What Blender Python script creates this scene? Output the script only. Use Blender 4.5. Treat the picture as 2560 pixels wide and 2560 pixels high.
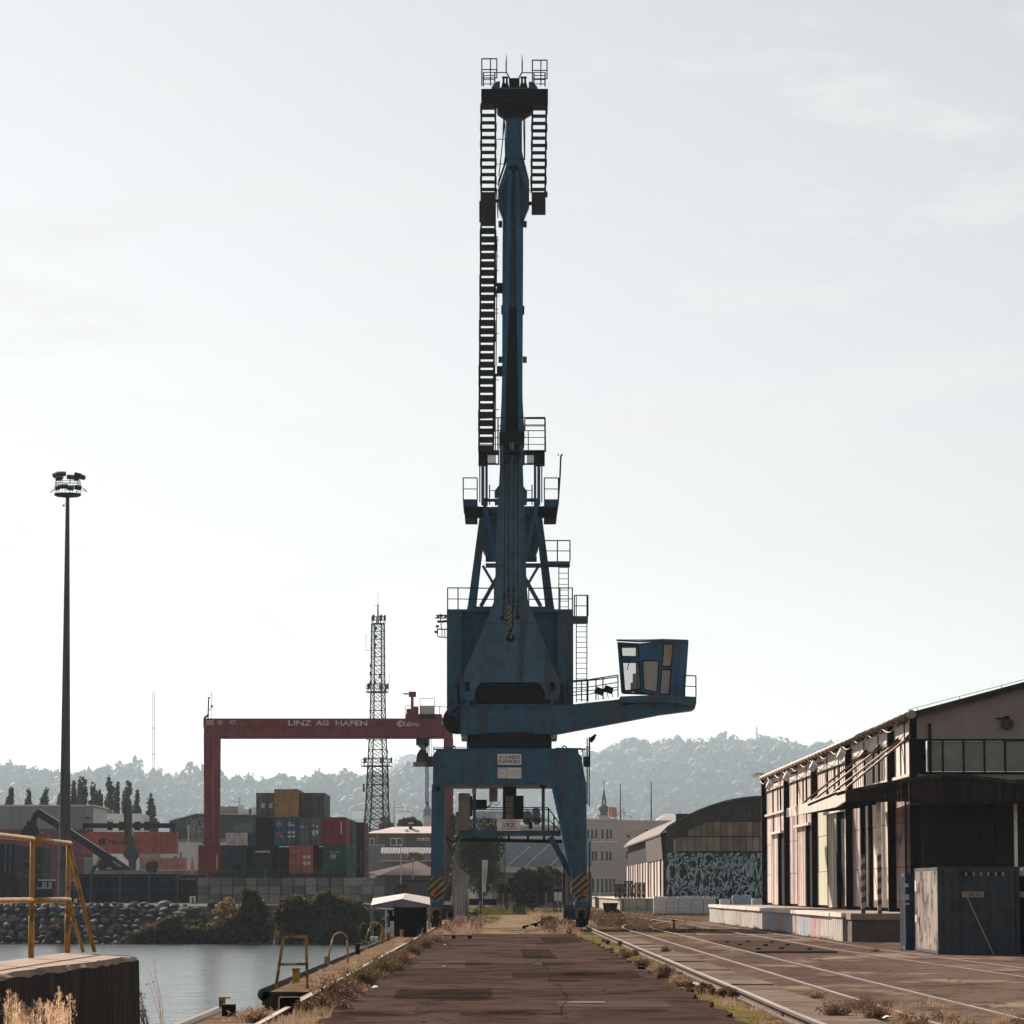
import bpy, math, random
import numpy as np
from mathutils import Vector, Matrix

for _o in list(bpy.data.objects):
    bpy.data.objects.remove(_o, do_unlink=True)
SC = bpy.context.scene
COL = SC.collection
R = math.radians
random.seed(7)

# ------------------------------------------------------------------ camera
FPX, W0 = 9150.0, 2560.0                      # focal length in photo pixels, photo width
CAMZ = 1.90
PITCH = math.atan((2228.0 - 1280.0) / FPX)
YAW = -math.atan((1280.0 - 1255.0) / FPX)
cam_d = bpy.data.cameras.new('camera')
cam_d.sensor_width = 36.0
cam_d.lens = 36.0 * FPX / W0
cam_d.clip_start, cam_d.clip_end = 0.5, 20000.0
cam = bpy.data.objects.new('camera', cam_d)
COL.objects.link(cam)
cam.location = (0, 0, CAMZ)
cam.rotation_euler = (R(90) + PITCH, 0, YAW)
SC.camera = cam
CAMR = (Matrix.Rotation(YAW, 3, 'Z') @ Matrix.Rotation(R(90) + PITCH, 3, 'X'))

# ------------------------------------------------------------------ light
SUN_AZ, SUN_EL = R(27), R(31)                 # azimuth counted from +Y (ahead) to the left
world = bpy.data.worlds.new('World')
SC.world = world
world.use_nodes = True
wn, wl = world.node_tree.nodes, world.node_tree.links
wn.clear()
wo = wn.new('ShaderNodeOutputWorld')
bg = wn.new('ShaderNodeBackground')
sky = wn.new('ShaderNodeTexSky')
sky.sky_type = 'NISHITA'
sky.sun_disc = False
sky.sun_elevation = SUN_EL
sky.sun_rotation = -SUN_AZ
sky.altitude = 260
sky.air_density, sky.dust_density, sky.ozone_density = 1.0, 0.6, 1.0
hs = wn.new('ShaderNodeHueSaturation')
hs.inputs['Saturation'].default_value = 0.28
wl.new(sky.outputs[0], hs.inputs['Color'])
# thin wisps of cloud, spread over the sky
tc = wn.new('ShaderNodeTexCoord')
mp = wn.new('ShaderNodeMapping')
mp.inputs['Scale'].default_value = (9.0, 9.0, 34.0)
mp.inputs['Location'].default_value = (7.47, 6.03, 2.73)
wl.new(tc.outputs['Generated'], mp.inputs['Vector'])
nz = wn.new('ShaderNodeTexNoise')
nz.inputs['Scale'].default_value = 1.5
nz.inputs['Detail'].default_value = 9
nz.inputs['Roughness'].default_value = 0.62
wl.new(mp.outputs[0], nz.inputs['Vector'])
cr = wn.new('ShaderNodeValToRGB')
cr.color_ramp.elements[0].position = 0.53
cr.color_ramp.elements[0].color = (0, 0, 0, 1)
cr.color_ramp.elements[1].position = 0.72
cr.color_ramp.elements[1].color = (1, 1, 1, 1)
wl.new(nz.outputs['Fac'], cr.inputs['Fac'])
cm = wn.new('ShaderNodeMix')
cm.data_type = 'RGBA'
cm.inputs['B'].default_value = (9.0, 8.8, 8.6, 1)
wl.new(cr.outputs['Color'], cm.inputs['Factor'])
tn = wn.new('ShaderNodeMix')
tn.data_type = 'RGBA'
tn.blend_type = 'MULTIPLY'
tn.inputs['Factor'].default_value = 1.0
tn.inputs['B'].default_value = (1.0, 0.985, 0.952, 1)
wl.new(hs.outputs['Color'], tn.inputs['A'])
wl.new(tn.outputs['Result'], cm.inputs['A'])
wl.new(cm.outputs['Result'], bg.inputs['Color'])
bg.inputs['Strength'].default_value = 0.051
wl.new(bg.outputs[0], wo.inputs['Surface'])

sun_d = bpy.data.lights.new('sun', 'SUN')
sun_d.energy = 5.0
sun_d.angle = R(0.55)
sun_d.color = (1.0, 0.86, 0.74)
sun = bpy.data.objects.new('sun', sun_d)
COL.objects.link(sun)
SUND = Vector((-math.sin(SUN_AZ) * math.cos(SUN_EL), math.cos(SUN_AZ) * math.cos(SUN_EL), math.sin(SUN_EL)))
sun.rotation_euler = SUND.to_track_quat('Z', 'Y').to_euler()
sun.location = (-60, 160, 120)

HAZE = 0.000056
SC.view_settings.view_transform = 'Standard'
SC.view_settings.look = 'None'
SC.view_settings.exposure = 0.85
SC.view_settings.gamma = 1.0
SC.render.engine = 'CYCLES'
SC.cycles.use_denoising = True
SC.cycles.max_bounces = 6
SC.cycles.transparent_max_bounces = 12
SC.cycles.volume_bounces = 0
SC.cycles.caustics_reflective = False
SC.cycles.caustics_refractive = False


# ------------------------------------------------------------------ placing
def P(px, py, Y):
    """Point of the place seen at photo pixel (px, py), Y metres ahead."""
    d = CAMR @ Vector(((px - 1280.0) / FPX, (1280.0 - py) / FPX, -1.0))
    t = Y / d.y
    return Vector((d.x * t, Y, CAMZ + d.z * t))


def G(px, py, z=0.0):
    d = CAMR @ Vector(((px - 1280.0) / FPX, (1280.0 - py) / FPX, -1.0))
    t = (z - CAMZ) / d.z
    return Vector((d.x * t, d.y * t, z))


ORG = {}                                       # world origin of each object


def tag(o, label=None, cat=None, group=None, kind=None):
    if label: o['label'] = label
    if cat: o['category'] = cat
    if group: o['group'] = group
    if kind: o['kind'] = kind
    return o


def thing(name, loc, label, cat, group=None):
    o = bpy.data.objects.new(name, None)
    COL.objects.link(o)
    o.location = loc
    o.empty_display_size = 0.3
    ORG[o] = Vector(loc)
    return tag(o, label, cat, group)


def _adopt(o, parent):
    if parent is not None:
        o.parent = parent
        o.matrix_parent_inverse = Matrix.Translation(-ORG[parent])


class MB:
    """Collects simple solids; obj() links them as one mesh object."""

    def __init__(self):
        self.v, self.f, self.mi = [], [], []

    def add(self, vs, fs, m=0):
        n = len(self.v)
        self.v += [tuple(v) for v in vs]
        self.f += [tuple(i + n for i in f) for f in fs]
        self.mi += [m] * len(fs)
        return self

    def box(self, c, s, rot=None, m=0):
        c = Vector(c)
        vs = []
        for dz in (-.5, .5):
            for dx, dy in ((-.5, -.5), (.5, -.5), (.5, .5), (-.5, .5)):
                q = Vector((dx * s[0], dy * s[1], dz * s[2]))
                vs.append(c + (rot @ q if rot is not None else q))
        return self.add(vs, [(0, 3, 2, 1), (4, 5, 6, 7), (0, 1, 5, 4), (1, 2, 6, 5), (2, 3, 7, 6), (3, 0, 4, 7)], m)

    def bb(self, x0, x1, y0, y1, z0, z1, m=0):
        return self.box(((x0 + x1) / 2, (y0 + y1) / 2, (z0 + z1) / 2), (x1 - x0, y1 - y0, z1 - z0), None, m)

    def bar(self, a, b, w, h=None, m=0, up=(0, 0, 1)):
        a, b = Vector(a), Vector(b)
        h = w if h is None else h
        d = (b - a)
        L = d.length
        if L < 1e-6: return self
        d /= L
        u = Vector(up)
        if abs(d.dot(u)) > 0.98: u = Vector((0, 1, 0))
        s = d.cross(u).normalized()
        t = s.cross(d).normalized()
        vs = []
        for p in (a, b):
            for i, j in ((-1, -1), (1, -1), (1, 1), (-1, 1)):
                vs.append(p + s * (i * w / 2) + t * (j * h / 2))
        return self.add(vs, [(0, 3, 2, 1), (4, 5, 6, 7), (0, 1, 5, 4), (1, 2, 6, 5), (2, 3, 7, 6), (3, 0, 4, 7)], m)

    def tube(self, a, b, r0, r1=None, n=8, m=0):
        a, b = Vector(a), Vector(b)
        r1 = r0 if r1 is None else r1
        d = (b - a)
        if d.length < 1e-6: return self
        d.normalize()
        u = Vector((0, 0, 1)) if abs(d.z) < .95 else Vector((1, 0, 0))
        s = d.cross(u).normalized()
        t = s.cross(d)
        vs = []
        for p, r in ((a, r0), (b, r1)):
            for k in range(n):
                q = 2 * math.pi * k / n
                vs.append(p + (s * math.cos(q) + t * math.sin(q)) * r)
        fs = [(k, (k + 1) % n, n + (k + 1) % n, n + k) for k in range(n)]
        fs += [tuple(range(n - 1, -1, -1)), tuple(range(n, 2 * n))]
        return self.add(vs, fs, m)

    def path(self, pts, r, n=6, m=0):
        pts = [Vector(p) for p in pts]
        for a, b in zip(pts[:-1], pts[1:]):
            d = (b - a).normalized() * (r * .35)
            self.tube(a - d, b + d, r, r, n, m)
        return self

    def prism(self, poly, vec, m=0):
        vec = Vector(vec)
        n = len(poly)
        a = [Vector(p) for p in poly]
        vs = a + [p + vec for p in a]
        fs = [tuple(range(n)), tuple(range(2 * n - 1, n - 1, -1))]
        fs += [(k, n + k, n + (k + 1) % n, (k + 1) % n) for k in range(n)]
        return self.add(vs, fs, m)

    def pp(self, poly, Y, d, m=0):
        """Polygon read in photo pixels at depth Y (number or function of py), d metres thick."""
        fn = Y if callable(Y) else (lambda q: Y)
        return self.prism([P(x, y, fn(y)) for x, y in poly], (0, d, 0), m)

    def rect(self, x0, x1, y0, y1, Y, d, m=0):
        a, b = P(x0, y1, Y), P(x1, y0, Y)
        return self.bb(a.x, b.x, Y, Y + d, a.z, b.z, m)

    def mesh(self, name, mats):
        me = bpy.data.meshes.new(name)
        me.from_pydata([tuple(v) for v in self.v], [], self.f)
        for q in (mats if isinstance(mats, (list, tuple)) else [mats]):
            me.materials.append(q)
        if any(self.mi):
            me.polygons.foreach_set('material_index', self.mi)
        me.update()
        return me

    def obj(self, name, mats, parent=None, base=None, smooth=False, fix=True):
        org = Vector((0, 0, 0))
        if self.v and parent is None:
            a = np.array([tuple(v) for v in self.v])
            lo, hi = a.min(0), a.max(0)
            org = Vector(base) if base is not None else Vector(((lo[0] + hi[0]) / 2, (lo[1] + hi[1]) / 2, lo[2]))
            self.v = [tuple(Vector(v) - org) for v in self.v]
        me = self.mesh(name, mats)
        if fix and len(self.f) < 4000:
            import bmesh
            bm = bmesh.new()
            bm.from_mesh(me)
            bmesh.ops.recalc_face_normals(bm, faces=bm.faces)
            bm.to_mesh(me)
            bm.free()
        if smooth:
            me.polygons.foreach_set('use_smooth', [True] * len(me.polygons))
        o = bpy.data.objects.new(name, me)
        COL.objects.link(o)
        o.location = org
        ORG[o] = org
        _adopt(o, parent)
        return o


def inst(me, name, parent, loc, rot=(0, 0, 0), scale=(1, 1, 1)):
    o = bpy.data.objects.new(name, me)
    COL.objects.link(o)
    o.location, o.rotation_euler, o.scale = loc, rot, scale
    ORG[o] = Vector(loc)
    _adopt(o, parent)
    return o


def quads(name, Q, mat, parent=None, base=None, mi=None):
    """numpy (N,4,3) quads to one mesh object."""
    Q = np.asarray(Q, dtype=np.float32)
    n = len(Q)
    org = np.zeros(3, dtype=np.float32) if base is None or parent is not None else np.array(base, dtype=np.float32)
    me = bpy.data.meshes.new(name)
    me.vertices.add(n * 4)
    me.vertices.foreach_set('co', (Q - org).reshape(-1))
    me.loops.add(n * 4)
    me.loops.foreach_set('vertex_index', np.arange(n * 4, dtype=np.int32))
    me.polygons.add(n)
    me.polygons.foreach_set('loop_start', np.arange(0, n * 4, 4, dtype=np.int32))
    for q in (mat if isinstance(mat, (list, tuple)) else [mat]):
        me.materials.append(q)
    if mi is not None:
        me.polygons.foreach_set('material_index', np.asarray(mi, dtype=np.int32))
    me.update(calc_edges=True)
    o = bpy.data.objects.new(name, me)
    COL.objects.link(o)
    o.location = tuple(float(x) for x in org)
    ORG[o] = Vector(o.location)
    _adopt(o, parent)
    return o


def text(s, a, width, height, mat, parent, name='lettering', right=(1, 0, 0), up=(0, 0, 1), bold=0.0, sub=None):
    """Lettering whose left-bottom corner is a, fitted into width x height, standing 6 mm proud."""
    cu = bpy.data.curves.new('t', 'FONT')
    cu.body = s
    cu.extrude = 0.002
    cu.offset = bold
    cu.resolution_u = 2
    tmp = bpy.data.objects.new('t', cu)
    me = bpy.data.meshes.new_from_object(tmp)
    bpy.data.objects.remove(tmp)
    bpy.data.curves.remove(cu)
    n = len(me.vertices)
    co = np.empty(n * 3, dtype=np.float32)
    me.vertices.foreach_get('co', co)
    co = co.reshape(-1, 3)
    lo, hi = co.min(0), co.max(0)
    r, u = Vector(right).normalized(), Vector(up).normalized()
    nn = r.cross(u)
    a = Vector(a) + nn * 0.006
    x = (co[:, 0] - lo[0]) / max(hi[0] - lo[0], 1e-6) * width
    y = (co[:, 1] - lo[1]) / max(hi[1] - lo[1], 1e-6) * height
    out = np.outer(x, np.array(r)) + np.outer(y, np.array(u)) + np.outer(co[:, 2], np.array(nn)) + np.array(a)
    me.vertices.foreach_set('co', out.astype(np.float32).reshape(-1))
    me.materials.clear()
    me.materials.append(mat)
    me.name = name
    me.update()
    o = bpy.data.objects.new(name, me)
    COL.objects.link(o)
    ORG[o] = Vector((0, 0, 0))
    _adopt(o, parent)
    return o


# ------------------------------------------------------------------ materials
MATS = {}


def mat(name, c1, c2=None, scale=2.0, rough=0.7, metal=0.0, bump=0.0, bscale=20.0, streak=None, sfac=0.5,
        sscale=3.0, vary=0.0, spec=0.22, patch=None, pfac=0.5, pscale=0.6, stretch=(1, 1, 1), trans=0.0, coord='pos'):
    """Plain procedural surface: two tones, optional vertical streaks, patches, bump and per-object variation."""
    if name in MATS: return MATS[name]
    m = bpy.data.materials.new(name)
    m.use_nodes = True
    nt = m.node_tree
    N, L = nt.nodes, nt.links
    b = N['Principled BSDF']
    b.inputs['Roughness'].default_value = rough
    b.inputs['Metallic'].default_value = metal
    b.inputs['Specular IOR Level'].default_value = spec
    pos = N.new('ShaderNodeNewGeometry').outputs['Position'] if coord == 'pos' else N.new('ShaderNodeTexCoord').outputs['Object']

    def noise(sc, vec=None, det=6.0, ro=.6):
        mpn = N.new('ShaderNodeMapping')
        mpn.inputs['Scale'].default_value = vec or (1, 1, 1)
        L.new(pos, mpn.inputs['Vector'])
        n = N.new('ShaderNodeTexNoise')
        n.inputs['Scale'].default_value = sc
        n.inputs['Detail'].default_value = det
        n.inputs['Roughness'].default_value = ro
        L.new(mpn.outputs[0], n.inputs['Vector'])
        return n.outputs['Fac']

    def ramp(sock, a, bb):
        r = N.new('ShaderNodeValToRGB')
        r.color_ramp.elements[0].position, r.color_ramp.elements[1].position = a, bb
        L.new(sock, r.inputs['Fac'])
        return r.outputs['Color']

    def mix(fac, A, B, mode='MIX'):
        x = N.new('ShaderNodeMix')
        x.data_type = 'RGBA'
        x.blend_type = mode
        for k, q in (('Factor', fac), ('A', A), ('B', B)):
            if hasattr(q, 'links') or hasattr(q, 'is_linked'):
                L.new(q, x.inputs[k])
            elif k == 'Factor':
                x.inputs[k].default_value = q
            else:
                x.inputs[k].default_value = (*q[:3], 1)
        return x.outputs['Result']

    cv = lambda c: tuple(1.1 * x ** 1.25 for x in c) if c else c
    if c2 is None: c2 = tuple(x * .75 for x in c1)
    c1, c2, streak, patch = cv(c1), cv(c2), cv(streak), cv(patch)
    col = mix(ramp(noise(scale, stretch), .32, .68), c1, c2)
    if patch:
        f = ramp(noise(pscale, None, 7, .65), .52, .60)
        mm = N.new('ShaderNodeMath'); mm.operation = 'MULTIPLY'; mm.inputs[1].default_value = pfac
        L.new(f, mm.inputs[0])
        col = mix(mm.outputs[0], col, patch)
    if streak:
        f = ramp(noise(sscale, (1, 1, .07), 6, .65), .47, .60)
        mm = N.new('ShaderNodeMath'); mm.operation = 'MULTIPLY'; mm.inputs[1].default_value = sfac
        L.new(f, mm.inputs[0])
        col = mix(mm.outputs[0], col, streak)
    if vary:
        oi = N.new('ShaderNodeObjectInfo')
        mr = N.new('ShaderNodeMapRange')
        mr.inputs['To Min'].default_value = 1 - vary
        mr.inputs['To Max'].default_value = 1 + vary
        L.new(oi.outputs['Random'], mr.inputs['Value'])
        hv = N.new('ShaderNodeHueSaturation')
        L.new(mr.outputs[0], hv.inputs['Value'])
        L.new(col, hv.inputs['Color'])
        col = hv.outputs['Color']
    L.new(col, b.inputs['Base Color'])
    if bump:
        bn = N.new('ShaderNodeBump')
        bn.inputs['Strength'].default_value = bump
        bn.inputs['Distance'].default_value = .02
        L.new(noise(bscale, None, 8, .6), bn.inputs['Height'])
        L.new(bn.outputs[0], b.inputs['Normal'])
    if trans:
        tr = N.new('ShaderNodeBsdfTranslucent')
        L.new(col, tr.inputs['Color'])
        ms = N.new('ShaderNodeMixShader')
        ms.inputs[0].default_value = trans
        L.new(b.outputs[0], ms.inputs[1])
        L.new(tr.outputs[0], ms.inputs[2])
        L.new(ms.outputs[0], N['Material Output'].inputs['Surface'])
    MATS[name] = m
    return m


def stripes(name, ca, cb, period, ang=45, axis='xz'):
    """Two paint colours in diagonal bands, laid out in metres on the surface."""
    m = bpy.data.materials.new(name)
    m.use_nodes = True
    N, L = m.node_tree.nodes, m.node_tree.links
    b = N['Principled BSDF']
    b.inputs['Roughness'].default_value = .6
    g = N.new('ShaderNodeNewGeometry')
    dt = N.new('ShaderNodeVectorMath'); dt.operation = 'DOT_PRODUCT'
    c, s = math.cos(R(ang)) / period, math.sin(R(ang)) / period
    dt.inputs[1].default_value = (c, c * .4, -s)
    L.new(g.outputs['Position'], dt.inputs[0])
    fr = N.new('ShaderNodeMath'); fr.operation = 'FRACT'
    L.new(dt.outputs['Value'], fr.inputs[0])
    gt = N.new('ShaderNodeMath'); gt.operation = 'GREATER_THAN'; gt.inputs[1].default_value = .5
    L.new(fr.outputs[0], gt.inputs[0])
    x = N.new('ShaderNodeMix'); x.data_type = 'RGBA'
    x.inputs['A'].default_value, x.inputs['B'].default_value = (*ca, 1), (*cb, 1)
    L.new(gt.outputs[0], x.inputs['Factor'])
    nz_ = N.new('ShaderNodeTexNoise'); nz_.inputs['Scale'].default_value = 6; nz_.inputs['Detail'].default_value = 6
    L.new(g.outputs['Position'], nz_.inputs['Vector'])
    y = N.new('ShaderNodeMix'); y.data_type = 'RGBA'; y.blend_type = 'MULTIPLY'; y.inputs['Factor'].default_value = .6
    L.new(x.outputs['Result'], y.inputs['A']); L.new(nz_.outputs['Fac'], y.inputs['B'])
    L.new(y.outputs['Result'], b.inputs['Base Color'])
    MATS[name] = m
    return m


def glass(name, tint=(.35, .38, .38), rough=.12, alpha=.55):
    m = bpy.data.materials.new(name)
    m.use_nodes = True
    N, L = m.node_tree.nodes, m.node_tree.links
    b = N['Principled BSDF']
    b.inputs['Base Color'].default_value = (*tint, 1)
    b.inputs['Roughness'].default_value = rough
    b.inputs['Alpha'].default_value = alpha
    MATS[name] = m
    return m


BLUE = mat('crane_blue_paint', (.056, .162, .240), (.044, .128, .190), scale=.9, rough=.55, bump=.05, bscale=9,
           streak=(.085, .06, .05), sfac=.55, sscale=1.3, patch=(.10, .055, .035), pfac=.5, pscale=2.2)
BLUE2 = mat('crane_blue_panel', (.042, .168, .295), (.032, .126, .225), scale=.7, rough=.5, bump=.05, bscale=9,
            streak=(.05, .06, .07), sfac=.6, sscale=1.2, patch=(.10, .055, .035), pfac=.35, pscale=2.6)
JIBM = mat('jib_grey_blue_paint', (.10, .180, .240), (.084, .152, .205), scale=.9, rough=.6, bump=.05, bscale=9, streak=(.06, .06, .06), sfac=.55, sscale=1.4, patch=(.11, .065, .045), pfac=.45, pscale=2.4)
DARK = mat('dark_steel', (.011, .011, .012), (.022, .018, .016), scale=2.2, rough=.7, bump=.1, spec=.12)
TREADM = mat('worn_grating', (.050, .044, .038), (.025, .022, .02), scale=3, rough=.7, stretch=(.3, 1, 8), bump=.3, bscale=30)
BLACK = mat('black_rubber', (.008, .008, .008), (.016, .015, .014), rough=.9, spec=.08)
GREYBOX = mat('beige_cabinet_paint', (.30, .28, .23), (.23, .21, .17), rough=.6, streak=(.10, .08, .06), sfac=.4)
YELLOW = mat('worn_yellow_paint', (.52, .30, .06), (.40, .22, .045), scale=3, rough=.32, patch=(.14, .07, .03), pfac=.7, pscale=5, bump=.1)
YELLOW2 = mat('faded_yellow_paint', (.46, .29, .07), (.34, .21, .05), scale=4, rough=.55, patch=(.10, .06, .035), pfac=.8, pscale=4, bump=.15)
WHITE = mat('white_sign', (.78, .76, .73), (.70, .67, .63), rough=.5)
INK = mat('black_ink', (.015, .013, .012), (.02, .018, .016), rough=.7)
REDINK = mat('red_ink', (.42, .03, .02), (.38, .03, .02), rough=.6)
STEEL = mat('galvanised_steel', (.36, .36, .36), (.26, .26, .26), rough=.45, metal=.3)
GLASS = glass('tinted_glass')
CONC = mat('weathered_concrete', (.33, .30, .27), (.23, .205, .18), scale=1.2, rough=.9, bump=.35, bscale=14,
           patch=(.16, .13, .11), pfac=.6, pscale=.8)
HAZARD = stripes('hazard_paint', (.012, .012, .012), (.40, .26, .06), .26, 50)
# ================================================================== land, water, hills
RNG = np.random.default_rng(11)
ZW = -2.6                                       # water level; the quay top is 0, the far yard 0.83
ZY = 0.83
XQ = -4.55                                      # quay edge


def ground_mat():
    """Dry earth and gravel with worn grass; position-based."""
    m = bpy.data.materials.new('dry_earth')
    m.use_nodes = True
    N, L = m.node_tree.nodes, m.node_tree.links
    b = N['Principled BSDF']; b.inputs['Roughness'].default_value = 1.0; b.inputs['Specular IOR Level'].default_value = 0.0
    g = N.new('ShaderNodeNewGeometry')

    def nz(s, d=8, sc=(1, 1, 1)):
        mpp = N.new('ShaderNodeMapping'); mpp.inputs['Scale'].default_value = sc
        L.new(g.outputs['Position'], mpp.inputs['Vector'])
        n = N.new('ShaderNodeTexNoise'); n.inputs['Scale'].default_value = s; n.inputs['Detail'].default_value = d
        L.new(mpp.outputs[0], n.inputs['Vector'])
        return n.outputs['Fac']

    r = N.new('ShaderNodeValToRGB')
    e = r.color_ramp.elements
    e[0].position, e[0].color = .30, (.07, .05, .03, 1)
    e[1].position, e[1].color = .72, (.27, .20, .14, 1)
    for p_, c_ in ((.42, (.08, .076, .03, 1)), (.50, (.145, .105, .062, 1)), (.6, (.18, .133, .09, 1))):
        k = e.new(p_); k.color = c_
    L.new(nz(.35, 9, (1, .35, 1)), r.inputs['Fac'])
    x = N.new('ShaderNodeMix'); x.data_type = 'RGBA'; x.blend_type = 'MULTIPLY'; x.inputs['Factor'].default_value = .55
    r2 = N.new('ShaderNodeValToRGB'); r2.color_ramp.elements[0].position = .25; r2.color_ramp.elements[1].position = .6
    L.new(nz(6, 6), r2.inputs['Fac'])
    L.new(r.outputs['Color'], x.inputs['A']); L.new(r2.outputs['Color'], x.inputs['B'])
    L.new(x.outputs['Result'], b.inputs['Base Color'])
    bp = N.new('ShaderNodeBump'); bp.inputs['Strength'].default_value = .6; bp.inputs['Distance'].default_value = .05
    L.new(nz(9, 8), bp.inputs['Height']); L.new(bp.outputs[0], b.inputs['Normal'])
    return m


def asphalt_mat(name, ca, cb, cst, cross=True, mottled=False):
    """Aged asphalt: fine aggregate, stains and painted-in shade of uneven ground, cracks."""
    m = bpy.data.materials.new(name)
    m.use_nodes = True
    N, L = m.node_tree.nodes, m.node_tree.links
    b = N['Principled BSDF']; b.inputs['Roughness'].default_value = 1.0; b.inputs['Specular IOR Level'].default_value = 0.0
    g = N.new('ShaderNodeNewGeometry')

    def nz(s, d=6, sc=(1, 1, 1), ro=.6):
        mpp = N.new('ShaderNodeMapping'); mpp.inputs['Scale'].default_value = sc
        L.new(g.outputs['Position'], mpp.inputs['Vector'])
        n = N.new('ShaderNodeTexNoise'); n.inputs['Scale'].default_value = s; n.inputs['Detail'].default_value = d
        n.inputs['Roughness'].default_value = ro
        L.new(mpp.outputs[0], n.inputs['Vector'])
        return n.outputs['Fac']

    def rp(s, a, c):
        r = N.new('ShaderNodeValToRGB'); r.color_ramp.elements[0].position, r.color_ramp.elements[1].position = a, c
        L.new(s, r.inputs['Fac']); return r.outputs['Color']

    def mx(f, A, B, mode='MIX'):
        x = N.new('ShaderNodeMix'); x.data_type = 'RGBA'; x.blend_type = mode
        for k, q in (('Factor', f), ('A', A), ('B', B)):
            if isinstance(q, tuple): x.inputs[k].default_value = (*q, 1)
            elif isinstance(q, float): x.inputs[k].default_value = q
            else: L.new(q, x.inputs[k])
        return x.outputs['Result']

    def sc_(s, k):
        q = N.new('ShaderNodeMath'); q.operation = 'MULTIPLY'; q.inputs[1].default_value = k; L.new(s, q.inputs[0]); return q.outputs[0]
    c = mx(rp(nz(.22, 9), .35, .65), ca, cb)
    c = mx(sc_(rp(nz(45, 3), .35, .75), .55), c, tuple(x * 1.7 for x in ca))
    c = mx(sc_(rp(nz(1.0, 9, (.8, .5, 1), .7), .50, .60), .6 if cross else .35), c, cst)
    c = mx(sc_(rp(nz(.13, 9, (1.6, .5, 1), .65), .50, .54), .35), c, tuple(x * 1.5 for x in cb))
    c = mx(sc_(rp(nz(.6, 9, (.5, .28, 1), .7), .545, .62), .75 if cross else .35), c, tuple(x * .6 for x in cst))  # dark blotches stand for stains and for shade on the uneven asphalt
    if mottled:
        c = mx(sc_(rp(nz(2.3, 9, (1, .5, 1), .7), .5, .66), .6), c, (.055, .045, .04))
        c = mx(sc_(rp(nz(.3, 8, (1, .4, 1), .6), .54, .62), .7), c, (.30, .23, .17))
    v = N.new('ShaderNodeTexVoronoi'); v.feature = 'DISTANCE_TO_EDGE'; v.inputs['Scale'].default_value = .30
    wv = N.new('ShaderNodeVectorMath'); wv.operation = 'ADD'
    nn = N.new('ShaderNodeTexNoise'); nn.inputs['Scale'].default_value = .8; nn.inputs['Detail'].default_value = 5
    L.new(g.outputs['Position'], nn.inputs['Vector'])
    L.new(g.outputs['Position'], wv.inputs[0]); L.new(nn.outputs['Color'], wv.inputs[1])
    L.new(wv.outputs[0], v.inputs['Vector'])
    lt = N.new('ShaderNodeMath'); lt.operation = 'LESS_THAN'; lt.inputs[1].default_value = .008
    L.new(v.outputs['Distance'], lt.inputs[0])
    c = mx(sc_(lt.outputs[0], .8), c, (.018, .015, .013))
    L.new(c, b.inputs['Base Color'])
    bp = N.new('ShaderNodeBump'); bp.inputs['Strength'].default_value = .5; bp.inputs['Distance'].default_value = .012
    L.new(nz(30, 5), bp.inputs['Height']); L.new(bp.outputs[0], b.inputs['Normal'])
    return m


EARTH = ground_mat()
ASPH = asphalt_mat('road_asphalt', (.050, .034, .0285), (.070, .048, .040), (.022, .0148, .0125))
YARD = asphalt_mat('yard_asphalt', (.088, .064, .051), (.122, .089, .071), (.036, .026, .021), cross=False, mottled=True)
SAND = mat('sandy_path', (.34, .26, .19), (.20, .15, .105), scale=.5, rough=.95, bump=.3, patch=(.17, .15, .075), pfac=.7, pscale=.35, stretch=(1, .4, 1), spec=0)
FARLAND = mat('far_ground', (.16, .14, .11), (.10, .10, .07), scale=.02, rough=.95)


def water_mat():
    m = bpy.data.materials.new('harbour_water')
    m.use_nodes = True
    N, L = m.node_tree.nodes, m.node_tree.links
    b = N['Principled BSDF']
    b.inputs['Base Color'].default_value = (.012, .022, .024, 1)
    b.inputs['Roughness'].default_value = .16
    b.inputs['IOR'].default_value = 1.33
    g = N.new('ShaderNodeNewGeometry')
    hs_ = []
    for s, v in ((1.6, (.3, 1, 1)), (.42, (.35, 1, 1))):
        mpp = N.new('ShaderNodeMapping'); mpp.inputs['Scale'].default_value = v
        L.new(g.outputs['Position'], mpp.inputs['Vector'])
        n = N.new('ShaderNodeTexNoise'); n.inputs['Scale'].default_value = s; n.inputs['Detail'].default_value = 4
        L.new(mpp.outputs[0], n.inputs['Vector']); hs_.append(n.outputs['Fac'])
    ad = N.new('ShaderNodeMath'); ad.operation = 'MULTIPLY_ADD'; ad.inputs[1].default_value = 2.2
    L.new(hs_[1], ad.inputs[0]); L.new(hs_[0], ad.inputs[2])
    bp = N.new('ShaderNodeBump'); bp.inputs['Strength'].default_value = 1.0; bp.inputs['Distance'].default_value = .16
    L.new(ad.outputs[0], bp.inputs['Height']); L.new(bp.outputs[0], b.inputs['Normal'])
    return m


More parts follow.
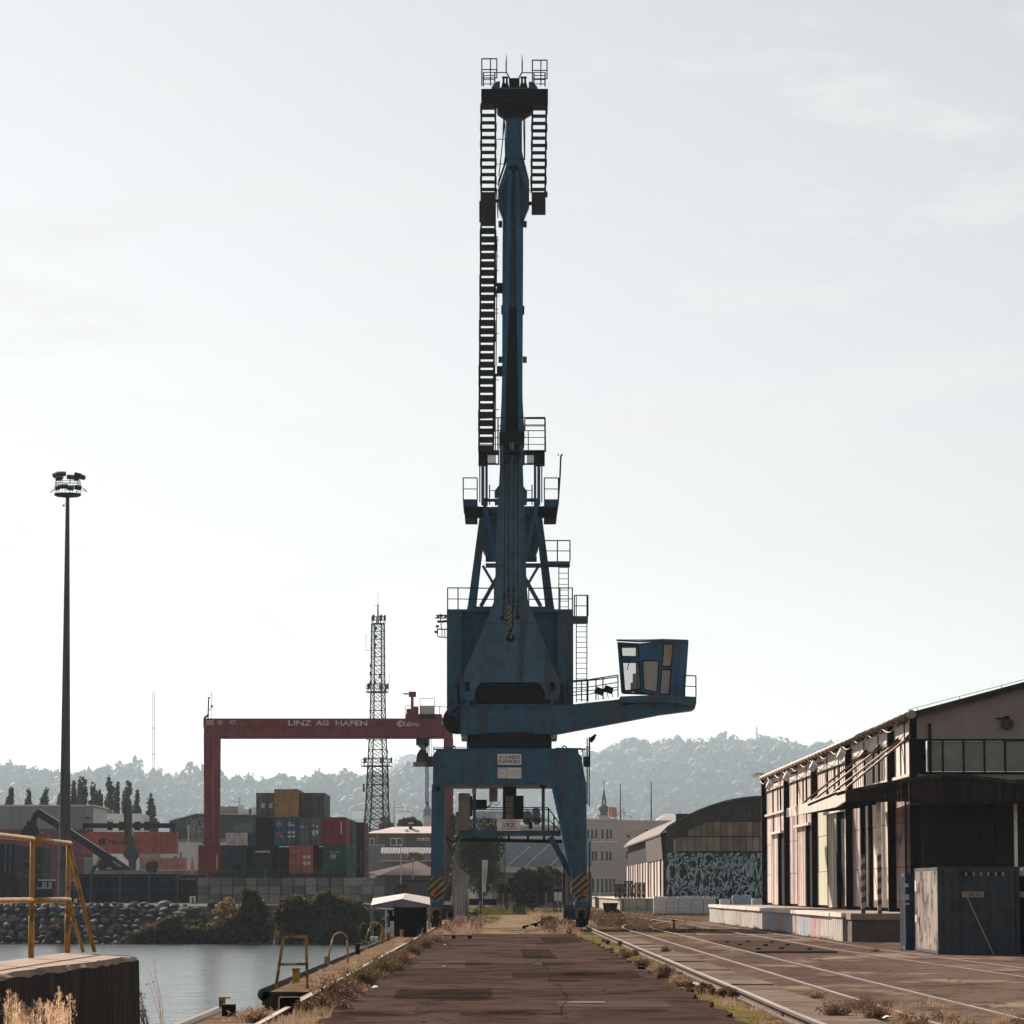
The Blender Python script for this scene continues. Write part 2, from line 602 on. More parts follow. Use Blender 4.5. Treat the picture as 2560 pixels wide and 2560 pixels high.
# ---- ground sheet (to the horizon)
def ground():
    xs = [-9000, -700, -120, -14, -9, XQ, -2.5, 30, 120, 700, 9000]
    ys = [-60, 330, 420, 700, 2000, 16000]
    zx = {-9000: ZY, -700: ZY, -120: ZY, -14: ZY, -9: .5, XQ: 0.0}
    mb = MB()
    for j in range(len(ys) - 1):
        for i in range(len(xs) - 1):
            if ys[j] < 330 and xs[i] < -2.5 - 1e-6: continue
            q = [(x, y, zx.get(x, 0.0)) for x, y in ((xs[i], ys[j]), (xs[i + 1], ys[j]), (xs[i + 1], ys[j + 1]), (xs[i], ys[j + 1]))]
            mb.add(q, [(0, 1, 2, 3)])
    return tag(mb.obj('ground', EARTH, base=(0, 0, 0)), kind='structure')


ground()
mb = MB()
mb.add([(-900, -60, ZW), (XQ + 1.2, -60, ZW), (XQ + 1.2, 335, ZW), (-900, 335, ZW)], [(0, 1, 2, 3)])
tag(mb.obj('water', water_mat(), base=(-100, 100, ZW)), kind='structure')

# ---- quay: a wall of concrete with a notch, its top strip of broken concrete and dirt
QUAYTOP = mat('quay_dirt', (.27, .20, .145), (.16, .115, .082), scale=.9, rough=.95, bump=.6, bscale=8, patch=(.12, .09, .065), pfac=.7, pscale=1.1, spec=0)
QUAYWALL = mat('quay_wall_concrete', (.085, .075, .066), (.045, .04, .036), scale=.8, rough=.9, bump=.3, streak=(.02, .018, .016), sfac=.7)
mb = MB()
for x0, y0, y1 in ((XQ, -60, 59), (XQ + 1.05, 59, 70), (XQ, 70, 330)):
    mb.bb(x0, -2.5, y0, y1, -4.5, 0, 0)
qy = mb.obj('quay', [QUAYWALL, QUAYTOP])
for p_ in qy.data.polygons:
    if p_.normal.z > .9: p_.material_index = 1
tag(qy, kind='structure')
# rounded steel nosing along the edge
RUST = mat('rusty_steel', (.17, .105, .075), (.10, .06, .045), scale=3, rough=.7, metal=.2, bump=.2)
NOSE = mat('quay_nosing_steel', (.15, .125, .11), (.09, .075, .065), scale=2, rough=.55, metal=.2, bump=.1)
for y0, y1, x in ((40, 59, XQ), (70, 330, XQ), (59, 70, XQ + 1.05)):
    o = MB().tube((x + .03, y0, -.05), (x + .03, y1, -.05), .12, n=10).obj('edge_nosing', NOSE, qy, smooth=True)

# ---- road and yard sheets
mb = MB()
edge = [(-2.62, 20), (-2.58, 60), (-2.5, 105), (-2.45, 140), (-2.2, 157.5)]
redge = [(3.0, 158.5), (3.25, 130), (3.35, 90), (3.4, 50), (3.45, 20)]
def ragged(line, amp, seed):
    r_ = random.Random(seed); out = []
    for (xa, ya), (xb, yb) in zip(line[:-1], line[1:]):
        n_ = max(2, int(abs(yb - ya) / .7))
        out += [(xa + (xb - xa) * i / n_ + r_.uniform(-amp, amp) + amp * 1.2 * math.sin(i * .9 + ya), ya + (yb - ya) * i / n_) for i in range(n_)]
    return out + [line[-1]]


pts = ragged(edge, .07, 1) + [(-1.2, 158.8), (.3, 158.2), (1.6, 159)] + ragged(redge, .07, 2)
mb.prism([(x, y, .075) for x, y in pts], (0, 0, -.2))
road = tag(mb.obj('road', ASPH, base=(0, 90, 0)), kind='structure')
PATCH = [asphalt_mat('asphalt_patch_%d' % k, a_, b_, c_) for k, (a_, b_, c_) in enumerate((((.028, .019, .016), (.038, .026, .022), (.015, .010, .009)), ((.075, .052, .043), (.092, .064, .053), (.04, .028, .023))))]
rq = random.Random(22)
for x0, x1, y0, y1, k in ((-1.9, -.2, 63, 69, 0), (.9, 2.7, 58.5, 61.5, 1), (.2, 3.0, 78, 83, 0), (-2.2, -.9, 88, 97, 1), (.6, 1.5, 100, 116, 0), (-1.7, 1.2, 124, 129, 1), (1.5, 2.9, 132, 147, 0), (-.6, .5, 54.5, 56, 0)):
    n_ = 9
    ring = [(x0 + (x1 - x0) * i / n_, y0) for i in range(n_)] + [(x1, y0 + (y1 - y0) * i / n_) for i in range(n_)] + [(x1 - (x1 - x0) * i / n_, y1) for i in range(n_)] + [(x0, y1 - (y1 - y0) * i / n_) for i in range(n_)]
    MB().add([(x + rq.uniform(-.04, .04), y + rq.uniform(-.12, .12), .079) for x, y in ring], [tuple(range(len(ring)))]).obj('asphalt_patch', PATCH[k], road, fix=False)
TAR = mat('crack_dark', (.012, .009, .008), spec=0, rough=1)


def crack(pts, w):
    c_ = MB()
    for i, (x, y) in enumerate(pts):
        a = Vector(pts[max(i - 1, 0)]); b = Vector(pts[min(i + 1, len(pts) - 1)])
        d = (b - a).normalized(); ww = w * rq.uniform(.4, 1.3)
        c_.v += [(x - d.y * ww, y + d.x * ww, .083), (x + d.y * ww, y - d.x * ww, .083)]
        if i: c_.f.append((2 * i - 2, 2 * i - 1, 2 * i + 1, 2 * i)); c_.mi.append(0)
    return c_.obj('crack', TAR, road, fix=False)


x = .95
pts_ = []
for i in range(70):
    pts_.append((x, 53 + i * .75)); x += rq.uniform(-.05, .055)
crack(pts_, .006)
for y0 in (56.5, 60.2, 66, 71.5, 77, 84.5, 92, 103, 113, 127, 141):
    xa, xb = rq.uniform(-2.5, -1.2), rq.uniform(1.4, 3.2)
    crack([(xa + (xb - xa) * i / 26, y0 + .12 * math.sin(i * .8 + y0) + rq.uniform(-.07, .07)) for i in range(27)], .03 + y0 * .0004)
mb = MB()
mb.prism([(5.35, 20, .03), (80, 20, .03), (80, 268, .03), (13, 268, .03), (9.5, 215, .03), (8.6, 160, .03), (5.4, 145, .03)], (0, 0, -.2))
tag(mb.obj('yard_pavement', YARD, base=(20, 100, 0)), kind='structure')
mb = MB()
mb.prism([(-1.1, 160, .012), (2.0, 160, .012), (2.2, 230, .012), (1.9, 330, .012), (1.2, 470, .012), (-1.0, 470, .012), (-1.2, 300, .012), (-1.5, 220, .012)], (0, 0, -.1))
tag(mb.obj('path', SAND, base=(.5, 300, 0)), kind='structure')

# ---- cable duct covers beside the right crane rail
SLAB = mat('duct_slab_concrete', (.27, .225, .19), (.19, .155, .13), scale=1.5, rough=.9, bump=.4, bscale=12, vary=.22, patch=(.10, .08, .07), pfac=.5, pscale=1.4, spec=0)
duct = thing('cable_duct_cover', (4.9, 100, 0), 'row of concrete cover slabs running beside the right crane rail', 'paving')
rs = random.Random(5)
y = 45.0
while y < 152:
    L_ = 3.5 + rs.uniform(-.3, .3)
    z = .055 + rs.uniform(-.018, .018)
    mb = MB().box((4.93 + rs.uniform(-.02, .02), y + L_ / 2, z / 2), (.92, L_ - .07, z), Matrix.Rotation(rs.uniform(-.006, .006), 3, 'Y'))
    mb.obj('slab', SLAB, duct)
    y += L_

# ---- rails
RAILM = mat('worn_rail_steel', (.50, .42, .35), (.33, .26, .21), scale=1.3, rough=.38, metal=.55, bump=.05, stretch=(1, .1, 1))
RAILSIDE = mat('rusty_rail_side', (.14, .082, .055), (.09, .05, .035), scale=3, rough=.85)


def rail(pts, parent, top=.10, hw=.036, name='rail'):
    """Rail head, web and foot following a line of (x, y)."""
    mb = MB()
    n = len(pts)
    prof = [(-hw, top), (hw, top), (hw, top - .04), (.012, top - .055), (.012, top - .12), (.07, top - .14), (.07, top - .15),
            (-.07, top - .15), (-.07, top - .14), (-.012, top - .12), (-.012, top - .055), (-hw, top - .04)]
    k = len(prof)
    vs = []
    for i, (x, y) in enumerate(pts):
        a = Vector(pts[max(i - 1, 0)]); b = Vector(pts[min(i + 1, n - 1)])
        d = (b - a).normalized(); s = Vector((d.y, -d.x))
        for px_, pz in prof:
            vs.append((x + s.x * px_, y + s.y * px_, pz))
    fs, mi = [], []
    for i in range(n - 1):
        for j in range(k):
            fs.append((i * k + j, i * k + (j + 1) % k, (i + 1) * k + (j + 1) % k, (i + 1) * k + j))
            mi.append(0 if j == 0 else 1)
    mb.add(vs, fs); mb.mi = mi
    return mb.obj(name, [RAILM, RAILSIDE], parent)


def wob(x, y0, y1, seed, amp=.012, step=6.0):
    r = random.Random(seed)
    out, y = [], y0
    while y < y1:
        out.append((x + r.uniform(-amp, amp), y)); y += step
    return out + [(x, y1)]


t = thing('crane_rail', (-3.36, 120, 0), 'crane rail along the quay edge on the water side', 'rail', 'crane rails')
rail(wob(-3.36, 40, 215, 1), t, .09, .045)
t = thing('crane_rail', (4.26, 120, 0), 'crane rail with weeds on the landward side of the road', 'rail', 'crane rails')
rail(wob(4.26, 40, 215, 2), t, .15, .05)
# railway track nearest the road: straight, then swings right at the points
ta = thing('railway_track', (6.8, 100, 0), 'railway track nearest the road, swinging right at its far end', 'track', 'railway tracks')


def swing(x0):
    out = wob(x0, 40, 165, int(x0 * 10))
    for i in range(1, 15):
        q = i / 14
        out.append((x0 - .3 * math.sin(q * 2.2) + 4.2 * q * q * (3 - 2 * q) * q, 165 + 75 * q))
    return out


rail(swing(6.05), ta, .075)
rail(swing(7.50), ta, .075)
tb = thing('railway_track', (11.2, 130, 0), 'railway track running beside the loading dock on the right', 'track', 'railway tracks')
for x0 in (10.5, 11.93):
    pts = [(x0 + 1.1, 40), (x0 + .75, 79), (x0 + .3, 100)] + [(x0 - .45 * max(0, (y_ - 140) / 80) ** 1.5, y_) for y_ in range(118, 330, 8)]
    rail(pts, tb, .075)
# steel-edged crossing panel with bolts between the tracks
cp = thing('crossing_panel', (8.9, 126, 0), 'flat dark crossing plate with bolts between the two tracks', 'plate')
PLATE = mat('dark_plate', (.125, .10, .085), (.09, .07, .06), scale=.9, rough=.75, bump=.2, spec=0)
MB().prism([(7.72, 137, .085), (7.72, 112, .085), (10.2, 112, .085), (10.2, 137, .085)], (0, 0, -.1)).obj('plate', PLATE, cp)
for i in range(9):
    MB().tube((8.0 + (i % 3) * .8, 115 + (i // 3) * 8 + (i % 2), .085), (8.0 + (i % 3) * .8, 115 + (i // 3) * 8 + (i % 2), .15), .09, n=6).obj('bolt', RUST, cp)


# ---- far bank of tipped stones
BANK = mat('bank_soil', (.05, .042, .034), (.03, .026, .022), scale=.5, rough=.95, bump=.4)
mb = MB()
bx = [-900, -120, -60, -30, -14, -9, XQ - .02]
bz = [ZY, ZY, ZY, ZY, ZY, .5, .0]
for i in range(len(bx) - 1):
    row = [(317.0, -3.4), (319.5, -1.6), (323.0, None), (330.5, None)]
    vs = []
    for x, z in ((bx[i], bz[i]), (bx[i + 1], bz[i + 1])):
        for yy, zz in row:
            vs.append((x, yy, zz if zz is not None else (z - .25 if yy < 325 else z)))
    mb.add(vs, [(0, 1, 5, 4), (1, 2, 6, 5), (2, 3, 7, 6)])
bank = tag(mb.obj('embankment', BANK, base=(-40, 322, 0)), kind='structure')
ROCK = mat('quarry_stone', (.20, .185, .17), (.12, .112, .104), scale=1.6, rough=.9, bump=.7, bscale=5, vary=.35, coord='obj')
rock_me = []
for k in range(9):
    g = np.random.default_rng(40 + k)
    import bmesh
    bm = bmesh.new()
    bmesh.ops.create_icosphere(bm, subdivisions=1, radius=.5)
    pl = [(g.normal(size=3), g.uniform(.22, .40)) for _ in range(9)]
    for v in bm.verts:
        c = np.array(v.co)
        for nrm, dd in pl:
            nn = nrm / np.linalg.norm(nrm)
            dot = c @ nn
            if dot > dd: c = c - nn * (dot - dd)
        v.co = c * g.uniform(.95, 1.06, 3)
    me = bpy.data.meshes.new('rock')
    bm.to_mesh(me); bm.free()
    me.materials.append(ROCK)
    rock_me.append(me)
g = np.random.default_rng(3)
nrock = 0
for row in range(8):
    q = row / 7
    yy = 317.4 + q * 6.0
    zz = -2.75 + q * 3.35
    x = -46.0 + g.uniform(0, .8)
    while x < -6.0:
        if -21.6 < x < -19.6:                    # the stair lies here
            x = -19.5
        s = g.uniform(.62, 1.3)
        if x > -28 and g.random() < .45:         # hidden by bushes: fewer
            x += s * .9; continue
        w_ = s * g.uniform(1.0, 1.45)
        inst(rock_me[g.integers(9)], 'rock', bank, (x + w_ * .4, yy + g.uniform(-.3, .3), zz + g.uniform(-.12, .12) + .1),
             (g.uniform(-.35, .35), g.uniform(-.35, .35), g.uniform(0, 6.28)), (w_, s * 1.0, s * g.uniform(.62, .85)))
        nrock += 1
        x += w_ * .74

# concrete stair down the bank
st = thing('bank_stair', (-20.5, 320, ZW), 'concrete stair leading down the stony bank between the bushes', 'stair')
SC_ = mat('stair_concrete', (.24, .22, .195), (.17, .155, .14), scale=1.5, rough=.9, bump=.3)
for i in range(13):
    q = i / 12
    MB().bb(-21.05 + .35 * q, -19.85 + .35 * q, 316.9 + 6.4 * q, 318.2 + 6.4 * q, -3.4 + 3.6 * q, -2.75 + 3.45 * q).obj('step', SC_, st)
for xx in (-21.2, -19.7):
    MB().prism([(xx, 316.8, -2.8), (xx, 324.6, 1.0), (xx, 324.6, .4), (xx, 316.8, -3.4)], (.16, 0, 0)).obj('side_wall', SC_, st)


# ---- foliage
def leafmat(name, c1, c2, tr=.35, vary=0.0, scale=.6):
    return mat(name, c1, c2, scale=scale, rough=.7, trans=tr, vary=vary, spec=.2)


def shell_quads(lobes, n, size, rng, inner=.55, tang=.5):
    """n leaf faces scattered through ellipsoid lobes [(centre, radii)], mostly near the surface."""
    C = np.array([l[0] for l in lobes], float); Rr = np.array([l[1] for l in lobes], float)
    wgt = (Rr.prod(1)) ** (2 / 3); wgt /= wgt.sum()
    k = rng.choice(len(lobes), n, p=wgt)
    d = rng.normal(size=(n, 3)); d /= np.linalg.norm(d, axis=1)[:, None]
    rad = inner + (1 - inner) * rng.random(n) ** .6
    pos = C[k] + d * Rr[k] * rad[:, None]
    nrm = d * tang + rng.normal(size=(n, 3)) * (1 - tang) * .8
    nrm /= np.linalg.norm(nrm, axis=1)[:, None]
    a = np.cross(nrm, rng.normal(size=(n, 3))); a /= np.linalg.norm(a, axis=1)[:, None] + 1e-9
    b = np.cross(nrm, a)
    s = size * rng.uniform(.6, 1.35, n)[:, None]
    return np.stack([pos - a * s, pos - b * s * .6, pos + a * s, pos + b * s * .6], 1)


def limbs(mb, base, top, r, rng, n=5, spread=1.5):
    base, top = Vector(base), Vector(top)
    mb.tube(base, top, r, r * .35, 7)
    for i in range(n):
        q = .3 + .6 * i / max(n - 1, 1)
        p = base.lerp(top, q)
        an = rng.uniform(0, 6.28)
        e = p + Vector((math.cos(an) * spread, math.sin(an) * spread, spread * rng.uniform(.4, 1.0)))
        mb.tube(p, e, r * .4 * (1.1 - q * .5), r * .1, 5)
    return mb


BARK = mat('bark', (.06, .045, .035), (.035, .027, .022), scale=4, rough=.95, bump=.4)
FHAZE = leafmat('hill_foliage', (.055, .085, .040), (.11, .115, .05), .15, scale=.035)


def crown_template(seed):
    r = np.random.default_rng(seed)
    lobes = [((0, 0, .55), (.75, .75, .6))]
    for i in range(7):
        a = r.uniform(0, 6.28)
        rr = r.uniform(.3, .62)
        lobes.append(((math.cos(a) * rr, math.sin(a) * rr, r.uniform(.3, 1.05)), (r.uniform(.28, .45),) * 3))
    return shell_quads(lobes, 140, .21, r, .85, .9)


TPL = [crown_template(100 + i) for i in range(7)]


def interp(tab, x):
    return float(np.interp(x, [p_[0] for p_ in tab], [p_[1] for p_ in tab]))


def hillside(name, wname, tab, D0, D1, px0, px1, rad, seed, nx, ny, tall, label):
    """Wooded slope whose tree tops meet the given skyline; ground mesh plus one mass of crowns."""
    r = np.random.default_rng(seed)
    sc = FPX / D1

    def ridge(x):
        px_ = 1255 + x / D1 * FPX
        return (2228 - interp(tab, px_)) / sc + CAMZ - tall

    def zz(x, v):                                   # v 0 foot .. 1 ridge
        s = v * v * (3 - 2 * v) if v <= 1 else 1 - (v - 1) * .8
        return max(ridge(x), 2) * s + (2.5 * math.sin(x * .031 + v * 5) + 2 * math.sin(x * .012 + 1.3 + v * 9)) * min(v, 1) * (1 - min(v, 1)) * 3

    mb = MB()
    X0, X1 = (px0 - 1255) / FPX * D1 * 1.05, (px1 - 1255) / FPX * D1 * 1.05
    NXg, NYg = 60, 14
    for j in range(NYg + 1):
        v = j / NYg * 1.5
        for i in range(NXg + 1):
            x = X0 + (X1 - X0) * i / NXg
            mb.v.append((x, D0 + (D1 - D0) * v, zz(x, v) - (.3 if j == 0 else 0)))
    for j in range(NYg):
        for i in range(NXg):
            a = j * (NXg + 1) + i
            mb.f.append((a, a + 1, a + NXg + 2, a + NXg + 1)); mb.mi.append(0)
    tag(mb.obj(name, FARLAND, base=((X0 + X1) / 2, D1, 0), smooth=True), kind='structure')
    allq = []
    for j in range(ny):
        for i in range(nx):
            v = (j + r.random()) / ny * 1.02
            x = X0 + (X1 - X0) * (i + r.random()) / nx
            R_ = rad * r.uniform(.6, 1.35)
            if r.random() < .08 and v > .8: R_ *= 1.25
            T = TPL[r.integers(7)]
            a = r.uniform(0, 6.28)
            ca, sa = math.cos(a), math.sin(a)
            rot = np.array([[ca, -sa, 0], [sa, ca, 0], [0, 0, 1]])
            if r.random() < .06:
                sc3 = np.array([R_ * .5, R_ * .5, R_ * 1.35])          # a pointed conifer among them
            else:
                sc3 = np.array([R_, R_, R_ * r.uniform(.8, 1.3)])
            allq.append((T @ rot.T) * sc3 + np.array([x, D0 + (D1 - D0) * v, zz(x, v) + R_ * .12]))
    Q = np.concatenate(allq)
    o = quads(wname, Q, FHAZE, base=((X0 + X1) / 2, D1, 0))
    return tag(o, label, 'wood', kind='stuff')


LEFT = [(-200, 1940), (0, 1938), (70, 1930), (130, 1948), (230, 1952), (290, 1936), (340, 1936), (370, 1958), (480, 1950), (560, 1952), (640, 1966), (740, 1965), (830, 1950),
        (880, 1953), (930, 1958), (1000, 1945), (1060, 1940), (1120, 1955), (1250, 1960)]
RIGHT = [(900, 1990), (1100, 1955), (1250, 1940), (1380, 1925), (1470, 1912), (1505, 1900), (1560, 1887), (1620, 1881), (1700, 1879), (1800, 1873), (1860, 1871), (1960, 1886),
         (2060, 1893), (2300, 1900), (2700, 1930)]
BACK = [(700, 1990), (900, 1960), (970, 1938), (1030, 1925), (1090, 1920), (1200, 1925), (1300, 1935), (1500, 1960)]
hillside('hill', 'wooded_ridge', LEFT, 4500, 7500, -250, 1230, 19, 21, 62, 26, 21, 'hazy wooded ridge behind the container yard on the left')
hillside('hill', 'wooded_hill', RIGHT, 5100, 9000, 950, 2650, 27, 22, 70, 30, 30.0, 'hazy wooded hill rising behind the warehouses on the right')
hillside('hill', 'far_wooded_ridge', BACK, 9000, 12000, 780, 1400, 33, 23, 30, 8, 30.0, 'palest far wooded ridge just left of the blue crane')
# ================================================================== the blue harbour crane
YF = 186.0                                       # front plane of the portal
CR = thing('harbour_crane', (.45, YF + 4, 0), 'tall blue slewing dockside crane standing on its portal over the road', 'crane')


def rail_run(pts, h, parent, name='railing', r=.032, mids=1, every=1.2, m=None):
    """Guard rail: posts, top rail and mid rails along floor points."""
    mb = MB()
    pts = [Vector(p) for p in pts]
    up = Vector((0, 0, h))
    for a, b in zip(pts[:-1], pts[1:]):
        mb.tube(a + up, b + up, r, n=5)
        for k in range(mids):
            q = up * ((k + 1) / (mids + 1))
            mb.tube(a + q, b + q, r * .75, n=4)
        n = max(1, round((b - a).length / every))
        for i in range(n):
            p = a.lerp(b, i / n)
            mb.tube(p, p + up, r * 1.05, n=5)
    mb.tube(pts[-1], pts[-1] + up, r * 1.05, n=5)
    return mb.obj(name, m or DARK, parent)


def ladder(a, b, w, parent, n, m=None, r=.018, side=(1, 0, 0), name='ladder'):
    a, b, s = Vector(a), Vector(b), Vector(side).normalized() * (w / 2)
    mb = MB()
    for q in (-1, 1):
        mb.bar(a + s * q, b + s * q, .05, .07)
    o = mb.obj(name, m or DARK, parent)
    for i in range(n):
        p = a.lerp(b, (i + .5) / n)
        MB().tube(p - s, p + s, r, n=5).obj('rung', m or DARK, o)
    return o


def grille(x0, x1, y0, y1, Y, parent, n, m, name='floor_grating'):
    """Open grating floor seen from below, slats across."""
    mb = MB()
    for i in range(n):
        q = y0 + (y1 - y0) * (i + .5) / n
        mb.rect(x0, x1, q - (y1 - y0) / n * .33, q + (y1 - y0) / n * .33, Y, .05)
    return mb.obj(name, m, parent)


# ---- portal
MB().pp([(1083, 1887), (1094, 1871), (1445, 1873), (1448, 1886), (1454, 1892), (1456, 1911), (1466, 1961), (1082, 1961)], YF, 8.0).obj('portal_beam', BLUE, CR)
pb = MB()
for x in (1170, 1246, 1304, 1382):
    pb.rect(x - 1.3, x + 1.3, 1876, 1958, YF - .03, .06)
pb.rect(1084, 1464, 1871, 1875, YF - .05, .1)
for x in (1120, 1208, 1340, 1420):
    pb.rect(x - .4, x + .4, 1876, 1960, YF - .012, .03)
pb.rect(1083, 1466, 1955, 1961, YF - .06, .1)
pb.obj('beam_seam', BLUE2, CR)
for k in (0, 1):
    oy = k * 7.1
    l = MB().pp([(1080, 1961), (1113, 1961), (1112, 1980), (1111, 2193), (1077, 2193), (1079, 1980)], YF + .02 + oy, .85)
    lg = l.obj('leg', BLUE, CR)
    MB().tube(P(1094, 1972, YF - .04 + oy), P(1094, 1972, YF + .05 + oy), .13, n=14).obj('pin', DARK, lg)
    l = MB().pp([(1381, 1961), (1466, 1961), (1467, 2180), (1433, 2193)], YF + .02 + oy, .75)
    lg = l.obj('leg', BLUE, CR)
    f = MB()
    f.bar(P(1381, 1961, YF - .1 + oy), P(1432, 2193, YF - .1 + oy), .13, .16)
    f.obj('leg_flange', BLUE2, lg)
    # striped feet
    f = MB().rect(1075, 1108, 2193, 2212, YF + .05 + oy, .7)
    f.rect(1069, 1115, 2212, 2232, YF - .06 + oy, 1.0)
    f.pp([(1078, 2232), (1112, 2232), (1108, 2246), (1104, 2256), (1087, 2256)], YF + .05 + oy, .7)
    f.obj('striped_foot', HAZARD, CR)
    f = MB().rect(1432, 1466, 2180, 2200, YF + .05 + oy, .7)
    f.rect(1428, 1471, 2200, 2234, YF - .06 + oy, 1.0)
    f.pp([(1436, 2234), (1466, 2234), (1462, 2248), (1456, 2256), (1442, 2256)], YF + .05 + oy, .7)
    f.obj('striped_foot', HAZARD, CR)
    # bogies
    for x0, x1, xc in ((1072, 1134, 1091), (1408, 1473, 1453)):
        b = MB().rect(xc - 16, xc + 16, 2254, 2290, YF - .5 + oy, 2.2)
        b.rect(x0, x1, 2262, 2300, YF + .3 + oy, 1.0)
        b.rect(xc - 19, xc + 19, 2266, 2272, YF - .62 + oy, 2.4)
        bg_ = b.obj('bogie', BLUE, CR)
        c = P(xc, 2300, YF + oy)
        for dy in (-.35, .95):
            MB().tube((c.x - .16, YF + dy + oy, .43), (c.x + .16, YF + dy + oy, .43), .34, n=18).obj('wheel', DARK, bg_)
        mm = MB().rect(xc - 13, xc + 13, 2288, 2318, YF - .55 + oy, .5)
        mm.rect(x0 + 2, x0 + 14, 2276, 2306, YF - .2 + oy, .6)
        mm.rect(x1 - 12, x1 - 2, 2280, 2312, YF - .1 + oy, .6)
        mm.obj('motor', DARK, bg_)
        if k == 0:
            bf = MB().rect(xc - 12, xc + 12, 2271, 2296, YF - .62 + oy, .1).obj('buffer_plate', YELLOW2, bg_)
            c2 = P(xc, 2283.5, YF - .64 + oy)
            MB().tube(c2, c2 + Vector((0, -.16, 0)), .19, n=18).obj('buffer', BLACK, bg_)
BEACON = mat('orange_lamp_glass', (.95, .22, .03), (.8, .16, .02), rough=.3, trans=.5)
for x in (1082.5, 1461):
    a = P(x, 2240, YF - .25)
    b = MB().tube(a, a + Vector((0, 0, .2)), .085, .07, 12).obj('beacon', BEACON, CR)
    MB().tube(a - Vector((0, 0, .08)), a, .1, .1, 10).obj('beacon_base', DARK, b)
# bits on the portal
for s, x in ((-1, 1078), (1, 1461)):
    f = MB().rect(x - 7 if s < 0 else x - 2, x + 4 if s < 0 else x + 12, 1891, 1916, YF + .6, .9)
    f.obj('end_box', BLUE, CR)
    for dx in (0, 5):
        q = MB()
        q.tube(P(x + s * 10 + dx - 3, 1845 if s > 0 else 1858, YF + .5), P(x + s * 10 + dx - 3, 2010 + dx, YF + .5), .035, n=6)
        q.obj('conduit', DARK, CR)
f = MB()
f.tube(P(1474, 1915, YF + .5), P(1474, 1842, YF + .5), .04, n=6)
f.box(P(1480, 1848, YF + .4), (.22, .3, .3), Matrix.Rotation(.7, 3, 'Y'))
f.box(P(1484, 1843, YF + .4), (.14, .3, .34), Matrix.Rotation(.7, 3, 'Y'))
f.obj('floodlight', DARK, CR)
for x in (1133, 1411):
    f = MB()
    pts = [P(x + 5 * math.cos(a), 1870 - 5 * math.sin(a), YF + .4) for a in np.linspace(0, math.pi, 8)]
    f.path(pts, .035, 5).obj('lifting_eye', DARK, CR)
f = MB()
f.tube(P(1084, 1885, YF + .3), P(1084, 1868, YF + .3), .02, n=4); f.tube(P(1084, 1868, YF + .3), P(1166, 1868, YF + .3), .02, n=4)
f.tube(P(1388, 1870, YF + .3), P(1456, 1871, YF + .3), .02, n=4); f.tube(P(1456, 1871, YF + .3), P(1457, 1890, YF + .3), .02, n=4)
f.obj('wire_rail', DARK, CR)
# name boards
sg = MB().rect(1244, 1303, 1885, 1912, YF - .08, .04).obj('name_board', WHITE, CR)
for s_, y0, y1 in (('SCHIESS', 1888.5, 1896.5), ('DEFRIES', 1900.5, 1908.5)):
    a, b = P(1247, y1, YF - .08), P(1300, y0, YF - .08)
    text(s_, a, b.x - a.x, b.z - a.z, INK, sg, bold=.02)
a, b = P(1246, 1898.8, YF - .09), P(1301, 1898.2, YF - .09)
MB().bb(a.x, b.x, YF - .09, YF - .083, a.z, a.z + .012).obj('dividing_line', INK, sg)
sg = MB().rect(1244, 1303, 1919, 1946, YF - .08, .04).obj('load_board', WHITE, CR)
for s_, x0, x1, y0, y1 in (('TRAGLAST', 1247, 1272, 1920.5, 1924), ('10t x 6,5/28,5m', 1263, 1301, 1925, 1929.5), ('20t x 6,5/14,25m', 1263, 1301, 1931, 1935.5),
                           ('15t x 6,5/17,5 m', 1263, 1300, 1937, 1941.5), ('Haken', 1246, 1258, 1926.5, 1929.5), ('Hakenlast', 1246, 1260, 1932.5, 1935.5), ('Greifer', 1246, 1254, 1938.5, 1941.5),
                           ('Baujahr  1981', 1246, 1270, 1943, 1945.3)):
    a, b = P(x0, y1, YF - .08), P(x1, y0, YF - .08)
    text(s_, a, b.x - a.x, b.z - a.z, INK, sg)

# ---- gangway between the legs with cabinets
YG = YF + 1.2
gw = MB().rect(1147, 1402, 2076, 2090, YG, .18)
gw.rect(1147, 1402, 2080, 2084, YG, 1.3)
gw.rect(1147, 1402, 2076, 2090, YG + 1.3, .18)
gw.obj('gangway', BLUE, CR)
f = MB()
f.tube(P(1150, 2099, YG + .3), P(1405, 2104, YG + .3), .09, n=8)
for x in (1185, 1272, 1320, 1360):
    f.bar(P(x, 2090, YG + .3), P(x, 2103, YG + .3), .12)
f.obj('cable_tray', DARK, CR)
f = MB().bar(P(1376, 2092, YG), P(1431, 2193, YG), .22, .3)
f.obj('diagonal_strut', BLUE, CR)
for x in (1186, 1358):
    f = MB().rect(x - 4, x + 4, 1961, 2076, YG + .1, .2)
    f.pp([(x - 11, 1961), (x + 11, 1961), (x + 4, 1971), (x - 4, 1971)], YG + .1, .2)
    f.obj('hanger_post', BLUE, CR)
c = MB().rect(1146, 1175, 1983, 2076, YG - .25, .7).obj('switch_cabinet', GREYBOX, CR)
MB().rect(1173, 1181, 1990, 2040, YG, .6).obj('cabinet_side', DARK, c)
MB().rect(1180, 1217, 1999, 2022, YG + .5, .5).obj('motor_box', DARK, CR)
MB().rect(1223, 1244, 1970, 2004, YG + .5, .45).obj('junction_box', GREYBOX, CR)
f = MB()
for x0 in (1226, 1230):
    f.path([P(x0 + 6 * math.sin(q * 3) - 20 * q, 2004 + 16 * q ** .6, YG + .5) for q in np.linspace(0, 1, 8)], .02, 5)
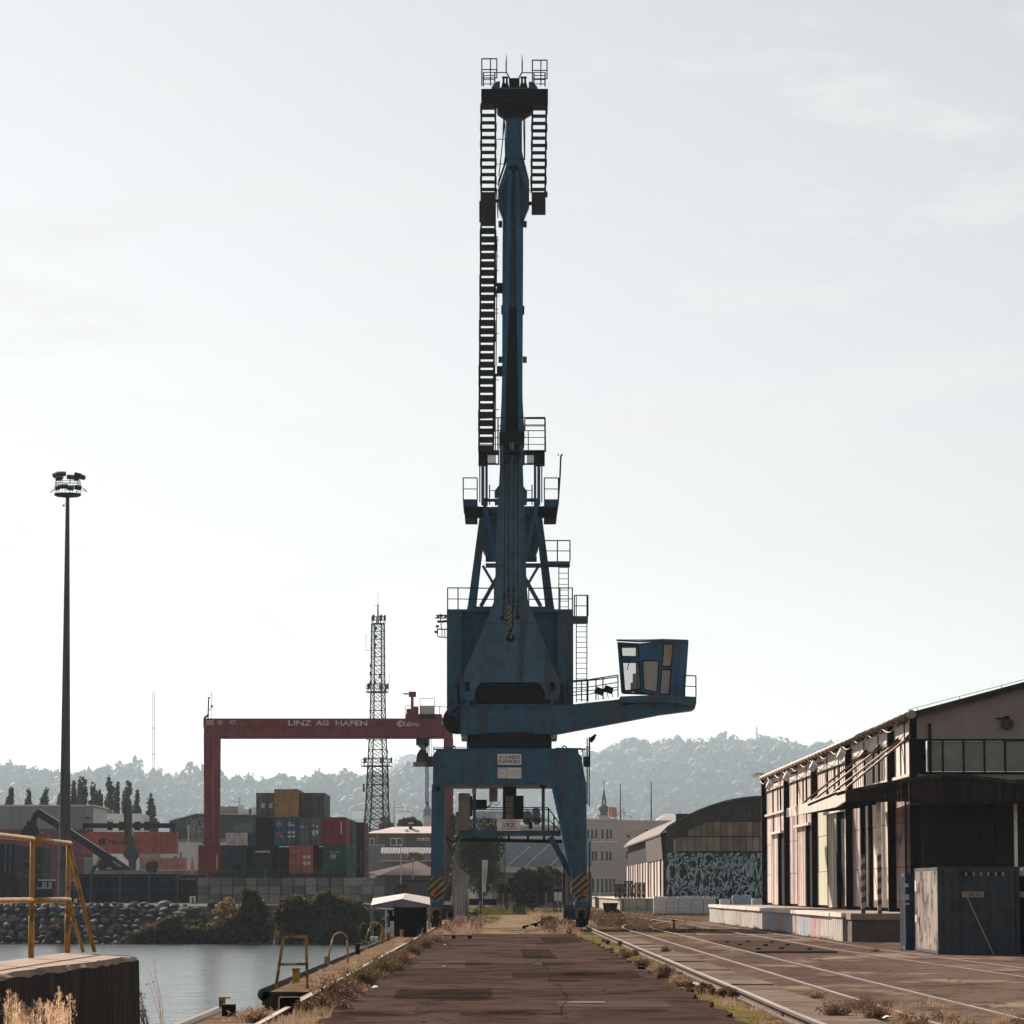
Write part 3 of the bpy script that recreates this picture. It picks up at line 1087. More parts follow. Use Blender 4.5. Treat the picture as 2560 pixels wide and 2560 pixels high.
f.path([P(1230 + 20 * q, 2005 + 14 * math.sin(q * 3.14) * .6, YG + .5) for q in np.linspace(0, 1, 8)], .015, 4)
f.obj('cable', BLACK, CR)
tw = MB().rect(1257, 1291, 1966, 2048, YG + .6, .12)
tw.rect(1257, 1263, 1966, 2048, YG, .8); tw.rect(1284, 1291, 1966, 2048, YG, .8)
tw = tw.obj('stair_tower', DARK, CR)
PANEL = mat('dusty_panel', (.46, .42, .38), (.34, .30, .27), rough=.7)
for i in range(4):
    MB().rect(1264, 1283.5, 1990 + i * 14.4, 2003 + i * 14.4, YG + .55, .03).obj('pane', PANEL, tw)
MB().rect(1291, 1309, 1989, 2048, YG + .2, .5).obj('dark_cabinet', DARK, CR)
MB().rect(1180, 1191, 1963, 1985, YG - .2, .25).obj('lamp_housing', PANEL, CR)
MB().rect(1322, 1331, 2056, 2072, YG + .6, .4).obj('winch', DARK, CR)
sg = MB().rect(1243, 1301, 2048, 2077, YG - .12, .04).obj('maker_board', WHITE, CR)
r_ = MB().rect(1256, 1288, 2058, 2067.5, YG - .135, .012).obj('red_field', REDINK, sg)
a, b = P(1258, 2066, YG - .145), P(1286, 2059.5, YG - .145)
text('ELIN', a, b.x - a.x, b.z - a.z, WHITE, sg, bold=.03)
for s_, x0, x1, y0, y1 in (('Elektro-Anlagen und', 1259, 1285, 2050, 2052.5), ('Energieversorgung Steuerung', 1250, 1294, 2053.5, 2056), ('Energieversorgung GmbH', 1250, 1294, 2070, 2074)):
    a, b = P(x0, y1, YG - .125), P(x1, y0, YG - .125)
    text(s_, a, b.x - a.x, b.z - a.z, INK, sg, bold=.01)
f = MB()
for py in (2019, 2024, 2048, 2053):
    f.tube(P(1180, py, YG + 1.2), P(1371, py, YG + 1.2), .025, n=5)
for x in (1371, 1385):
    f.tube(P(x, 2020 + (x - 1371) * 1.2, YG + 1.2), P(x, 2078, YG + 1.2), .04, n=5)
f.tube(P(1371, 2020, YG + 1.2), P(1400, 2062, YG + 1.2), .03, n=5)
f.tube(P(1371, 2048, YG + 1.2), P(1400, 2078, YG + 1.2), .025, n=5)
f.obj('railing', DARK, CR)
f = MB()
f.path([P(1114 + 34 * q, 2090 + 14 * math.sin(q * math.pi), YF + .4) for q in np.linspace(0, 1, 9)], .04, 6)
f.path([P(1117 + 27 * q, 2094 + 34 * math.sin(q * math.pi), YF + .45) for q in np.linspace(0, 1, 12)], .025, 6)
f.obj('slack_cable', BLACK, CR)
ladder(P(1474, 2290, YF + 1.0), P(1474, 2105, YF + 1.0), .35, CR, 14, r=.02, side=(0, 1, 0))
f = MB().tube(P(1410, 2160, YF + .5), P(1410, 2300, YF + .5), .05, n=6).obj('down_pipe', DARK, CR)

# ---- slewing ring and upper works
YH = 188.3
c = P(1273, 1872, 190)
f = MB()
z0, z1 = P(1273, 1872, 188).z, P(1273, 1836, 188).z
f.tube((c.x, 190, z0 - .2), (c.x, 190, z1 + .1), 2.15, n=40)
f.obj('slewing_column', DARK, CR)
f = MB()
for k in range(40):
    a = k / 40 * 6.283
    f.box((c.x + 2.17 * math.cos(a), 190 + 2.17 * math.sin(a), (z0 + z1) / 2), (.07, .07, z1 - z0), Matrix.Rotation(a, 3, 'Z'))
f.obj('ring_bolts', DARK, CR)
for x0, x1 in ((1153, 1168), (1378, 1393)):
    MB().rect(x0, x1, 1835, 1848, YH + .2, 3.0).obj('support_block', CONC if 0 else PANEL, CR)
MB().pp([(1151, 1763), (1381, 1765), (1381, 1835), (1151, 1835)], YH, 6.0).obj('slewing_frame', BLUE, CR)
f = MB().rect(1165, 1168, 1765, 1834, YH - .02, .05); f.rect(1151, 1381, 1761, 1766, YH - .12, .3); f.rect(1372, 1375, 1765, 1834, YH - .02, .05)
f.obj('frame_seam', BLUE2, CR)
# cabin arm
MB().pp([(1381, 1766), (1551, 1748), (1646, 1754), (1646, 1786), (1381, 1836)], YH + .05, 1.9).obj('cabin_arm', BLUE, CR)
MB().prism([P(1646, 1754, YH + .05), P(1741, 1757, YH + 1.6), P(1737, 1772, YH + 1.6), P(1731, 1776, YH + 1.6), P(1646, 1787, YH + .05)], (0, 1.2, 0)).obj('arm_tip', BLUE, CR)

# ---- machinery house
YM = 190.0
MB().pp([(1117, 1529), (1433, 1529), (1433, 1762), (1151, 1765), (1147, 1797), (1134, 1790), (1117, 1785)], YM, 9.0).obj('machine_house', BLUE2, CR)
f = MB().pp([(1117, 1529), (1155, 1529), (1155, 1762), (1117, 1784)], YM - .55, .56)
f.obj('corner_panel', BLUE, CR)
MB().rect(1394, 1433, 1529, 1760, YM - .55, .56).obj('corner_panel', BLUE, CR)
f = MB().rect(1117, 1433, 1523, 1530, YM - .62, 3)
f.rect(1117, 1155, 1545, 1548, YM - .58, .1); f.rect(1394, 1433, 1545, 1548, YM - .58, .1)
f.rect(1157, 1392, 1530, 1543, YM - .2, .3)
f.obj('roof_edge', BLUE, CR)
f = MB()
for x in (1160, 1174, 1182, 1372):
    f.rect(x - 2, x + 2, 1543, 1760, YM - .1, .12)
f.obj('wall_rib', BLUE, CR)
f = MB().tube(P(1143, 1800, YM + .4), P(1143, 1800, YM + 1.2), .75, n=20)
f.obj('cable_drum', DARK, CR)
# railing on the roof
for pts in ([P(1119, 1525, YM + 6), P(1119, 1525, YM - .5), P(1145, 1525, YM - .5), P(1236, 1526, YM - .3)], [P(1322, 1526, YM - .3), P(1400, 1525, YM - .4), P(1431, 1525, YM - .5), P(1431, 1525, YM + 6)]):
    rail_run(pts, 1.15, CR, mids=1, every=1.3)
# floodlight bracket on the left of the house
f = MB()
for y in (1545, 1573):
    f.bar(P(1087 if y < 1560 else 1092, y, YM), P(1118, y, YM), .06)
f.bar(P(1094, 1590, YM), P(1094, 1573, YM), .05); f.bar(P(1094, 1592, YM), P(1118, 1594, YM), .05)
for x in (1105, 1112):
    f.bar(P(x, 1592, YM), P(x, 1573, YM), .04)
f.bar(P(1100, 1533, YM), P(1104, 1575, YM), .05)
fb = f.obj('lamp_bracket', DARK, CR)
for x, y in ((1095, 1540), (1104, 1539), (1113, 1540), (1097, 1554), (1107, 1554), (1114, 1553), (1093, 1566), (1090, 1580)):
    MB().pp([(x - 5, y - 3), (x + 5, y - 3), (x + 3, y + 2), (x - 2, y + 3)], YM - .1, .25).obj('floodlight', DARK, fb)

# ---- far right ladder beside the house
ladder(P(1454, 1756, YM + .2), P(1454, 1560, YM + .2), .55, CR, 15, side=(1, 0, 0))
f = MB().rect(1432, 1470, 1540, 1556, YM, 1.2).obj('ladder_landing', BLUE, CR)
rail_run([P(1436, 1541, YM), P(1470, 1541, YM), P(1470, 1541, YM + 1.2)], 1.1, CR, every=.7)
ladder(P(1454, 1540, YM + .2), P(1454, 1490, YM + .2), .55, CR, 1)
# middle ladder on the roof
ladder(P(1409, 1524, YM + .6), P(1409, 1412, YM + .6), .5, CR, 8)
f = MB().rect(1362, 1425, 1403, 1411, YM + .3, 1.5); f.rect(1362, 1425, 1411, 1417, YM + .6, .3)
f.obj('landing', BLUE, CR)
rail_run([P(1362, 1403, YM + .3), P(1425, 1403, YM + .3), P(1425, 1403, YM + 1.8)], 1.08, CR, every=.65)

# ---- A frame behind the jib
YA = 191.0
for s in (-1, 1):
    m = lambda x: 1277 + s * (1277 - x) * -1 if s > 0 else x     # mirrored about the crane's axis
    mx_ = (lambda x: x) if s < 0 else (lambda x: 2554 - x)
    for oy in (0, 3.2):
        f = MB().pp([(mx_(1199), 1290), (mx_(1216), 1290), (mx_(1190), 1524), (mx_(1168), 1524)], YA + oy, .5)
        f.obj('tower_leg', BLUE, CR)
    f = MB().pp([(mx_(1203), 1158), (mx_(1211), 1158), (mx_(1211), 1262), (mx_(1203), 1262)], YA - .4, .3).obj('tower_post', BLUE2, CR)
    f = MB().pp([(mx_(1213), 1158), (mx_(1219.5), 1158), (mx_(1219.5), 1275), (mx_(1213), 1275)], YA + 1.6, .3).obj('tower_post', BLUE, CR)
    f = MB().pp([(mx_(1198), 1158), (mx_(1201), 1158), (mx_(1201), 1255), (mx_(1198), 1255)], YA + 2.0, .2).obj('tower_post', DARK, CR)
    f = MB()
    f.bar(P(mx_(1208), 1250, YA - .5), P(mx_(1242), 1400, YA - .5), .19, .2)
    f.bar(P(mx_(1228), 1318, YA - .3), P(mx_(1244), 1345, YA - .3), .13, .2)
    f.obj('tower_brace', BLUE2, CR)
    f = MB()
    f.bar(P(mx_(1207), 1414, YA + .2), P(mx_(1262), 1508, YA + .2), .14, .14)
    f.bar(P(mx_(1202), 1516, YA + .3), P(mx_(1256), 1420, YA + .3), .26, .2)
    f.obj('cross_brace', BLUE, CR)
    # side walkway
    f = MB().pp([(mx_(1157), 1248), (mx_(1194), 1248), (mx_(1194), 1263), (mx_(1158), 1263)], YA - 1.1, .12)
    f.pp([(mx_(1158), 1263), (mx_(1194), 1263), (mx_(1194), 1266), (mx_(1158), 1266)], YA - 1.1, 4.0)
    wk = f.obj('side_walkway', BLUE, CR)
    MB().pp([(mx_(1161), 1264), (mx_(1193), 1264), (mx_(1193), 1296), (mx_(1162), 1296)], YA - .6, 3.2).obj('walkway_floor', DARK, wk)
    rail_run([P(mx_(1158), 1250, YA + 2.5), P(mx_(1158), 1250, YA - 1.1), P(mx_(1193), 1250, YA - 1.1)], 1.16, wk, every=.9)
    f = MB()
    f.tube(P(mx_(1224), 1262, YA + 1.2), P(mx_(1224), 1212, YA + 1.2), .035, n=5)
    f.tube(P(mx_(1224), 1226, YA + 1.2), P(mx_(1248), 1226, YA + 1.2), .02, n=4)
    f.obj('stanchion', DARK, CR)
    MB().pp([(mx_(1236), 1228), (mx_(1248), 1212), (mx_(1258), 1212), (mx_(1258), 1262), (mx_(1237), 1262)], YA + .9, .3).obj('bracket_plate', BLUE, CR)
a = P(1206, 1278, YA); b = P(1348, 1278, YA)
MB().tube((a.x - .4, YA + .2, a.z), (b.x + .4, YA + .2, a.z), .29, n=18).obj('cross_tube', BLUE, CR, smooth=True)
MB().tube(P(1210, 1250, YA - .3), P(1344, 1250, YA - .3), .10, n=10).obj('upper_cross_tube', BLUE2, CR, smooth=True)
f = MB().rect(1193, 1206, 1266, 1290, YA - .3, 1.2); f.rect(1348, 1361, 1266, 1290, YA - .3, 1.2)
f.obj('tube_end_housing', DARK, CR)
MB().pp([(1216, 1285), (1338, 1285), (1344, 1300), (1346, 1370), (1335, 1398), (1220, 1398), (1205, 1370), (1208, 1300)], YA + 1.2, 1.6).obj('counterweight', BLUE, CR)
f = MB().rect(1214, 1342, 1390, 1403, YA + .6, .5); f.rect(1214, 1362, 1408, 1416, YA + .6, .9)
f.obj('cross_beam', BLUE, CR)
f = MB().rect(1168, 1386, 1516, 1525, YA - .4, 1.0)
f.obj('sill_beam', BLUE, CR)
f = MB().path([P(1395, 1262, YA - .8), P(1400, 1190, YA - .8), P(1402, 1142, YA - .8), P(1405, 1136, YA - .8)], .05, 6)
f.tube(P(1394.5, 1137, YA - .8), P(1397, 1137, YA - .8), .06, n=8)
f.obj('wind_gauge_pole', DARK, CR)

# ---- main jib (leans out a little towards the water end)
yj = lambda py: 188.2 - (1740 - py) * (1.5 / 1260)
jib = MB().pp([(1151, 1735), (1151, 1700), (1163, 1675), (1205, 1578), (1236, 1500), (1238, 1450), (1240, 1359), (1250, 1162), (1255, 1010), (1256, 640), (1257, 545), (1308, 545), (1308, 640),
               (1306, 1010), (1307, 1162), (1314, 1359), (1316, 1450), (1320, 1502), (1350, 1578), (1388, 1675), (1399, 1700), (1399, 1735), (1395, 1748), (1386, 1753), (1364, 1750), (1362, 1728), (1348, 1706),
               (1201, 1706), (1187, 1728), (1185, 1750), (1166, 1753), (1155, 1748)], yj, 1.1).obj('main_jib', JIBM, CR)
f = MB()
f.add([P(1304.5, 1450, yj(1450) - .012), P(1305.5, 1450, yj(1450) - .012), P(1305.5, 1704, yj(1704) - .012), P(1304.5, 1704, yj(1704) - .012)], [(0, 1, 2, 3)])
f.add([P(1212, 1558, yj(1558) - .012), P(1341, 1558, yj(1558) - .012), P(1341, 1558.8, yj(1558) - .012), P(1212, 1558.8, yj(1558) - .012)], [(0, 1, 2, 3)])
f.obj('weld_seam', DARK, jib, fix=False)
for xc in (1168.5, 1381.5):
    MB().rect(xc - 5.5, xc + 5.5, 1705, 1730, yj(1715) - .06, .08).obj('lug_slot', BLACK, jib)
    f = MB().rect(xc - 4.5, xc + 4.5, 1728, 1761, yj(1745) - .22, .6)
    f.tube(P(xc, 1732, yj(1740) - .22), P(xc, 1732, yj(1740) + .5), .095, n=14)
    f.obj('hinge_lug', BLUE2, jib)
MB().rect(1188, 1361, 1712, 1760, YH + .5, .1).obj('jib_foot_shade_sheet', BLACK, CR)  # black sheet put in for the deep shade of the jib foot recess
f = MB().rect(1143, 1149, 1712, 1760, YH + .2, .5)
f.rect(1402, 1410, 1708, 1758, YH + .2, .4)
f.obj('hinge_box', DARK, CR)
for y in (559, 898):
    for x in (1251, 1312):
        MB().rect(x - 5, x + 5, y - 7, y + 7, yj(y) + .3, .35).obj('jib_bracket', BLUE, jib)
for y in (718, 926, 774):
    f = MB().rect(1242 if y != 774 else 1253, 1256, y - 11, y + 10, yj(y) + .3, .35)
    if y != 774: f.rect(1234, 1256, y + 8, y + 12, yj(y) + .2, .5)
    else: f.rect(1306, 1311, y - 10, y + 10, yj(y) + .3, .35)
    f.obj('jib_step', DARK, jib)

# ---- fly jib: joint housing, twin plates, tail and tip
yf = lambda py: 184.6 + (1150 - py) * (1.9 / 935)
hx = [(1265, 292), (1305, 292), (1305, 378), (1312, 407), (1323, 451), (1323, 515), (1310, 546), (1257, 546), (1245, 515), (1245, 451), (1258, 415), (1264, 378)]
fly = MB().pp(hx, lambda q: yf(q) + .45, .8).obj('fly_jib', BLUE, CR)
for poly in ([(1249, 1095), (1253.6, 1002), (1259.4, 767), (1263, 640), (1269.6, 425), (1279.7, 425), (1275.4, 640), (1272, 767), (1263.8, 1002), (1264, 1095)],
             [(1312, 1095), (1306.7, 1002), (1304.4, 767), (1303, 640), (1298, 425), (1288.4, 425), (1290, 640), (1291.3, 767), (1295.7, 1002), (1296, 1095)]):
    MB().pp(poly, yf, .28).obj('side_plate', BLUE2, fly)
MB().pp([(1263, 1000), (1271, 767), (1292, 767), (1297, 1000), (1306, 1006), (1306, 1095), (1254, 1095), (1254, 1006)], lambda q: yf(q) + .3, .1).obj('web_plate', DARK, fly)
MB().pp([(1271, 766), (1278, 432), (1290, 432), (1292, 766)], lambda q: yf(q) + .3, .1).obj('web_plate', BLUE, fly)
MB().pp([(1266, 395), (1276, 292), (1294, 292), (1302, 395)], lambda q: yf(q) + .38, .1).obj('tail_plate', BLUE2, fly)
f = MB()
for s in (-1, 1):
    f.bar(P(1284 + s * 13, 409, yf(410) + .1), P(1284 + s * 36, 478, yf(478) + .1), .13, .2)
f.rect(1271, 1298, 403, 413, yf(410), .4)
f.obj('chevron_frame', BLUE2, fly)
MB().rect(1274, 1296, 413, 430, yf(420) + .1, .2).obj('chevron_recess', BLACK, fly)
MB().pp([(1264, 292), (1243, 278), (1243, 248), (1330, 248), (1330, 278), (1306, 292)], yf(270) + .3, 1.0).obj('tail_head', DARK, fly)
MB().rect(1203, 1370, 222, 258, yf(240), 1.3).obj('top_cross_beam', DARK, fly)
f = MB().pp([(1229, 217), (1241, 204), (1250, 203), (1250, 222), (1229, 222)], yf(210) + .2, .5)
f.pp([(1344, 218), (1332, 205), (1322, 204), (1322, 222), (1344, 222)], yf(210) + .2, .5)
f.rect(1239, 1332, 219, 226, yf(210), .2)
f.obj('beam_shoulder', BLUE, fly)
f = MB().pp([(1272, 195), (1299, 195), (1299, 232), (1275, 232)], yf(210) + .3, .6)
for x in (1259, 1267, 1305, 1313):
    f.rect(x - 2.5, x + 2.5, 194, 222, yf(210) + .4, .3)
    f.pp([(x - 7, 222), (x - 3, 206), (x + 3, 206), (x + 7, 222)], yf(210) + .5, .3)
    f.rect(x - 4, x + 4, 191, 193, yf(210) + .4, .3)
f.obj('sheave_block', DARK, fly)
for s in (-1, 1):
    f = MB().path([P(1285.5 + s * 12, 194, yf(200) + .5), P(1285.5 + s * 20, 180, yf(200) + .5), P(1285.5 + s * 20, 160, yf(200) + .5)], .035, 5)
    f.tube(P(1285.5 + s * 20, 162, yf(200) + .5), P(1285.5 + s * 19.5, 137, yf(200) + .5), .045, .012, 6)
    f.obj('lightning_rod', DARK, fly)
f = MB().rect(1237, 1265, 180, 182, yf(200), .05)
f.rect(1305, 1336, 180.5, 182.5, yf(200), .05)
f.obj('top_rail', DARK, fly)
for x0, x1, yt, ym, yb in ((1204.5, 1242, 147, 174, 195), (1331, 1367.5, 150.5, 176, 197)):
    f = MB()
    A = lambda x, y, dy=0: P(x, y, yf(200) + dy)
    f.path([A(x0, 214), A(x0, yt), A(x1, yt), A(x1, yb)], .035, 6)
    f.tube(A((x0 + x1) / 2 + 3, yt), A((x0 + x1) / 2 + 3, 214), .03, n=5)
    f.tube(A(x0, ym), A(x1, ym), .03, n=5); f.tube(A(x0, yb), A(x1, yb), .03, n=5)
    for y in (181, 189, 199, 210):
        f.tube(A(x0 + 4, y, .9), A(x1 - 5, y, .9), .025, n=5)
    for x in (x0 + 4, x1 - 5):
        f.tube(A(x, 181, .9), A(x, 216, .9), .035, n=5)
    f.obj('platform_railing', DARK, fly)


def flight(xl0, xl1, xr0, xr1, y0, y1, n, thick, parent, nm='stair_flight'):
    """Stair flight on the jib: stringers and separate treads, narrowing from (y1) to (y0)."""
    f = MB()
    for q in (0, 1):
        X0, X1 = ((xl0, xl1), (xr0, xr1))[q]
        f.pp([(X0 - 2.4, y0), (X0 + 2.2, y0), (X1 + 2.2, y1), (X1 - 2.4, y1)], lambda v: yf(v) - .35, .25)
        k = 5
        for i in range(k):                            # stepped plates on the stringers
            a = y0 + (y1 - y0) * (i + .08) / k; b = y0 + (y1 - y0) * (i + .58) / k
            xa = X0 + (X1 - X0) * (a - y0) / (y1 - y0); s = -1 if q == 0 else 1
            f.pp([(xa + s * .5, a), (xa + s * 3.4, a + 2), (xa + s * 3.4, b - 2), (xa + s * .5, b)], lambda v: yf(v) - .33, .2)
    o = f.obj(nm, DARK, parent)
    for i in range(n):
        y = y0 + (y1 - y0) * (i + .62) / n
        q = (y - y0) / (y1 - y0)
        h = (y1 - y0) / n * thick
        xa, xb = xl0 + (xl1 - xl0) * q, xr0 + (xr1 - xr0) * q
        MB().pp([(xa + 1.5, y - h / 2), (xb - 1.5, y - h / 2), (xb - 1.5, y + h / 2), (xa + 1.5, y + h / 2)], yf(y) - .34, .14).obj('tread', TREADM, o)
    return o


flight(1203.5, 1203, 1238.5, 1238.5, 258, 480, 12, .42, fly)
flight(1202.5, 1197.5, 1238, 1233, 564, 1128, 27, .72, fly)
flight(1331.5, 1328.5, 1366, 1363, 260, 480, 12, .42, fly)
MB().rect(1201, 1240, 480, 564, yf(520) - .35, .2).obj('stair_landing', TREADM, fly)
f = MB().rect(1329, 1364, 480, 536, yf(500) - .35, .2)
f.rect(1364, 1369, 478, 492, yf(480) - .3, .2); f.rect(1322, 1331, 504, 511, yf(500), .3)
f.obj('stair_landing', TREADM, fly)
f = MB().rect(1198, 1202, 502, 555, yf(530) - .3, .15)
f.rect(1238, 1248, 498, 503, yf(500) - .1, .4)
f.obj('landing_edge', DARK, fly)
# hand rail pipes beside the stairs
f = MB()
for a_, b_ in (((1262, 290), (1264, 420)), ((1259, 292), (1257, 350)), ((1250, 415), (1262, 300)), ((1247, 440), (1258, 340)), ((1312, 285), (1312, 400)), ((1308.5, 285), (1311, 400)),
               ((1241, 470), (1245, 545)), ((1243, 590), (1241, 716)), ((1239, 590), (1239, 716)), ((1242, 720), (1240, 915)), ((1239, 940), (1238, 1125)), ((1237, 940), (1234, 1120))):
    f.tube(P(*a_, yf(a_[1]) + .2), P(*b_, yf(b_[1]) + .2), .028, n=5)
for y in (348, 410, 460, 600, 640, 676, 740, 773, 783, 834, 950, 1024):
    f.tube(P(1236, y, yf(y) + .2), P(1247 if y > 420 else 1262, y, yf(y) + .2), .02, n=4)
f.obj('hand_rail', DARK, fly)
# tip with walkway and sheaves
tip = MB().rect(1248, 1311, 1080, 1116, yf(1100) - .1, .9).obj('tip_head', DARK, fly)
for x in (1254, 1304):
    MB().rect(x - 5, x + 5, 1112, 1160, yf(1140) - .15, .8).obj('tip_cheek', BLUE2, fly)
MB().rect(1275, 1284, 1106, 1122, yf(1120) - .3, .2).obj('limit_switch', PANEL, fly)
z = P(1280, 1135, yf(1135)).z
for x in (1261, 1268, 1274, 1287, 1293, 1300):
    c = P(x, 1138, yf(1140) + .25)
    MB().tube((c.x - .045, c.y, c.z), (c.x + .045, c.y, c.z), .46, n=22).obj('sheave', BLACK, fly)
MB().tube(P(1250, 1133, yf(1135) + .25), P(1310, 1133, yf(1135) + .25), .1, n=10).obj('sheave_axle', DARK, fly)
for x0, x1 in ((1196, 1248), (1309, 1362)):
    w = MB().rect(x0, x1, 1125, 1131, yf(1130) - .3, 1.2)
    w.rect(x0, x1, 1158, 1162, yf(1130) - .3, .1); w.rect(x0, x0 + 3, 1131, 1162, yf(1130) - .3, .1); w.rect(x1 - 3, x1, 1131, 1162, yf(1130) - .3, .1)
    w.rect(x0 + (0 if x0 < 1250 else 26), x0 + (23 if x0 < 1250 else 53), 1131, 1161, yf(1130) - .2, .9)
    w = w.obj('tip_walkway', DARK, fly)
    grille(x0 + (23 if x0 < 1250 else 8), x0 + (44 if x0 < 1250 else 27), 1132, 1158, yf(1130) - .1, w, 11, TREADM)
rail_run([P(1363, 1128, yf(1130) + .9), P(1362, 1128, yf(1130) - .3), P(1197, 1128, yf(1130) - .3), P(1197, 1128, yf(1130) + .9)], 1.05, fly, mids=2, every=.9, r=.025)
rail_run([P(1312, 1078, yf(1090) + .8), P(1362, 1078, yf(1090) + .8), P(1362, 1078, yf(1090) + .9)], .65, fly, mids=1, every=1.2)
f = MB().path([P(1196, 1046, yf(1050)), P(1245, 1044.5, yf(1050)), P(1362, 1043.5, yf(1050)), P(1363, 1048, yf(1050)), P(1364, 1130, yf(1050))], .03, 5)
f.path([P(1245, 1065, yf(1050)), P(1362, 1065, yf(1050))], .022, 4)
f.tube(P(1245, 1045, yf(1050)), P(1245, 1128, yf(1050)), .035, n=5)
f.obj('back_railing', DARK, fly)

# ---- ropes, chains, hook block
yr = 184.5
ropes = (((1263.8, 1150), (1260, 1486)), ((1272.3, 1150), (1271, 1465)), ((1284.2, 1150), (1284, 1465)), ((1293.3, 1150), (1294.6, 1493)))
for a_, b_ in ropes:
    MB().tube(P(*a_, yr), P(*b_, yr), .022, n=6).obj('hoist_rope', BLACK, CR)
    s = P(*b_, yr)
    f = MB().tube(s + Vector((0, 0, .18)), s - Vector((0, 0, .1)), .03, .07, 8)
    f.tube(s - Vector((0, 0, .1)), s - Vector((0, 0, .24)), .07, .04, 8)
    f.obj('rope_socket', DARK, CR)


def chain(a, b, parent):
    a, b = Vector(a), Vector(b)
    n = max(3, round((b - a).length / .14))
    o = MB()
    for i in range(n):
        c_ = a.lerp(b, (i + .5) / n)
        sx, sy = ((.05, 0), (0, .05))[i % 2]
        pts = [c_ + Vector((sx * math.cos(t_), sy * math.cos(t_), .095 * math.sin(t_))) for t_ in np.linspace(0, 2 * math.pi, 8)]
        o.path(pts, .02, 4)
    return o.obj('chain', DARK, parent)


chain(P(1260, 1492, yr), P(1259, 1545, yr), CR)
chain(P(1271, 1472, yr), P(1273, 1516, yr), CR)
chain(P(1284, 1472, yr), P(1283, 1520, yr), CR)
chain(P(1294.6, 1500, yr), P(1294, 1540, yr), CR)
HZ2 = stripes('hook_block_paint', (.02, .017, .012), (.36, .22, .05), .16, 40)
pts = [(1274.5 + 5.5 * math.cos(a), 1519 - 5 * math.sin(a)) for a in np.linspace(math.pi, 0, 9)] + [(1274.5 + 5.5 * math.cos(a), 1567 - 5 * math.sin(a)) for a in np.linspace(0, -math.pi, 9)]
hb = MB().pp(pts, yr - .2, .12)
hb.pp(pts, yr + .12, .12)
hb = hb.obj('hook_block', HZ2, CR)
MB().rect(1270, 1283, 1520, 1568, yr - .08, .2).obj('block_core', DARK, hb)
f = MB().bar(P(1252, 1549, yr + .02), P(1270, 1551, yr + .02), .07)
f.bar(P(1280, 1548, yr + .02), P(1297, 1541, yr + .02), .05)
f.box(P(1255, 1546, yr), (.16, .2, .2)); f.tube(P(1294, 1543, yr - .1), P(1294, 1543, yr + .1), .12, n=12)
f.obj('equaliser_bar', DARK, hb)
f = MB()
hook = []
for t_ in np.linspace(-2.35, 1.9, 18):
    rr = .21 - .05 * max(0, (t_ - .8)) / 1.1
    hook.append((rr, t_))
cx, cy = 1277, 1593
f.tube(P(1276, 1572, yr), P(1277, 1580, yr), .09, .08, 10)
N_ = 22
for i in range(N_):
    t0, t1 = -4.4 + 5.4 * i / N_, -4.4 + 5.4 * (i + 1) / N_
    def hp(t_):
        q = (t_ + 4.4) / 5.4
        rr = (5.2 + 3.6 * math.sin(q * math.pi)) * (1.0 if q < .8 else 1 - (q - .8) * .6)
        return P(cx - rr * math.cos(t_ + .55) * 1.0, cy - 8.2 * math.sin(-t_ - .55 + 3.14159) * (1.0), yr)
    q = (i + .5) / N_
    f.tube(hp(t0), hp(t1), .045 + .075 * math.sin(q * math.pi), .045 + .075 * math.sin((i + 1) / N_ * math.pi), 8)
f.obj('hook', BLACK, hb, smooth=True)

# ---- operator cab at the end of the arm
YC = YH - .4
D3 = .9                                          # how far the right side recedes
A_ = lambda x, y: P(x, y, YC + .9)               # left window face (recedes to the left)
CABIN = thing  # noqa
BIN = mat('cab_interior', (.06, .055, .05), (.035, .03, .03), rough=.8)
fl = MB().pp([(1551, 1741), (1642, 1737), (1741, 1742), (1741, 1759), (1646, 1755), (1551, 1757)], YC - .05, 2.4)
cab = fl.obj('operator_cab', BLUE, CR)
F0t, F0b = P(1543, 1605, YC + 1.1), P(1553, 1732, YC + 1.1)      # far-left edge
F1t, F1b = P(1598, 1608, YC), P(1606, 1729, YC)                  # corner left/middle
F2t, F2b = P(1659, 1603, YC), P(1648, 1739, YC)                  # corner middle/right
F3t, F3b = P(1719, 1604, YC + 1.6), P(1710, 1741, YC + 1.6)      # far-right edge


def panel(tl, tr, bl, br, holes, th, parent, name='cab_wall', mt=BLUE2):
    """Wall quad with rectangular window holes given in (u0,u1,v0,v1); built as separate strips."""
    pt = lambda u, v: (tl.lerp(tr, u)).lerp(bl.lerp(br, u), v)
    us = sorted({0, 1, *[h[0] for h in holes], *[h[1] for h in holes]})
    vs = sorted({0, 1, *[h[2] for h in holes], *[h[3] for h in holes]})
    n = (tr - tl).cross(bl - tl).normalized() * th
    m = MB()
    for i in range(len(us) - 1):
        for j in range(len(vs) - 1):
            uc, vc = (us[i] + us[i + 1]) / 2, (vs[j] + vs[j + 1]) / 2
            if any(h[0] < uc < h[1] and h[2] < vc < h[3] for h in holes): continue
            m.prism([pt(us[i], vs[j]), pt(us[i + 1], vs[j]), pt(us[i + 1], vs[j + 1]), pt(us[i], vs[j + 1])], n)
    o = m.obj(name, mt, parent)
    return o, pt


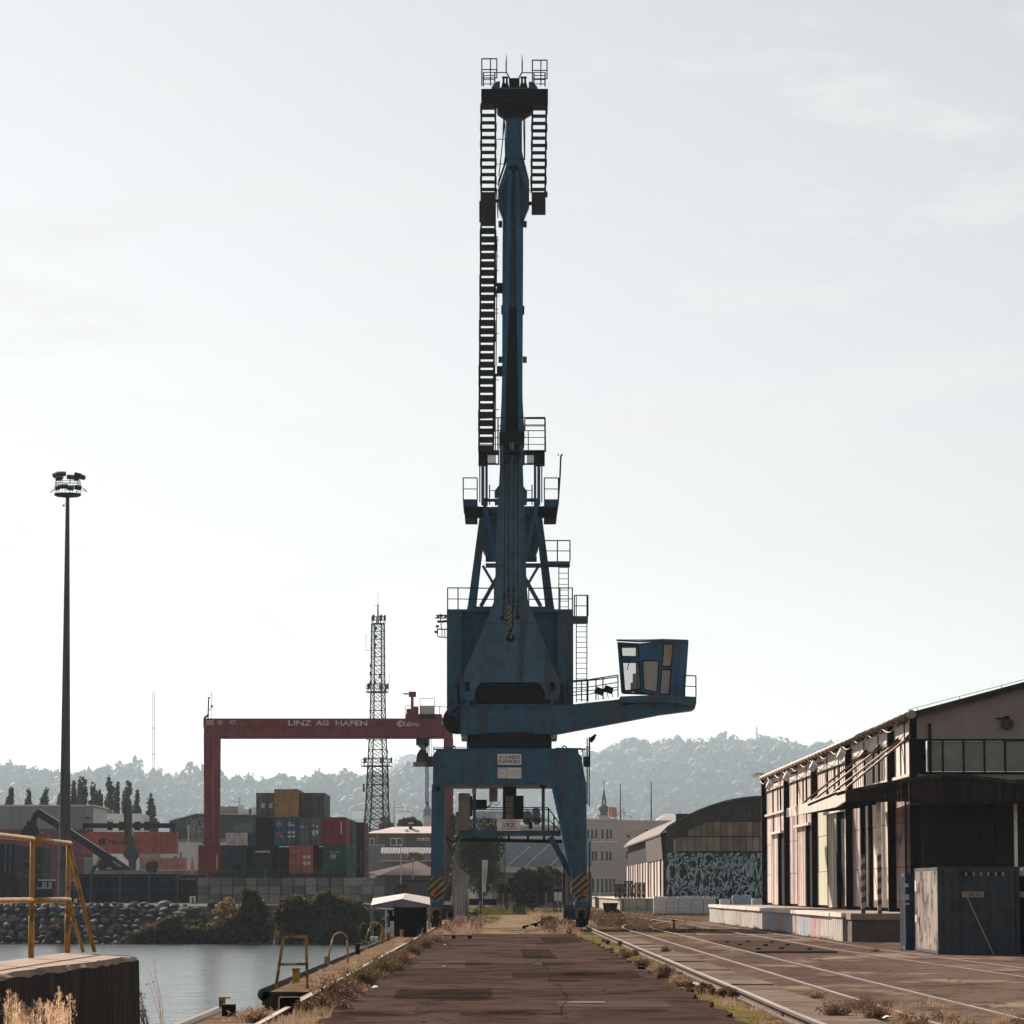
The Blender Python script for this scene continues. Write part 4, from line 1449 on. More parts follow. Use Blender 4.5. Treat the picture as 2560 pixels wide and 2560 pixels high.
CGL = glass('cab_glass', (.30, .30, .28), .08, .30)
CGLB = glass('cab_glass_brown', (.34, .29, .25), .25, .86)
for (tl, tr, bl, br, holes, gl) in ((F0t, F1t, F0b, F1b, [(.17, .93, .06, .28), (.17, .93, .40, .96)], CGL), (F1t, F2t, F1b, F2b, [(.10, .86, .36, .95)], CGLB),
                                    (F2t, F3t, F2b, F3b, [(.02, .40, .05, .46), (.02, .40, .52, .97)], CGLB)):
    o, pt = panel(tl, tr, bl, br, holes, .05, cab)
    for (u0, u1, v0, v1) in holes:
        w = MB().prism([pt(u0, v0), pt(u1, v0), pt(u1, v1), pt(u0, v1)], Vector((0, .02, 0))).obj('window', gl, cab)
        f = MB()
        q = [pt(u0, v0), pt(u1, v0), pt(u1, v1), pt(u0, v1)]
        off = Vector((0, -.03, 0))
        for a, b in zip(q, q[1:] + q[:1]):
            f.bar(a + off, b + off, .055, .055)
        f.obj('seal', BLACK, w)
# back walls with an opening on the left so the sky shows through, roof, inside
B0t, B0b = P(1547, 1610, YC + 2.6), P(1556, 1735, YC + 2.6)
B3t, B3b = P(1716, 1608, YC + 2.6), P(1708, 1741, YC + 2.6)
o, pt = panel(B0t, B3t, B0b, B3b, [(.02, .27, .08, .96)], .05, cab, 'cab_back_wall', BIN)
MB().prism([F3t, B3t, B3b, F3b], (.05, 0, 0)).obj('cab_end_wall', BLUE, cab)
MB().prism([P(1541, 1603, YC + .9), P(1598, 1606, YC - .25), P(1660, 1602, YC - .25), P(1721, 1604, YC + 1.5), P(1721, 1604, YC + 2.7), P(1541, 1603, YC + 2.7)], (0, 0, .10)).obj('cab_roof', BLUE, cab)
f = MB()
for x in (1549, 1602, 1657, 1712):
    f.tube(P(x, 1603, YC + .6), P(x, 1599, YC + .6), .02, n=5)
f.obj('roof_stud', DARK, cab)
f = MB().rect(1586, 1600, 1690, 1732, YC + 1.2, .6); f.rect(1590, 1606, 1618, 1690, YC + 2.0, .4)
f.rect(1618, 1640, 1700, 1732, YC + 1.0, .5)
f.obj('seat', BIN, cab)
f = MB().rect(1577, 1590, 1706, 1728, YC + .9, .4); f.rect(1582, 1590, 1684, 1706, YC + .9, .2)
f.obj('console', PANEL, cab)
BLIND = mat('slatted_blind', (.42, .34, .20), (.34, .27, .15), rough=.8)
f = MB()
n0 = (F2t.lerp(F3t, .2))
for i in range(10):
    v = .06 + i * .026
    a = F2t.lerp(F3t, .04).lerp(F2b.lerp(F3b, .04), v); b = F2t.lerp(F3t, .38).lerp(F2b.lerp(F3b, .38), v)
    f.bar(a + Vector((0, -.03, 0)), b + Vector((0, -.03, 0)), .012, .055)
f.obj('window_blind', BLIND, cab)
MB().pp([(1553, 1741), (1642, 1740), (1642, 1752), (1556, 1763)], YC + .3, 1.6).obj('cab_underside', DARK, cab)
f = MB().bar(P(1574, 1650, YC + .3), P(1568, 1675, YC + .4), .03); f.obj('wiper', BLACK, cab)
# railing and lamps along the arm
rail_run([P(1418, 1757, YH + .1), P(1470, 1754, YH + .1), P(1545, 1742, YH + .1)], 1.12, CR, mids=2, every=.9)
rail_run([P(1418, 1757, YH + 1.8), P(1490, 1750, YH + 1.8), P(1545, 1743, YH + 1.8)], 1.05, CR, mids=1, every=1.0)
rail_run([P(1712, 1742, YC + .6), P(1740, 1743, YC + .9), P(1740, 1743, YC + 2.2)], 1.1, CR, mids=1, every=.6)
for x, y in ((1498, 1728), (1521, 1724)):
    f = MB()
    rot = Matrix.Rotation(.35, 3, 'Y') @ Matrix.Rotation(-.5, 3, 'X')
    f.box(P(x, y, YH + .3), (.46, .22, .28), rot)
    f.box(P(x + 3, y + 3, YH + .15), (.36, .05, .22), rot)
    f.tube(P(x - 4, y + 6, YH + .3), P(x, y + 22, YH + .3), .02, n=5); f.tube(P(x + 6, y + 5, YH + .3), P(x + 12, y + 19, YH + .3), .02, n=5)
    f.obj('floodlight', DARK, CR)
# ================================================================== right side: warehouse, dock, containers, halls
def lathe(prof, c, n=16):
    """prof: [(r, z)] about the vertical through c."""
    mb = MB()
    for r, z in prof:
        for k in range(n):
            a = 6.28319 * k / n
            mb.v.append((c[0] + r * math.cos(a), c[1] + r * math.sin(a), z))
    for i in range(len(prof) - 1):
        for k in range(n):
            mb.f.append((i * n + k, i * n + (k + 1) % n, (i + 1) * n + (k + 1) % n, (i + 1) * n + k)); mb.mi.append(0)
    mb.f.append(tuple(range((len(prof) - 1) * n, len(prof) * n))); mb.mi.append(0)
    return mb


# ---- shipping containers
def corr(mb, a, ux, uz, w, h, n, depth=.036, m=0):
    """Corrugated sheet: corner a, width along ux, height along uz; ribs stand towards ux x uz."""
    a, ux, uz = Vector(a), Vector(ux), Vector(uz)
    nn = ux.cross(uz).normalized() * depth
    us = []
    for i in range(n):
        b = i / n
        us += [(b, 0), (b + .25 / n, 0), (b + .4 / n, 1), (b + .85 / n, 1)]
    us.append((1, 0))
    vs = []
    for u, o in us:
        p = a + ux * (u * w) + nn * o
        vs += [p, p + uz * h]
    mb.add(vs, [(2 * i, 2 * i + 2, 2 * i + 3, 2 * i + 1) for i in range(len(us) - 1)], m)


def cmat(name, c, fade=None):
    return mat(name, c, tuple(x * .78 for x in c), scale=.7, rough=.65, streak=fade or tuple(x * .45 for x in c), sfac=.5, sscale=2.0, patch=(.075, .042, .03), pfac=.45, pscale=1.7, bump=.04)


def container(x, y, z, W, L, H, col, label, front='panel', group=None, sidecol=None, side_on=False, detail=True):
    """One container; near-left-bottom corner (x, y, z); W across, L deep, H high. front: 'doors' or 'panel'."""
    t = thing('shipping_container', (x + W / 2, y + L / 2, z), label, 'container', group)
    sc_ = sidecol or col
    f = MB()
    p = .11
    for xx in (x, x + W - p):
        for yy in (y, y + L - p):
            f.bb(xx, xx + p, yy, yy + p, z, z + H)
    for zz in (z + .02, z + H - .11):
        f.bb(x + p, x + W - p, y + .01, y + p - .02, zz, zz + .1); f.bb(x + p, x + W - p, y + L - p + .02, y + L - .01, zz, zz + .1)
        f.bb(x + .01, x + p - .02, y + p, y + L - p, zz, zz + .1); f.bb(x + W - p + .02, x + W - .01, y + p, y + L - p, zz, zz + .1)
    for xx in (x - .01, x + W - .16):
        for yy in (y - .01, y + L - .16):
            for zz in (z, z + H - .12):
                f.bb(xx, xx + .17, yy, yy + .17, zz, zz + .125)
    f.obj('frame', col, t)
    h = H - .22
    nx, ny = max(4, round((W - .2) / .27)), max(6, round((L - .2) / .3))
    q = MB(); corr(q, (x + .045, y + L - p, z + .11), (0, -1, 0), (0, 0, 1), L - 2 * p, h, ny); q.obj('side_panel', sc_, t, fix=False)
    q = MB(); corr(q, (x + W - .045, y + p, z + .11), (0, 1, 0), (0, 0, 1), L - 2 * p, h, ny); q.obj('side_panel', sc_, t, fix=False)
    MB().bb(x + .04, x + W - .04, y + .04, y + L - .04, z + H - .07, z + H - .03).obj('roof_panel', col, t)
    q = MB(); corr(q, (x + W - p, y + L - .05, z + .11), (-1, 0, 0), (0, 0, 1), W - 2 * p, h, nx); q.obj('end_panel', col, t, fix=False)
    if front == 'panel':
        q = MB(); corr(q, (x + p, y + .05, z + .11), (1, 0, 0), (0, 0, 1), W - 2 * p, h, nx); q.obj('end_panel', col, t, fix=False)
    elif front == 'doors':
        for k in (0, 1):
            xa = x + p + k * (W / 2 - p)
            d = MB().bb(xa + .01, xa + W / 2 - p - .01, y + .03, y + .08, z + .12, z + H - .11)
            for i in range(5):
                zz = z + .22 + i * (H - .45) / 5
                d.bb(xa + .07, xa + W / 2 - p - .07, y + .012, y + .031, zz, zz + (H - .45) / 5 - .12)
            d = d.obj('door', col, t)
            if detail:
                for i in (0, 1):
                    xr = xa + (W / 2 - p) * (.3 + .42 * i)
                    r_ = MB().tube((xr, y - .01, z + .1), (xr, y - .01, z + H - .1), .022, n=6)
                    r_.bar((xr, y - .02, z + 1.0), (xr + .28 * (1 if i == 0 else -1), y - .02, z + 1.03), .03)
                    r_.obj('lock_rod', STEEL, d)
    return t


def plate(t, x, y, z, w, h, m, name='label_plate'):
    return MB().bb(x, x + w, y - .02, y - .004, z, z + h).obj(name, m, t)


C_SLATE = cmat('slate_container', (.085, .10, .115))
C_SLATE_S = mat('pale_container_side', (.66, .61, .55), (.56, .50, .45), scale=1.2, rough=.75, patch=(.10, .055, .035), pfac=.85, pscale=1.1, streak=(.22, .17, .14), sfac=.6, sscale=5)  # long sides paler than the slate ends, with rust patches
PLATEC = mat('tan_plate', (.42, .34, .27), (.36, .29, .23), rough=.7)
PALETXT = mat('pale_lettering', (.62, .62, .60), (.5, .5, .5), rough=.7)
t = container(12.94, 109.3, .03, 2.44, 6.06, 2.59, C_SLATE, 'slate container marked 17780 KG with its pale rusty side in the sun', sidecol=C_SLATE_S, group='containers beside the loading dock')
for ch, px_ in (('A', 2413), ('U', 2432), ('0', 2450.5), ('1', 2469.5), ('3', 2487), ('8', 2505)):
    a = P(px_, 2189, 109.26)
    text(ch, a, .055 if ch != '1' else .03, .105, PALETXT, t)
for px_ in (2404, 2422, 2478, 2497):
    a = P(px_, 2189.5, 109.26); plate(t, a.x, 109.33, a.z, .065, .11, INK, 'dark_patch')
a, b = P(2406, 2243, 109.26), P(2460, 2229, 109.26)
pl = plate(t, a.x, 109.31, a.z, b.x - a.x, b.z - a.z, PLATEC)
text('17780 KG', (a.x + .07, 109.285, a.z + .035), .50, .10, INK, pl)
f = MB().bar(P(2418, 2243, 109.2), P(2484, 2386, 108.8), .022)
f.bar(P(2484, 2389, 108.8), P(2478, 2389, 108.8), .05); f.obj('lashing_strap', PLATEC, t)
for zz, hh in ((1.9, .33), (.95, .22)):
    MB().bb(12.86, 12.90, 114.2, 114.55, zz, zz + hh).obj('side_label', WHITE, t)
t = container(15.55, 109.5, .03, 2.44, 6.06, 2.59, C_SLATE, 'slate container cut off by the right edge of the photo', group='containers beside the loading dock')
a, b = P(2536, 2243, 109.46), P(2590, 2229, 109.46)
pl = plate(t, a.x, 109.51, a.z, b.x - a.x, b.z - a.z, PLATEC)
text('180 KG', (a.x + .03, 109.485, a.z + .035), .5, .10, INK, pl)
C_NAVY2 = cmat('blue_grey_container', (.055, .095, .15))
t = container(12.82, 117.0, .03, 2.44, 1.5, 2.45, C_NAVY2, 'short blue steel box with door ribs half hidden behind the slate container', 'doors', group='containers beside the loading dock')
for px_, py_, w, h in ((2263, 2218, .11, .12), (2256, 2250, .22, .18), (2258, 2262, .2, .06)):
    a = P(px_, py_, 116.95); plate(t, a.x, 117.0, a.z, w, h, PALETXT)

# ---- loading dock
XD, XW, ZD, YN, YFAR = 12.8, 15.8, 1.09, 138.3, 219.5
dock = thing('loading_dock', (14.3, 180, 0), 'long concrete loading dock with painted front below the warehouse wall', 'dock')
DTOP = mat('dock_top', (.36, .29, .24), (.27, .21, .175), scale=.8, rough=.9, bump=.3)
MB().bb(XD + .12, XW + 18, YN + .1, YFAR + 3, 0, ZD - .12).obj('dock_core', mat('dock_core', (.12, .105, .09), rough=.9), dock)
MB().bb(XD + .15, XW + 18, YN + .1, YFAR + 3, ZD - .12, ZD - .01).obj('dock_floor', DTOP, dock)
rs = random.Random(8)
DP = [mat('dock_paint_%s' % n, c, tuple(x * .8 for x in c), scale=1.1, rough=.85, bump=.25, streak=(.13, .10, .085), sfac=.75, sscale=3.2, patch=p_, pfac=.5, pscale=.9)
      for n, c, p_ in (('white', (.62, .57, .52), (.30, .26, .23)), ('grey', (.50, .46, .42), (.22, .19, .17)), ('blue', (.42, .50, .55), (.60, .58, .55)), ('rose', (.52, .36, .32), (.60, .52, .47)), ('pale', (.56, .52, .46), (.36, .30, .26)))]
y, k = YN, 0
seq = [4, 0, 3, 2, 0, 2, 3, 2, 0, 1, 4, 0, 1, 4, 0, 1, 4]
COPE = mat('coping_stone', (.78, .69, .61), (.62, .54, .48), scale=1.4, rough=.85, vary=.12, bump=.3)
while y < YFAR + 2.5:
    L_ = 4.9 + rs.uniform(-.3, .3)
    MB().bb(XD, XD + .13, y + .02, y + L_ - .02, -.05, ZD - .16).obj('dock_panel', DP[seq[k % len(seq)]], dock)
    MB().bb(XD - .09 + rs.uniform(-.02, .02), XD + .35, y + .012, y + L_ - .012, ZD - .16, ZD + rs.uniform(-.015, .015)).obj('coping_slab', COPE, dock)
    y += L_; k += 1
for i in range(5):
    MB().bb(XD + i * 1.1, XD + (i + 1) * 1.1 - .02, YN - .03, YN + .1, -.05, ZD - .16).obj('dock_panel', DP[1], dock)
    MB().bb(XD - .05 + i * 1.1, XD + (i + 1) * 1.1 - .06, YN - .10, YN + .3, ZD - .16, ZD - .004).obj('coping_slab', COPE, dock)

# ---- warehouse
wh = thing('warehouse', (XW + 11, 179, 0), 'long warehouse with weathered panelled side wall, louvres and low gabled roof on the right', 'warehouse')
YG0, YG1 = 139.3, YFAR
WP = [mat('wall_panel_%s' % n, c, tuple(x * .84 for x in c), scale=.6, rough=.85, streak=s_, sfac=.85, sscale=.5, patch=p_, pfac=.75, pscale=.3, bump=.12)
      for n, c, s_, p_ in (('rose', (.74, .64, .59), (.30, .21, .18), (.50, .38, .33)), ('beige', (.78, .68, .60), (.28, .22, .19), (.48, .36, .30)), ('green', (.62, .64, .50), (.40, .42, .27), (.62, .60, .46)),
                           ('cream', (.82, .73, .62), (.50, .40, .32), (.60, .46, .34)), ('taupe', (.66, .56, .51), (.22, .17, .15), (.40, .31, .28)), ('tagged', (.44, .33, .29), (.08, .07, .065), (.07, .065, .065)))]
FASC = mat('fascia_panel', (.86, .76, .69), (.76, .66, .60), scale=1.5, rough=.8, vary=.08, streak=(.42, .34, .30), sfac=.4)
COLM = mat('dark_column_paint', (.020, .014, .012), (.012, .009, .008), rough=.8, scale=2, spec=.1)
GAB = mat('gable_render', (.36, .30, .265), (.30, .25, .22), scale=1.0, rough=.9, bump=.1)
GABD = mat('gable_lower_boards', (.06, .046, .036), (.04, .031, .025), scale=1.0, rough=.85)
cols = [139.45, 147.5, 165.6, 184.0, 202.0, 219.3]
pan = {0: [5, 5, 5], 1: [3, 3, 0], 2: [1, 2, 2], 3: [4, 0, 4], 4: [1, 0, 4]}
MB().bb(XW + .1, XW + .3, YG0 + .2, YG1, ZD, 8.7).obj('wall_backing', COLM, wh)
for b in range(5):
    y0, y1 = cols[b], cols[b + 1]
    n = 2 if b == 0 else 3
    for i in range(n):
        ya, yb = y0 + (y1 - y0) * i / n, y0 + (y1 - y0) * (i + 1) / n
        for c, (z0, z1) in enumerate(((ZD + .12, 2.85), (2.85, 4.6), (4.6, 6.3))):
            MB().bb(XW - rs.uniform(0, .012), XW + .1, ya + .03, yb - .03, z0 + .012, z1 - .012).obj('wall_panel', WP[pan[b][i]], wh)
        MB().bb(XW - .02, XW + .1, ya + .03, yb - .03, 7.78, 8.62).obj('fascia_panel', FASC, wh)
        MB().bb(XW - .06, XW + .1, ya - .05, ya + .05, ZD, 8.6).obj('mullion', COLM, wh)
        # louvre band: upright fins before a dark opening
        lv = MB()
        k_ = max(6, int((yb - ya) / 1.15))
        for j in range(k_):
            if j % 5 == 2 and i == 1: continue
            yy = ya + .12 + (yb - ya - .2) * j / k_
            lv.bb(XW - .008, XW + .03, yy, yy + .62, 6.46, 7.72)
        lv = tag(lv.obj('louvre', WHITE if 0 else FASC, wh), kind='stuff')
        MB().bb(XW + .04, XW + .08, ya + .05, yb - .05, 6.42, 7.76).obj('louvre_opening', COLM, wh)
    MB().bb(XW - .14, XW + .12, y0, y1, 6.30, 6.42).obj('sill_rail', COPE, wh)
    MB().bb(XW - .08, XW + .12, y0, y1, 7.74, 7.80).obj('band_rail', COLM, wh)
for yc in cols:
    MB().bb(XW - .30, XW + .02, yc - .14, yc + .14, ZD - .02, 8.55).obj('column', COLM, wh)
for ya, yb, ztop, m_ in ((208.0, 214.0, 5.15, 1), (189.0, 195.5, 5.25, 1), (171.5, 177.2, 5.55, 3)):   # sliding doors and their dark openings
    d = MB().bb(XW - .07, XW - .02, ya, yb, ZD + .05, ztop).obj('sliding_door', WP[m_], wh)
    for i in range(5):
        yy = ya + (yb - ya) * (i + .2) / 5
        MB().bb(XW - .085, XW - .069, yy, yy + .12, ZD + .1, ztop - .1).obj('batten', WP[4], d)
    MB().bb(XW - .26, XW, ya - 2.6, yb + .4, ztop, ztop + .13).obj('door_rail', COPE, d)
    MB().bb(XW - .20, XW + .02, ya - .5, ya - .06, ZD + .05, ztop).obj('door_jamb', COLM, d)
    MB().bb(XW - .03, XW + .02, ya - 2.2, ya - .52, ZD + .05, ztop).obj('door_opening', BLACK, d)
for ya in (156.5, 160.0):
    MB().bb(XW - .16, XW + .02, ya, ya + .5, ZD + .05, 5.6).obj('gate_post', COLM, wh)
# gable end
ze, sl = 8.60, .265
zr = lambda x: ze + (x - XW) * sl
MB().prism([(XW - .02, YG0, 7.63), (XW + 10, YG0, 7.63), (XW + 10, YG0, zr(XW + 10)), (XW - .02, YG0, ze)], (0, .25, 0)).obj('gable_wall', GAB, wh)
MB().bb(XW - .02, XW + 20, YG0, YG0 + .25, 6.12, 6.38).obj('window_sill_wall', GAB, wh)
MB().bb(XW, XW + .32, YG0 + .02, YG0 + .22, 6.38, 7.63).obj('corner_post', COLM, wh)
f = MB().bb(XW + .42, XW + .52, YG0 - .1, YG0 - .01, 6.38, 8.25)
f.obj('drain_pipe', COLM, wh)
PANE = mat('dusty_pane', (.15, .16, .145), (.27, .255, .22), scale=.8, rough=.30, spec=.5, patch=(.26, .24, .20), pfac=.35, pscale=.7)
x = P(2317, 1900, YG0).x
for i in range(11):
    w_ = .79 if i else .62
    MB().bb(x + .03, x + w_ - .03, YG0 + .08, YG0 + .11, 6.43, 7.58).obj('pane', PANE, wh)
    MB().bb(x + w_ - .03, x + w_ + .03, YG0 + .02, YG0 + .14, 6.38, 7.63).obj('glazing_bar', COLM, wh)
    x += w_
f = MB().bb(XW, XW + 20, YG0 - .03, YG0 + .02, 7.58, 7.66).obj('window_head', COLM, wh)
f = MB().bb(XW, XW + 20, YG0 - .06, YG0 + .02, 6.32, 6.41).obj('window_sill', COLM, wh)
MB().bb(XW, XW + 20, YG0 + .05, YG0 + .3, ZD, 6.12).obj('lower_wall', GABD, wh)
for zz in (2.9, 4.5):
    MB().bb(XW, XW + 20, YG0 + .03, YG0 + .06, zz, zz + .03).obj('wall_joint', COLM, wh)
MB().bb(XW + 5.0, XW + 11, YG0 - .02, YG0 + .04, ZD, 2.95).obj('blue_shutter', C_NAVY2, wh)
ETER = mat('mossy_roof_sheet', (.085, .070, .052), (.045, .038, .030), scale=2.0, rough=.95, bump=.5, patch=(.15, .12, .06), pfac=.5, pscale=1.2)
MB().prism([(XW - .22, YG0 - .35, ze - .16), (XW + 11.5, YG0 - .35, ze - .16 + 11.72 * sl), (XW + 11.5, YG0 - .35, ze + .10 + 11.72 * sl), (XW - .22, YG0 - .35, ze + .08)], (0, 81.2, 0)).obj('roof', ETER, wh)
MB().prism([(XW + 11.5, YG0 - .35, ze - .16 + 11.72 * sl), (XW + 23.5, YG0 - .35, ze), (XW + 23.5, YG0 - .35, ze + .3), (XW + 11.5, YG0 - .35, ze + .10 + 11.72 * sl)], (0, 81.2, 0)).obj('roof', ETER, wh)
MB().prism([(XW, YG0 - .06, ze - .18), (XW + 10, YG0 - .06, zr(XW + 10) - .18), (XW + 10, YG0 - .06, zr(XW + 10) + .0), (XW, YG0 - .06, ze)], (0, .06, 0)).obj('verge_board', GAB, wh)
f = MB()
for i in range(6):
    f.tube((XW + i * 1.6, YG0 - .2, zr(XW + i * 1.6) + .05), (XW + i * 1.6, YG0 - .2, zr(XW + i * 1.6) + .22), .012, n=4)
f.tube((XW - .4, YG0 - .2, ze + .15), (XW + 9.6, YG0 - .2, zr(XW + 9.6) + .2), .010, n=4)
f.obj('lightning_wire', DARK, wh)
GUT = mat('gutter_metal', (.34, .25, .19), (.24, .17, .13), scale=3, rough=.5, metal=.3)
MB().tube((XW - .26, YG0 - .4, ze - .02), (XW - .26, YG1 + .6, ze + .03), .13, n=12).obj('gutter', GUT, wh, smooth=True)
f = MB().tube((XW - .26, YG0 - .44, ze - .02), (XW - .26, YG0 - .38, ze - .02), .17, n=14).obj('gutter_end', STEEL, wh)
for i in range(40):
    yy = YG0 + 1 + i * 2.0
    MB().tube((XW - .26, yy, ze - .02), (XW - .26, yy + .06, ze - .02), .15, n=10).obj('gutter_strap', COLM, wh)
f = MB()
for i in range(13):
    ya = 143.5 + i * 5.9
    f.path([(XW - .30, ya + 5.9 * q, 8.5 - .28 * math.sin(q * 3.14159)) for q in np.linspace(0, 1, 8)], .022, 4)
f.obj('sagging_cable', PALETXT, wh)
for i, yc in enumerate(cols[1:-1]):
    f = MB().bar((XW - .05, yc, 8.40), (XW - .3, yc, 8.52), .09, .14); f.obj('gutter_bracket', COLM, wh)
for px_, py_ in ((1922, 1962), (1966, 1940), (2032, 1915), (2102, 1885)):
    Y_ = XW * FPX / (px_ - 1255) * .965
    z_ = P(px_, py_, Y_).z
    fl_ = MB().box((XW - .55, Y_, z_), (.28, .95, .36), Matrix.Rotation(.5, 3, 'Y') @ Matrix.Rotation(.25, 3, 'X'))
    fl_ = fl_.obj('floodlight', PALETXT, wh)
    MB().bar((XW - .45, Y_ + .1, z_ + .1), (XW, Y_ + .4, z_ + .2), .08).obj('lamp_arm', COLM, fl_)
# round lamp on the gable
c = P(2517, 1808, YG0)
f = MB().tube((c.x, YG0 - .28, c.z - .05), (c.x, YG0 - .06, c.z), .20, .20, 20).obj('round_lamp', mat('lamp_glass', (.10, .095, .09), rough=.3), wh)
q = MB().tube((c.x, YG0 - .24, c.z - .05), (c.x, YG0 - .02, c.z), .225, .15, 20)
q.box((c.x - .02, YG0 - .12, c.z + .21), (.16, .2, .12)); q.bar((c.x - .42, YG0 - .06, c.z + .17), (c.x, YG0 - .1, c.z + .18), .05)
q.obj('lamp_housing', DARK, f)
# canopy
cano = thing('dock_canopy', (16.5, 141, ZD), 'timber-fronted canopy over the dock with red and white striped posts', 'canopy')
YC0 = 135.6
prof = [(2114, 1979), (2240, 1954), (2300, 1945), (2364, 1936), (2420, 1940), (2500, 1950), (2600, 1962), (2800, 1985)]
WOODD = mat('dark_weathered_planks', (.062, .045, .035), (.036, .026, .021), scale=2.5, rough=.9, bump=.4, stretch=(1, 1, .15), vary=.4, patch=(.02, .016, .014), pfac=.6, pscale=4)
zb = P(2300, 2004, YC0).z
x = P(2114, 1990, YC0).x
i = 0
while x < 21.5:
    w_ = .145 + rs.uniform(-.015, .02)
    pxm = 1255 + (x + w_ / 2) / YC0 * FPX
    zt = P(pxm, interp(prof, pxm), YC0).z - .05
    MB().bb(x + .004, x + w_ - .004, YC0 - rs.uniform(0, .02), YC0 + .03, zb + rs.uniform(-.012, .012), zt).obj('plank', WOODD, cano)
    x += w_
pr = [P(a, b, YC0 - .12) for a, b in prof]
MB().prism([p + Vector((0, 0, -.07)) for p in pr] + [p + Vector((0, 0, .06)) for p in reversed(pr)], (0, 3.7, 0)).obj('canopy_roof', ETER, cano)
x0 = pr[0].x
MB().prism([(x0, 139.2, 5.55), (x0, 152.2, 5.40), (XW - .45, 152.2, 5.62), (XW - .45, 139.2, 5.80)], (0, 0, .10)).obj('side_roof', ETER, cano)
BEAMW = mat('pale_steel_beam', (.82, .75, .68), (.70, .63, .57), scale=1.2, rough=.6, patch=(.30, .20, .15), pfac=.4, pscale=1.5)
MB().prism([(x0, YC0, 5.70), (x0, YC0, 5.22), (x0, 139.5, 5.08), (x0, 164, 5.18), (x0, 164, 5.52)], (.08, 0, 0)).obj('side_beam', BEAMW, cano)
f = MB()
for i in range(38):
    f.tube((x0 - .012, YC0 + .5 + i * .42, 5.58 - i * .004), (x0 + .0, YC0 + .5 + i * .42, 5.58 - i * .004), .02, n=5)
f.obj('rivet_row', DARK, cano)
for ya in (143, 149, 155, 160):
    MB().bar((x0 + .05, ya, 5.25), (XW - .02, ya, 5.6), .09, .14).obj('canopy_arm', COLM, cano)
MB().bb(XW - .3, XW + 8, YC0 + .1, YG0, zb - .05, zb + .02).obj('canopy_soffit', WOODD, cano)
STRP = stripes('red_white_bands', (.44, .42, .40), (.16, .04, .035), .36, 62)
for px_, m_ in ((2158, COLM), (2199, BEAMW)):
    a = P(px_, 2200, 136.4)
    zj = P(px_, 2135, 136.4).z
    po = MB().bb(a.x - .075, a.x + .075, 136.4, 136.55, zj, zb).obj('post', m_, cano)
    MB().bb(a.x - .077, a.x + .077, 136.4, 136.552, 0.0 if 0 else P(px_, 2281, 136.4).z - .1, zj).obj('striped_sleeve', STRP, po)
MB().bb(12.9, 15.6, 136.2, 138.25, .85, ZD - .01).obj('dock_step', DTOP, dock)
MB().bb(12.95, 15.55, 136.3, 138.2, 0, .85).obj('dock_step_base', mat('dock_core'.replace('core', 'base'), (.16, .135, .115), rough=.9), dock)
for px_, m_ in ((2309, WOODD), (2450, WOODD), (2487, WOODD), (2540, BEAMW)):
    a = P(px_, 2100, 137.0)
    MB().bb(a.x - .06, a.x + .06, 137.0, 137.12, 0, zb).obj('post', m_, cano)
for (pa, ya), (pb, yb) in (((2290, 1830), (2132, 1970)), ((2252, 1850), (2105, 1978)), ((2205, 1867), (2078, 1985)), ((2172, 1878), (2050, 1992))):
    Ya = XW * FPX / (pa - 1255); Yb = x0 * FPX / (pb - 1255)
    A = P(pa, ya, Ya); A.x = XW - .05
    B = Vector((x0 + .1, Ya - 1.0, 5.6))
    r_ = MB().tube(A, B, .045, n=6).obj('tie_rod', GUT, cano)
    MB().prism([A + Vector((-.05, 0, .14)), A + Vector((-.05, 0, -.18)), A + (B - A) * .22], (0, .06, 0)).obj('rod_plate', COLM, r_)

# ---- wrapped pallets in the yard
WRAP = mat('white_shrink_wrap', (.62, .61, .61), (.50, .49, .50), scale=2.0, rough=.35, vary=.10, bump=.5, bscale=5, stretch=(.4, 1, 3))
WRAPB = mat('blue_shrink_wrap', (.30, .38, .47), (.22, .29, .37), scale=2.0, rough=.35, bump=.5, bscale=5)
WOODP = mat('pallet_wood', (.30, .21, .14), (.19, .13, .09), scale=3, rough=.9, vary=.2, stretch=(1, 1, 3))


def bulge(x0, x1, y0, y1, z0, z1, seed, amp=.035, n=6):
    """Wrapped load: box faces with slack horizontal creases."""
    r_ = random.Random(seed)
    mb_ = MB()
    rows = 8
    ring = []
    pts2 = []
    for a in range(4):
        cx_ = [(x0, y0), (x1, y0), (x1, y1), (x0, y1)]
        p_, q_ = cx_[a], cx_[(a + 1) % 4]
        for k_ in range(n):
            u = k_ / n
            pts2.append((p_[0] + (q_[0] - p_[0]) * u, p_[1] + (q_[1] - p_[1]) * u))
    cx0, cy0 = (x0 + x1) / 2, (y0 + y1) / 2
    for j in range(rows + 1):
        v = j / rows
        for (px_, py_) in pts2:
            k_ = 1 + (.5 * (j % 2) - .3) * amp + r_.uniform(-amp, amp) * .35 - (.03 if j in (0, rows) else 0)
            mb_.v.append((cx0 + (px_ - cx0) * k_, cy0 + (py_ - cy0) * k_, z0 + (z1 - z0) * v + r_.uniform(-.01, .02) * (1 if j == rows else .5)))
    m_ = len(pts2)
    for j in range(rows):
        for i_ in range(m_):
            mb_.f.append((j * m_ + i_, j * m_ + (i_ + 1) % m_, (j + 1) * m_ + (i_ + 1) % m_, (j + 1) * m_ + i_)); mb_.mi.append(0)
    mb_.f.append(tuple(rows * m_ + i_ for i_ in range(m_))); mb_.mi.append(0)
    return mb_


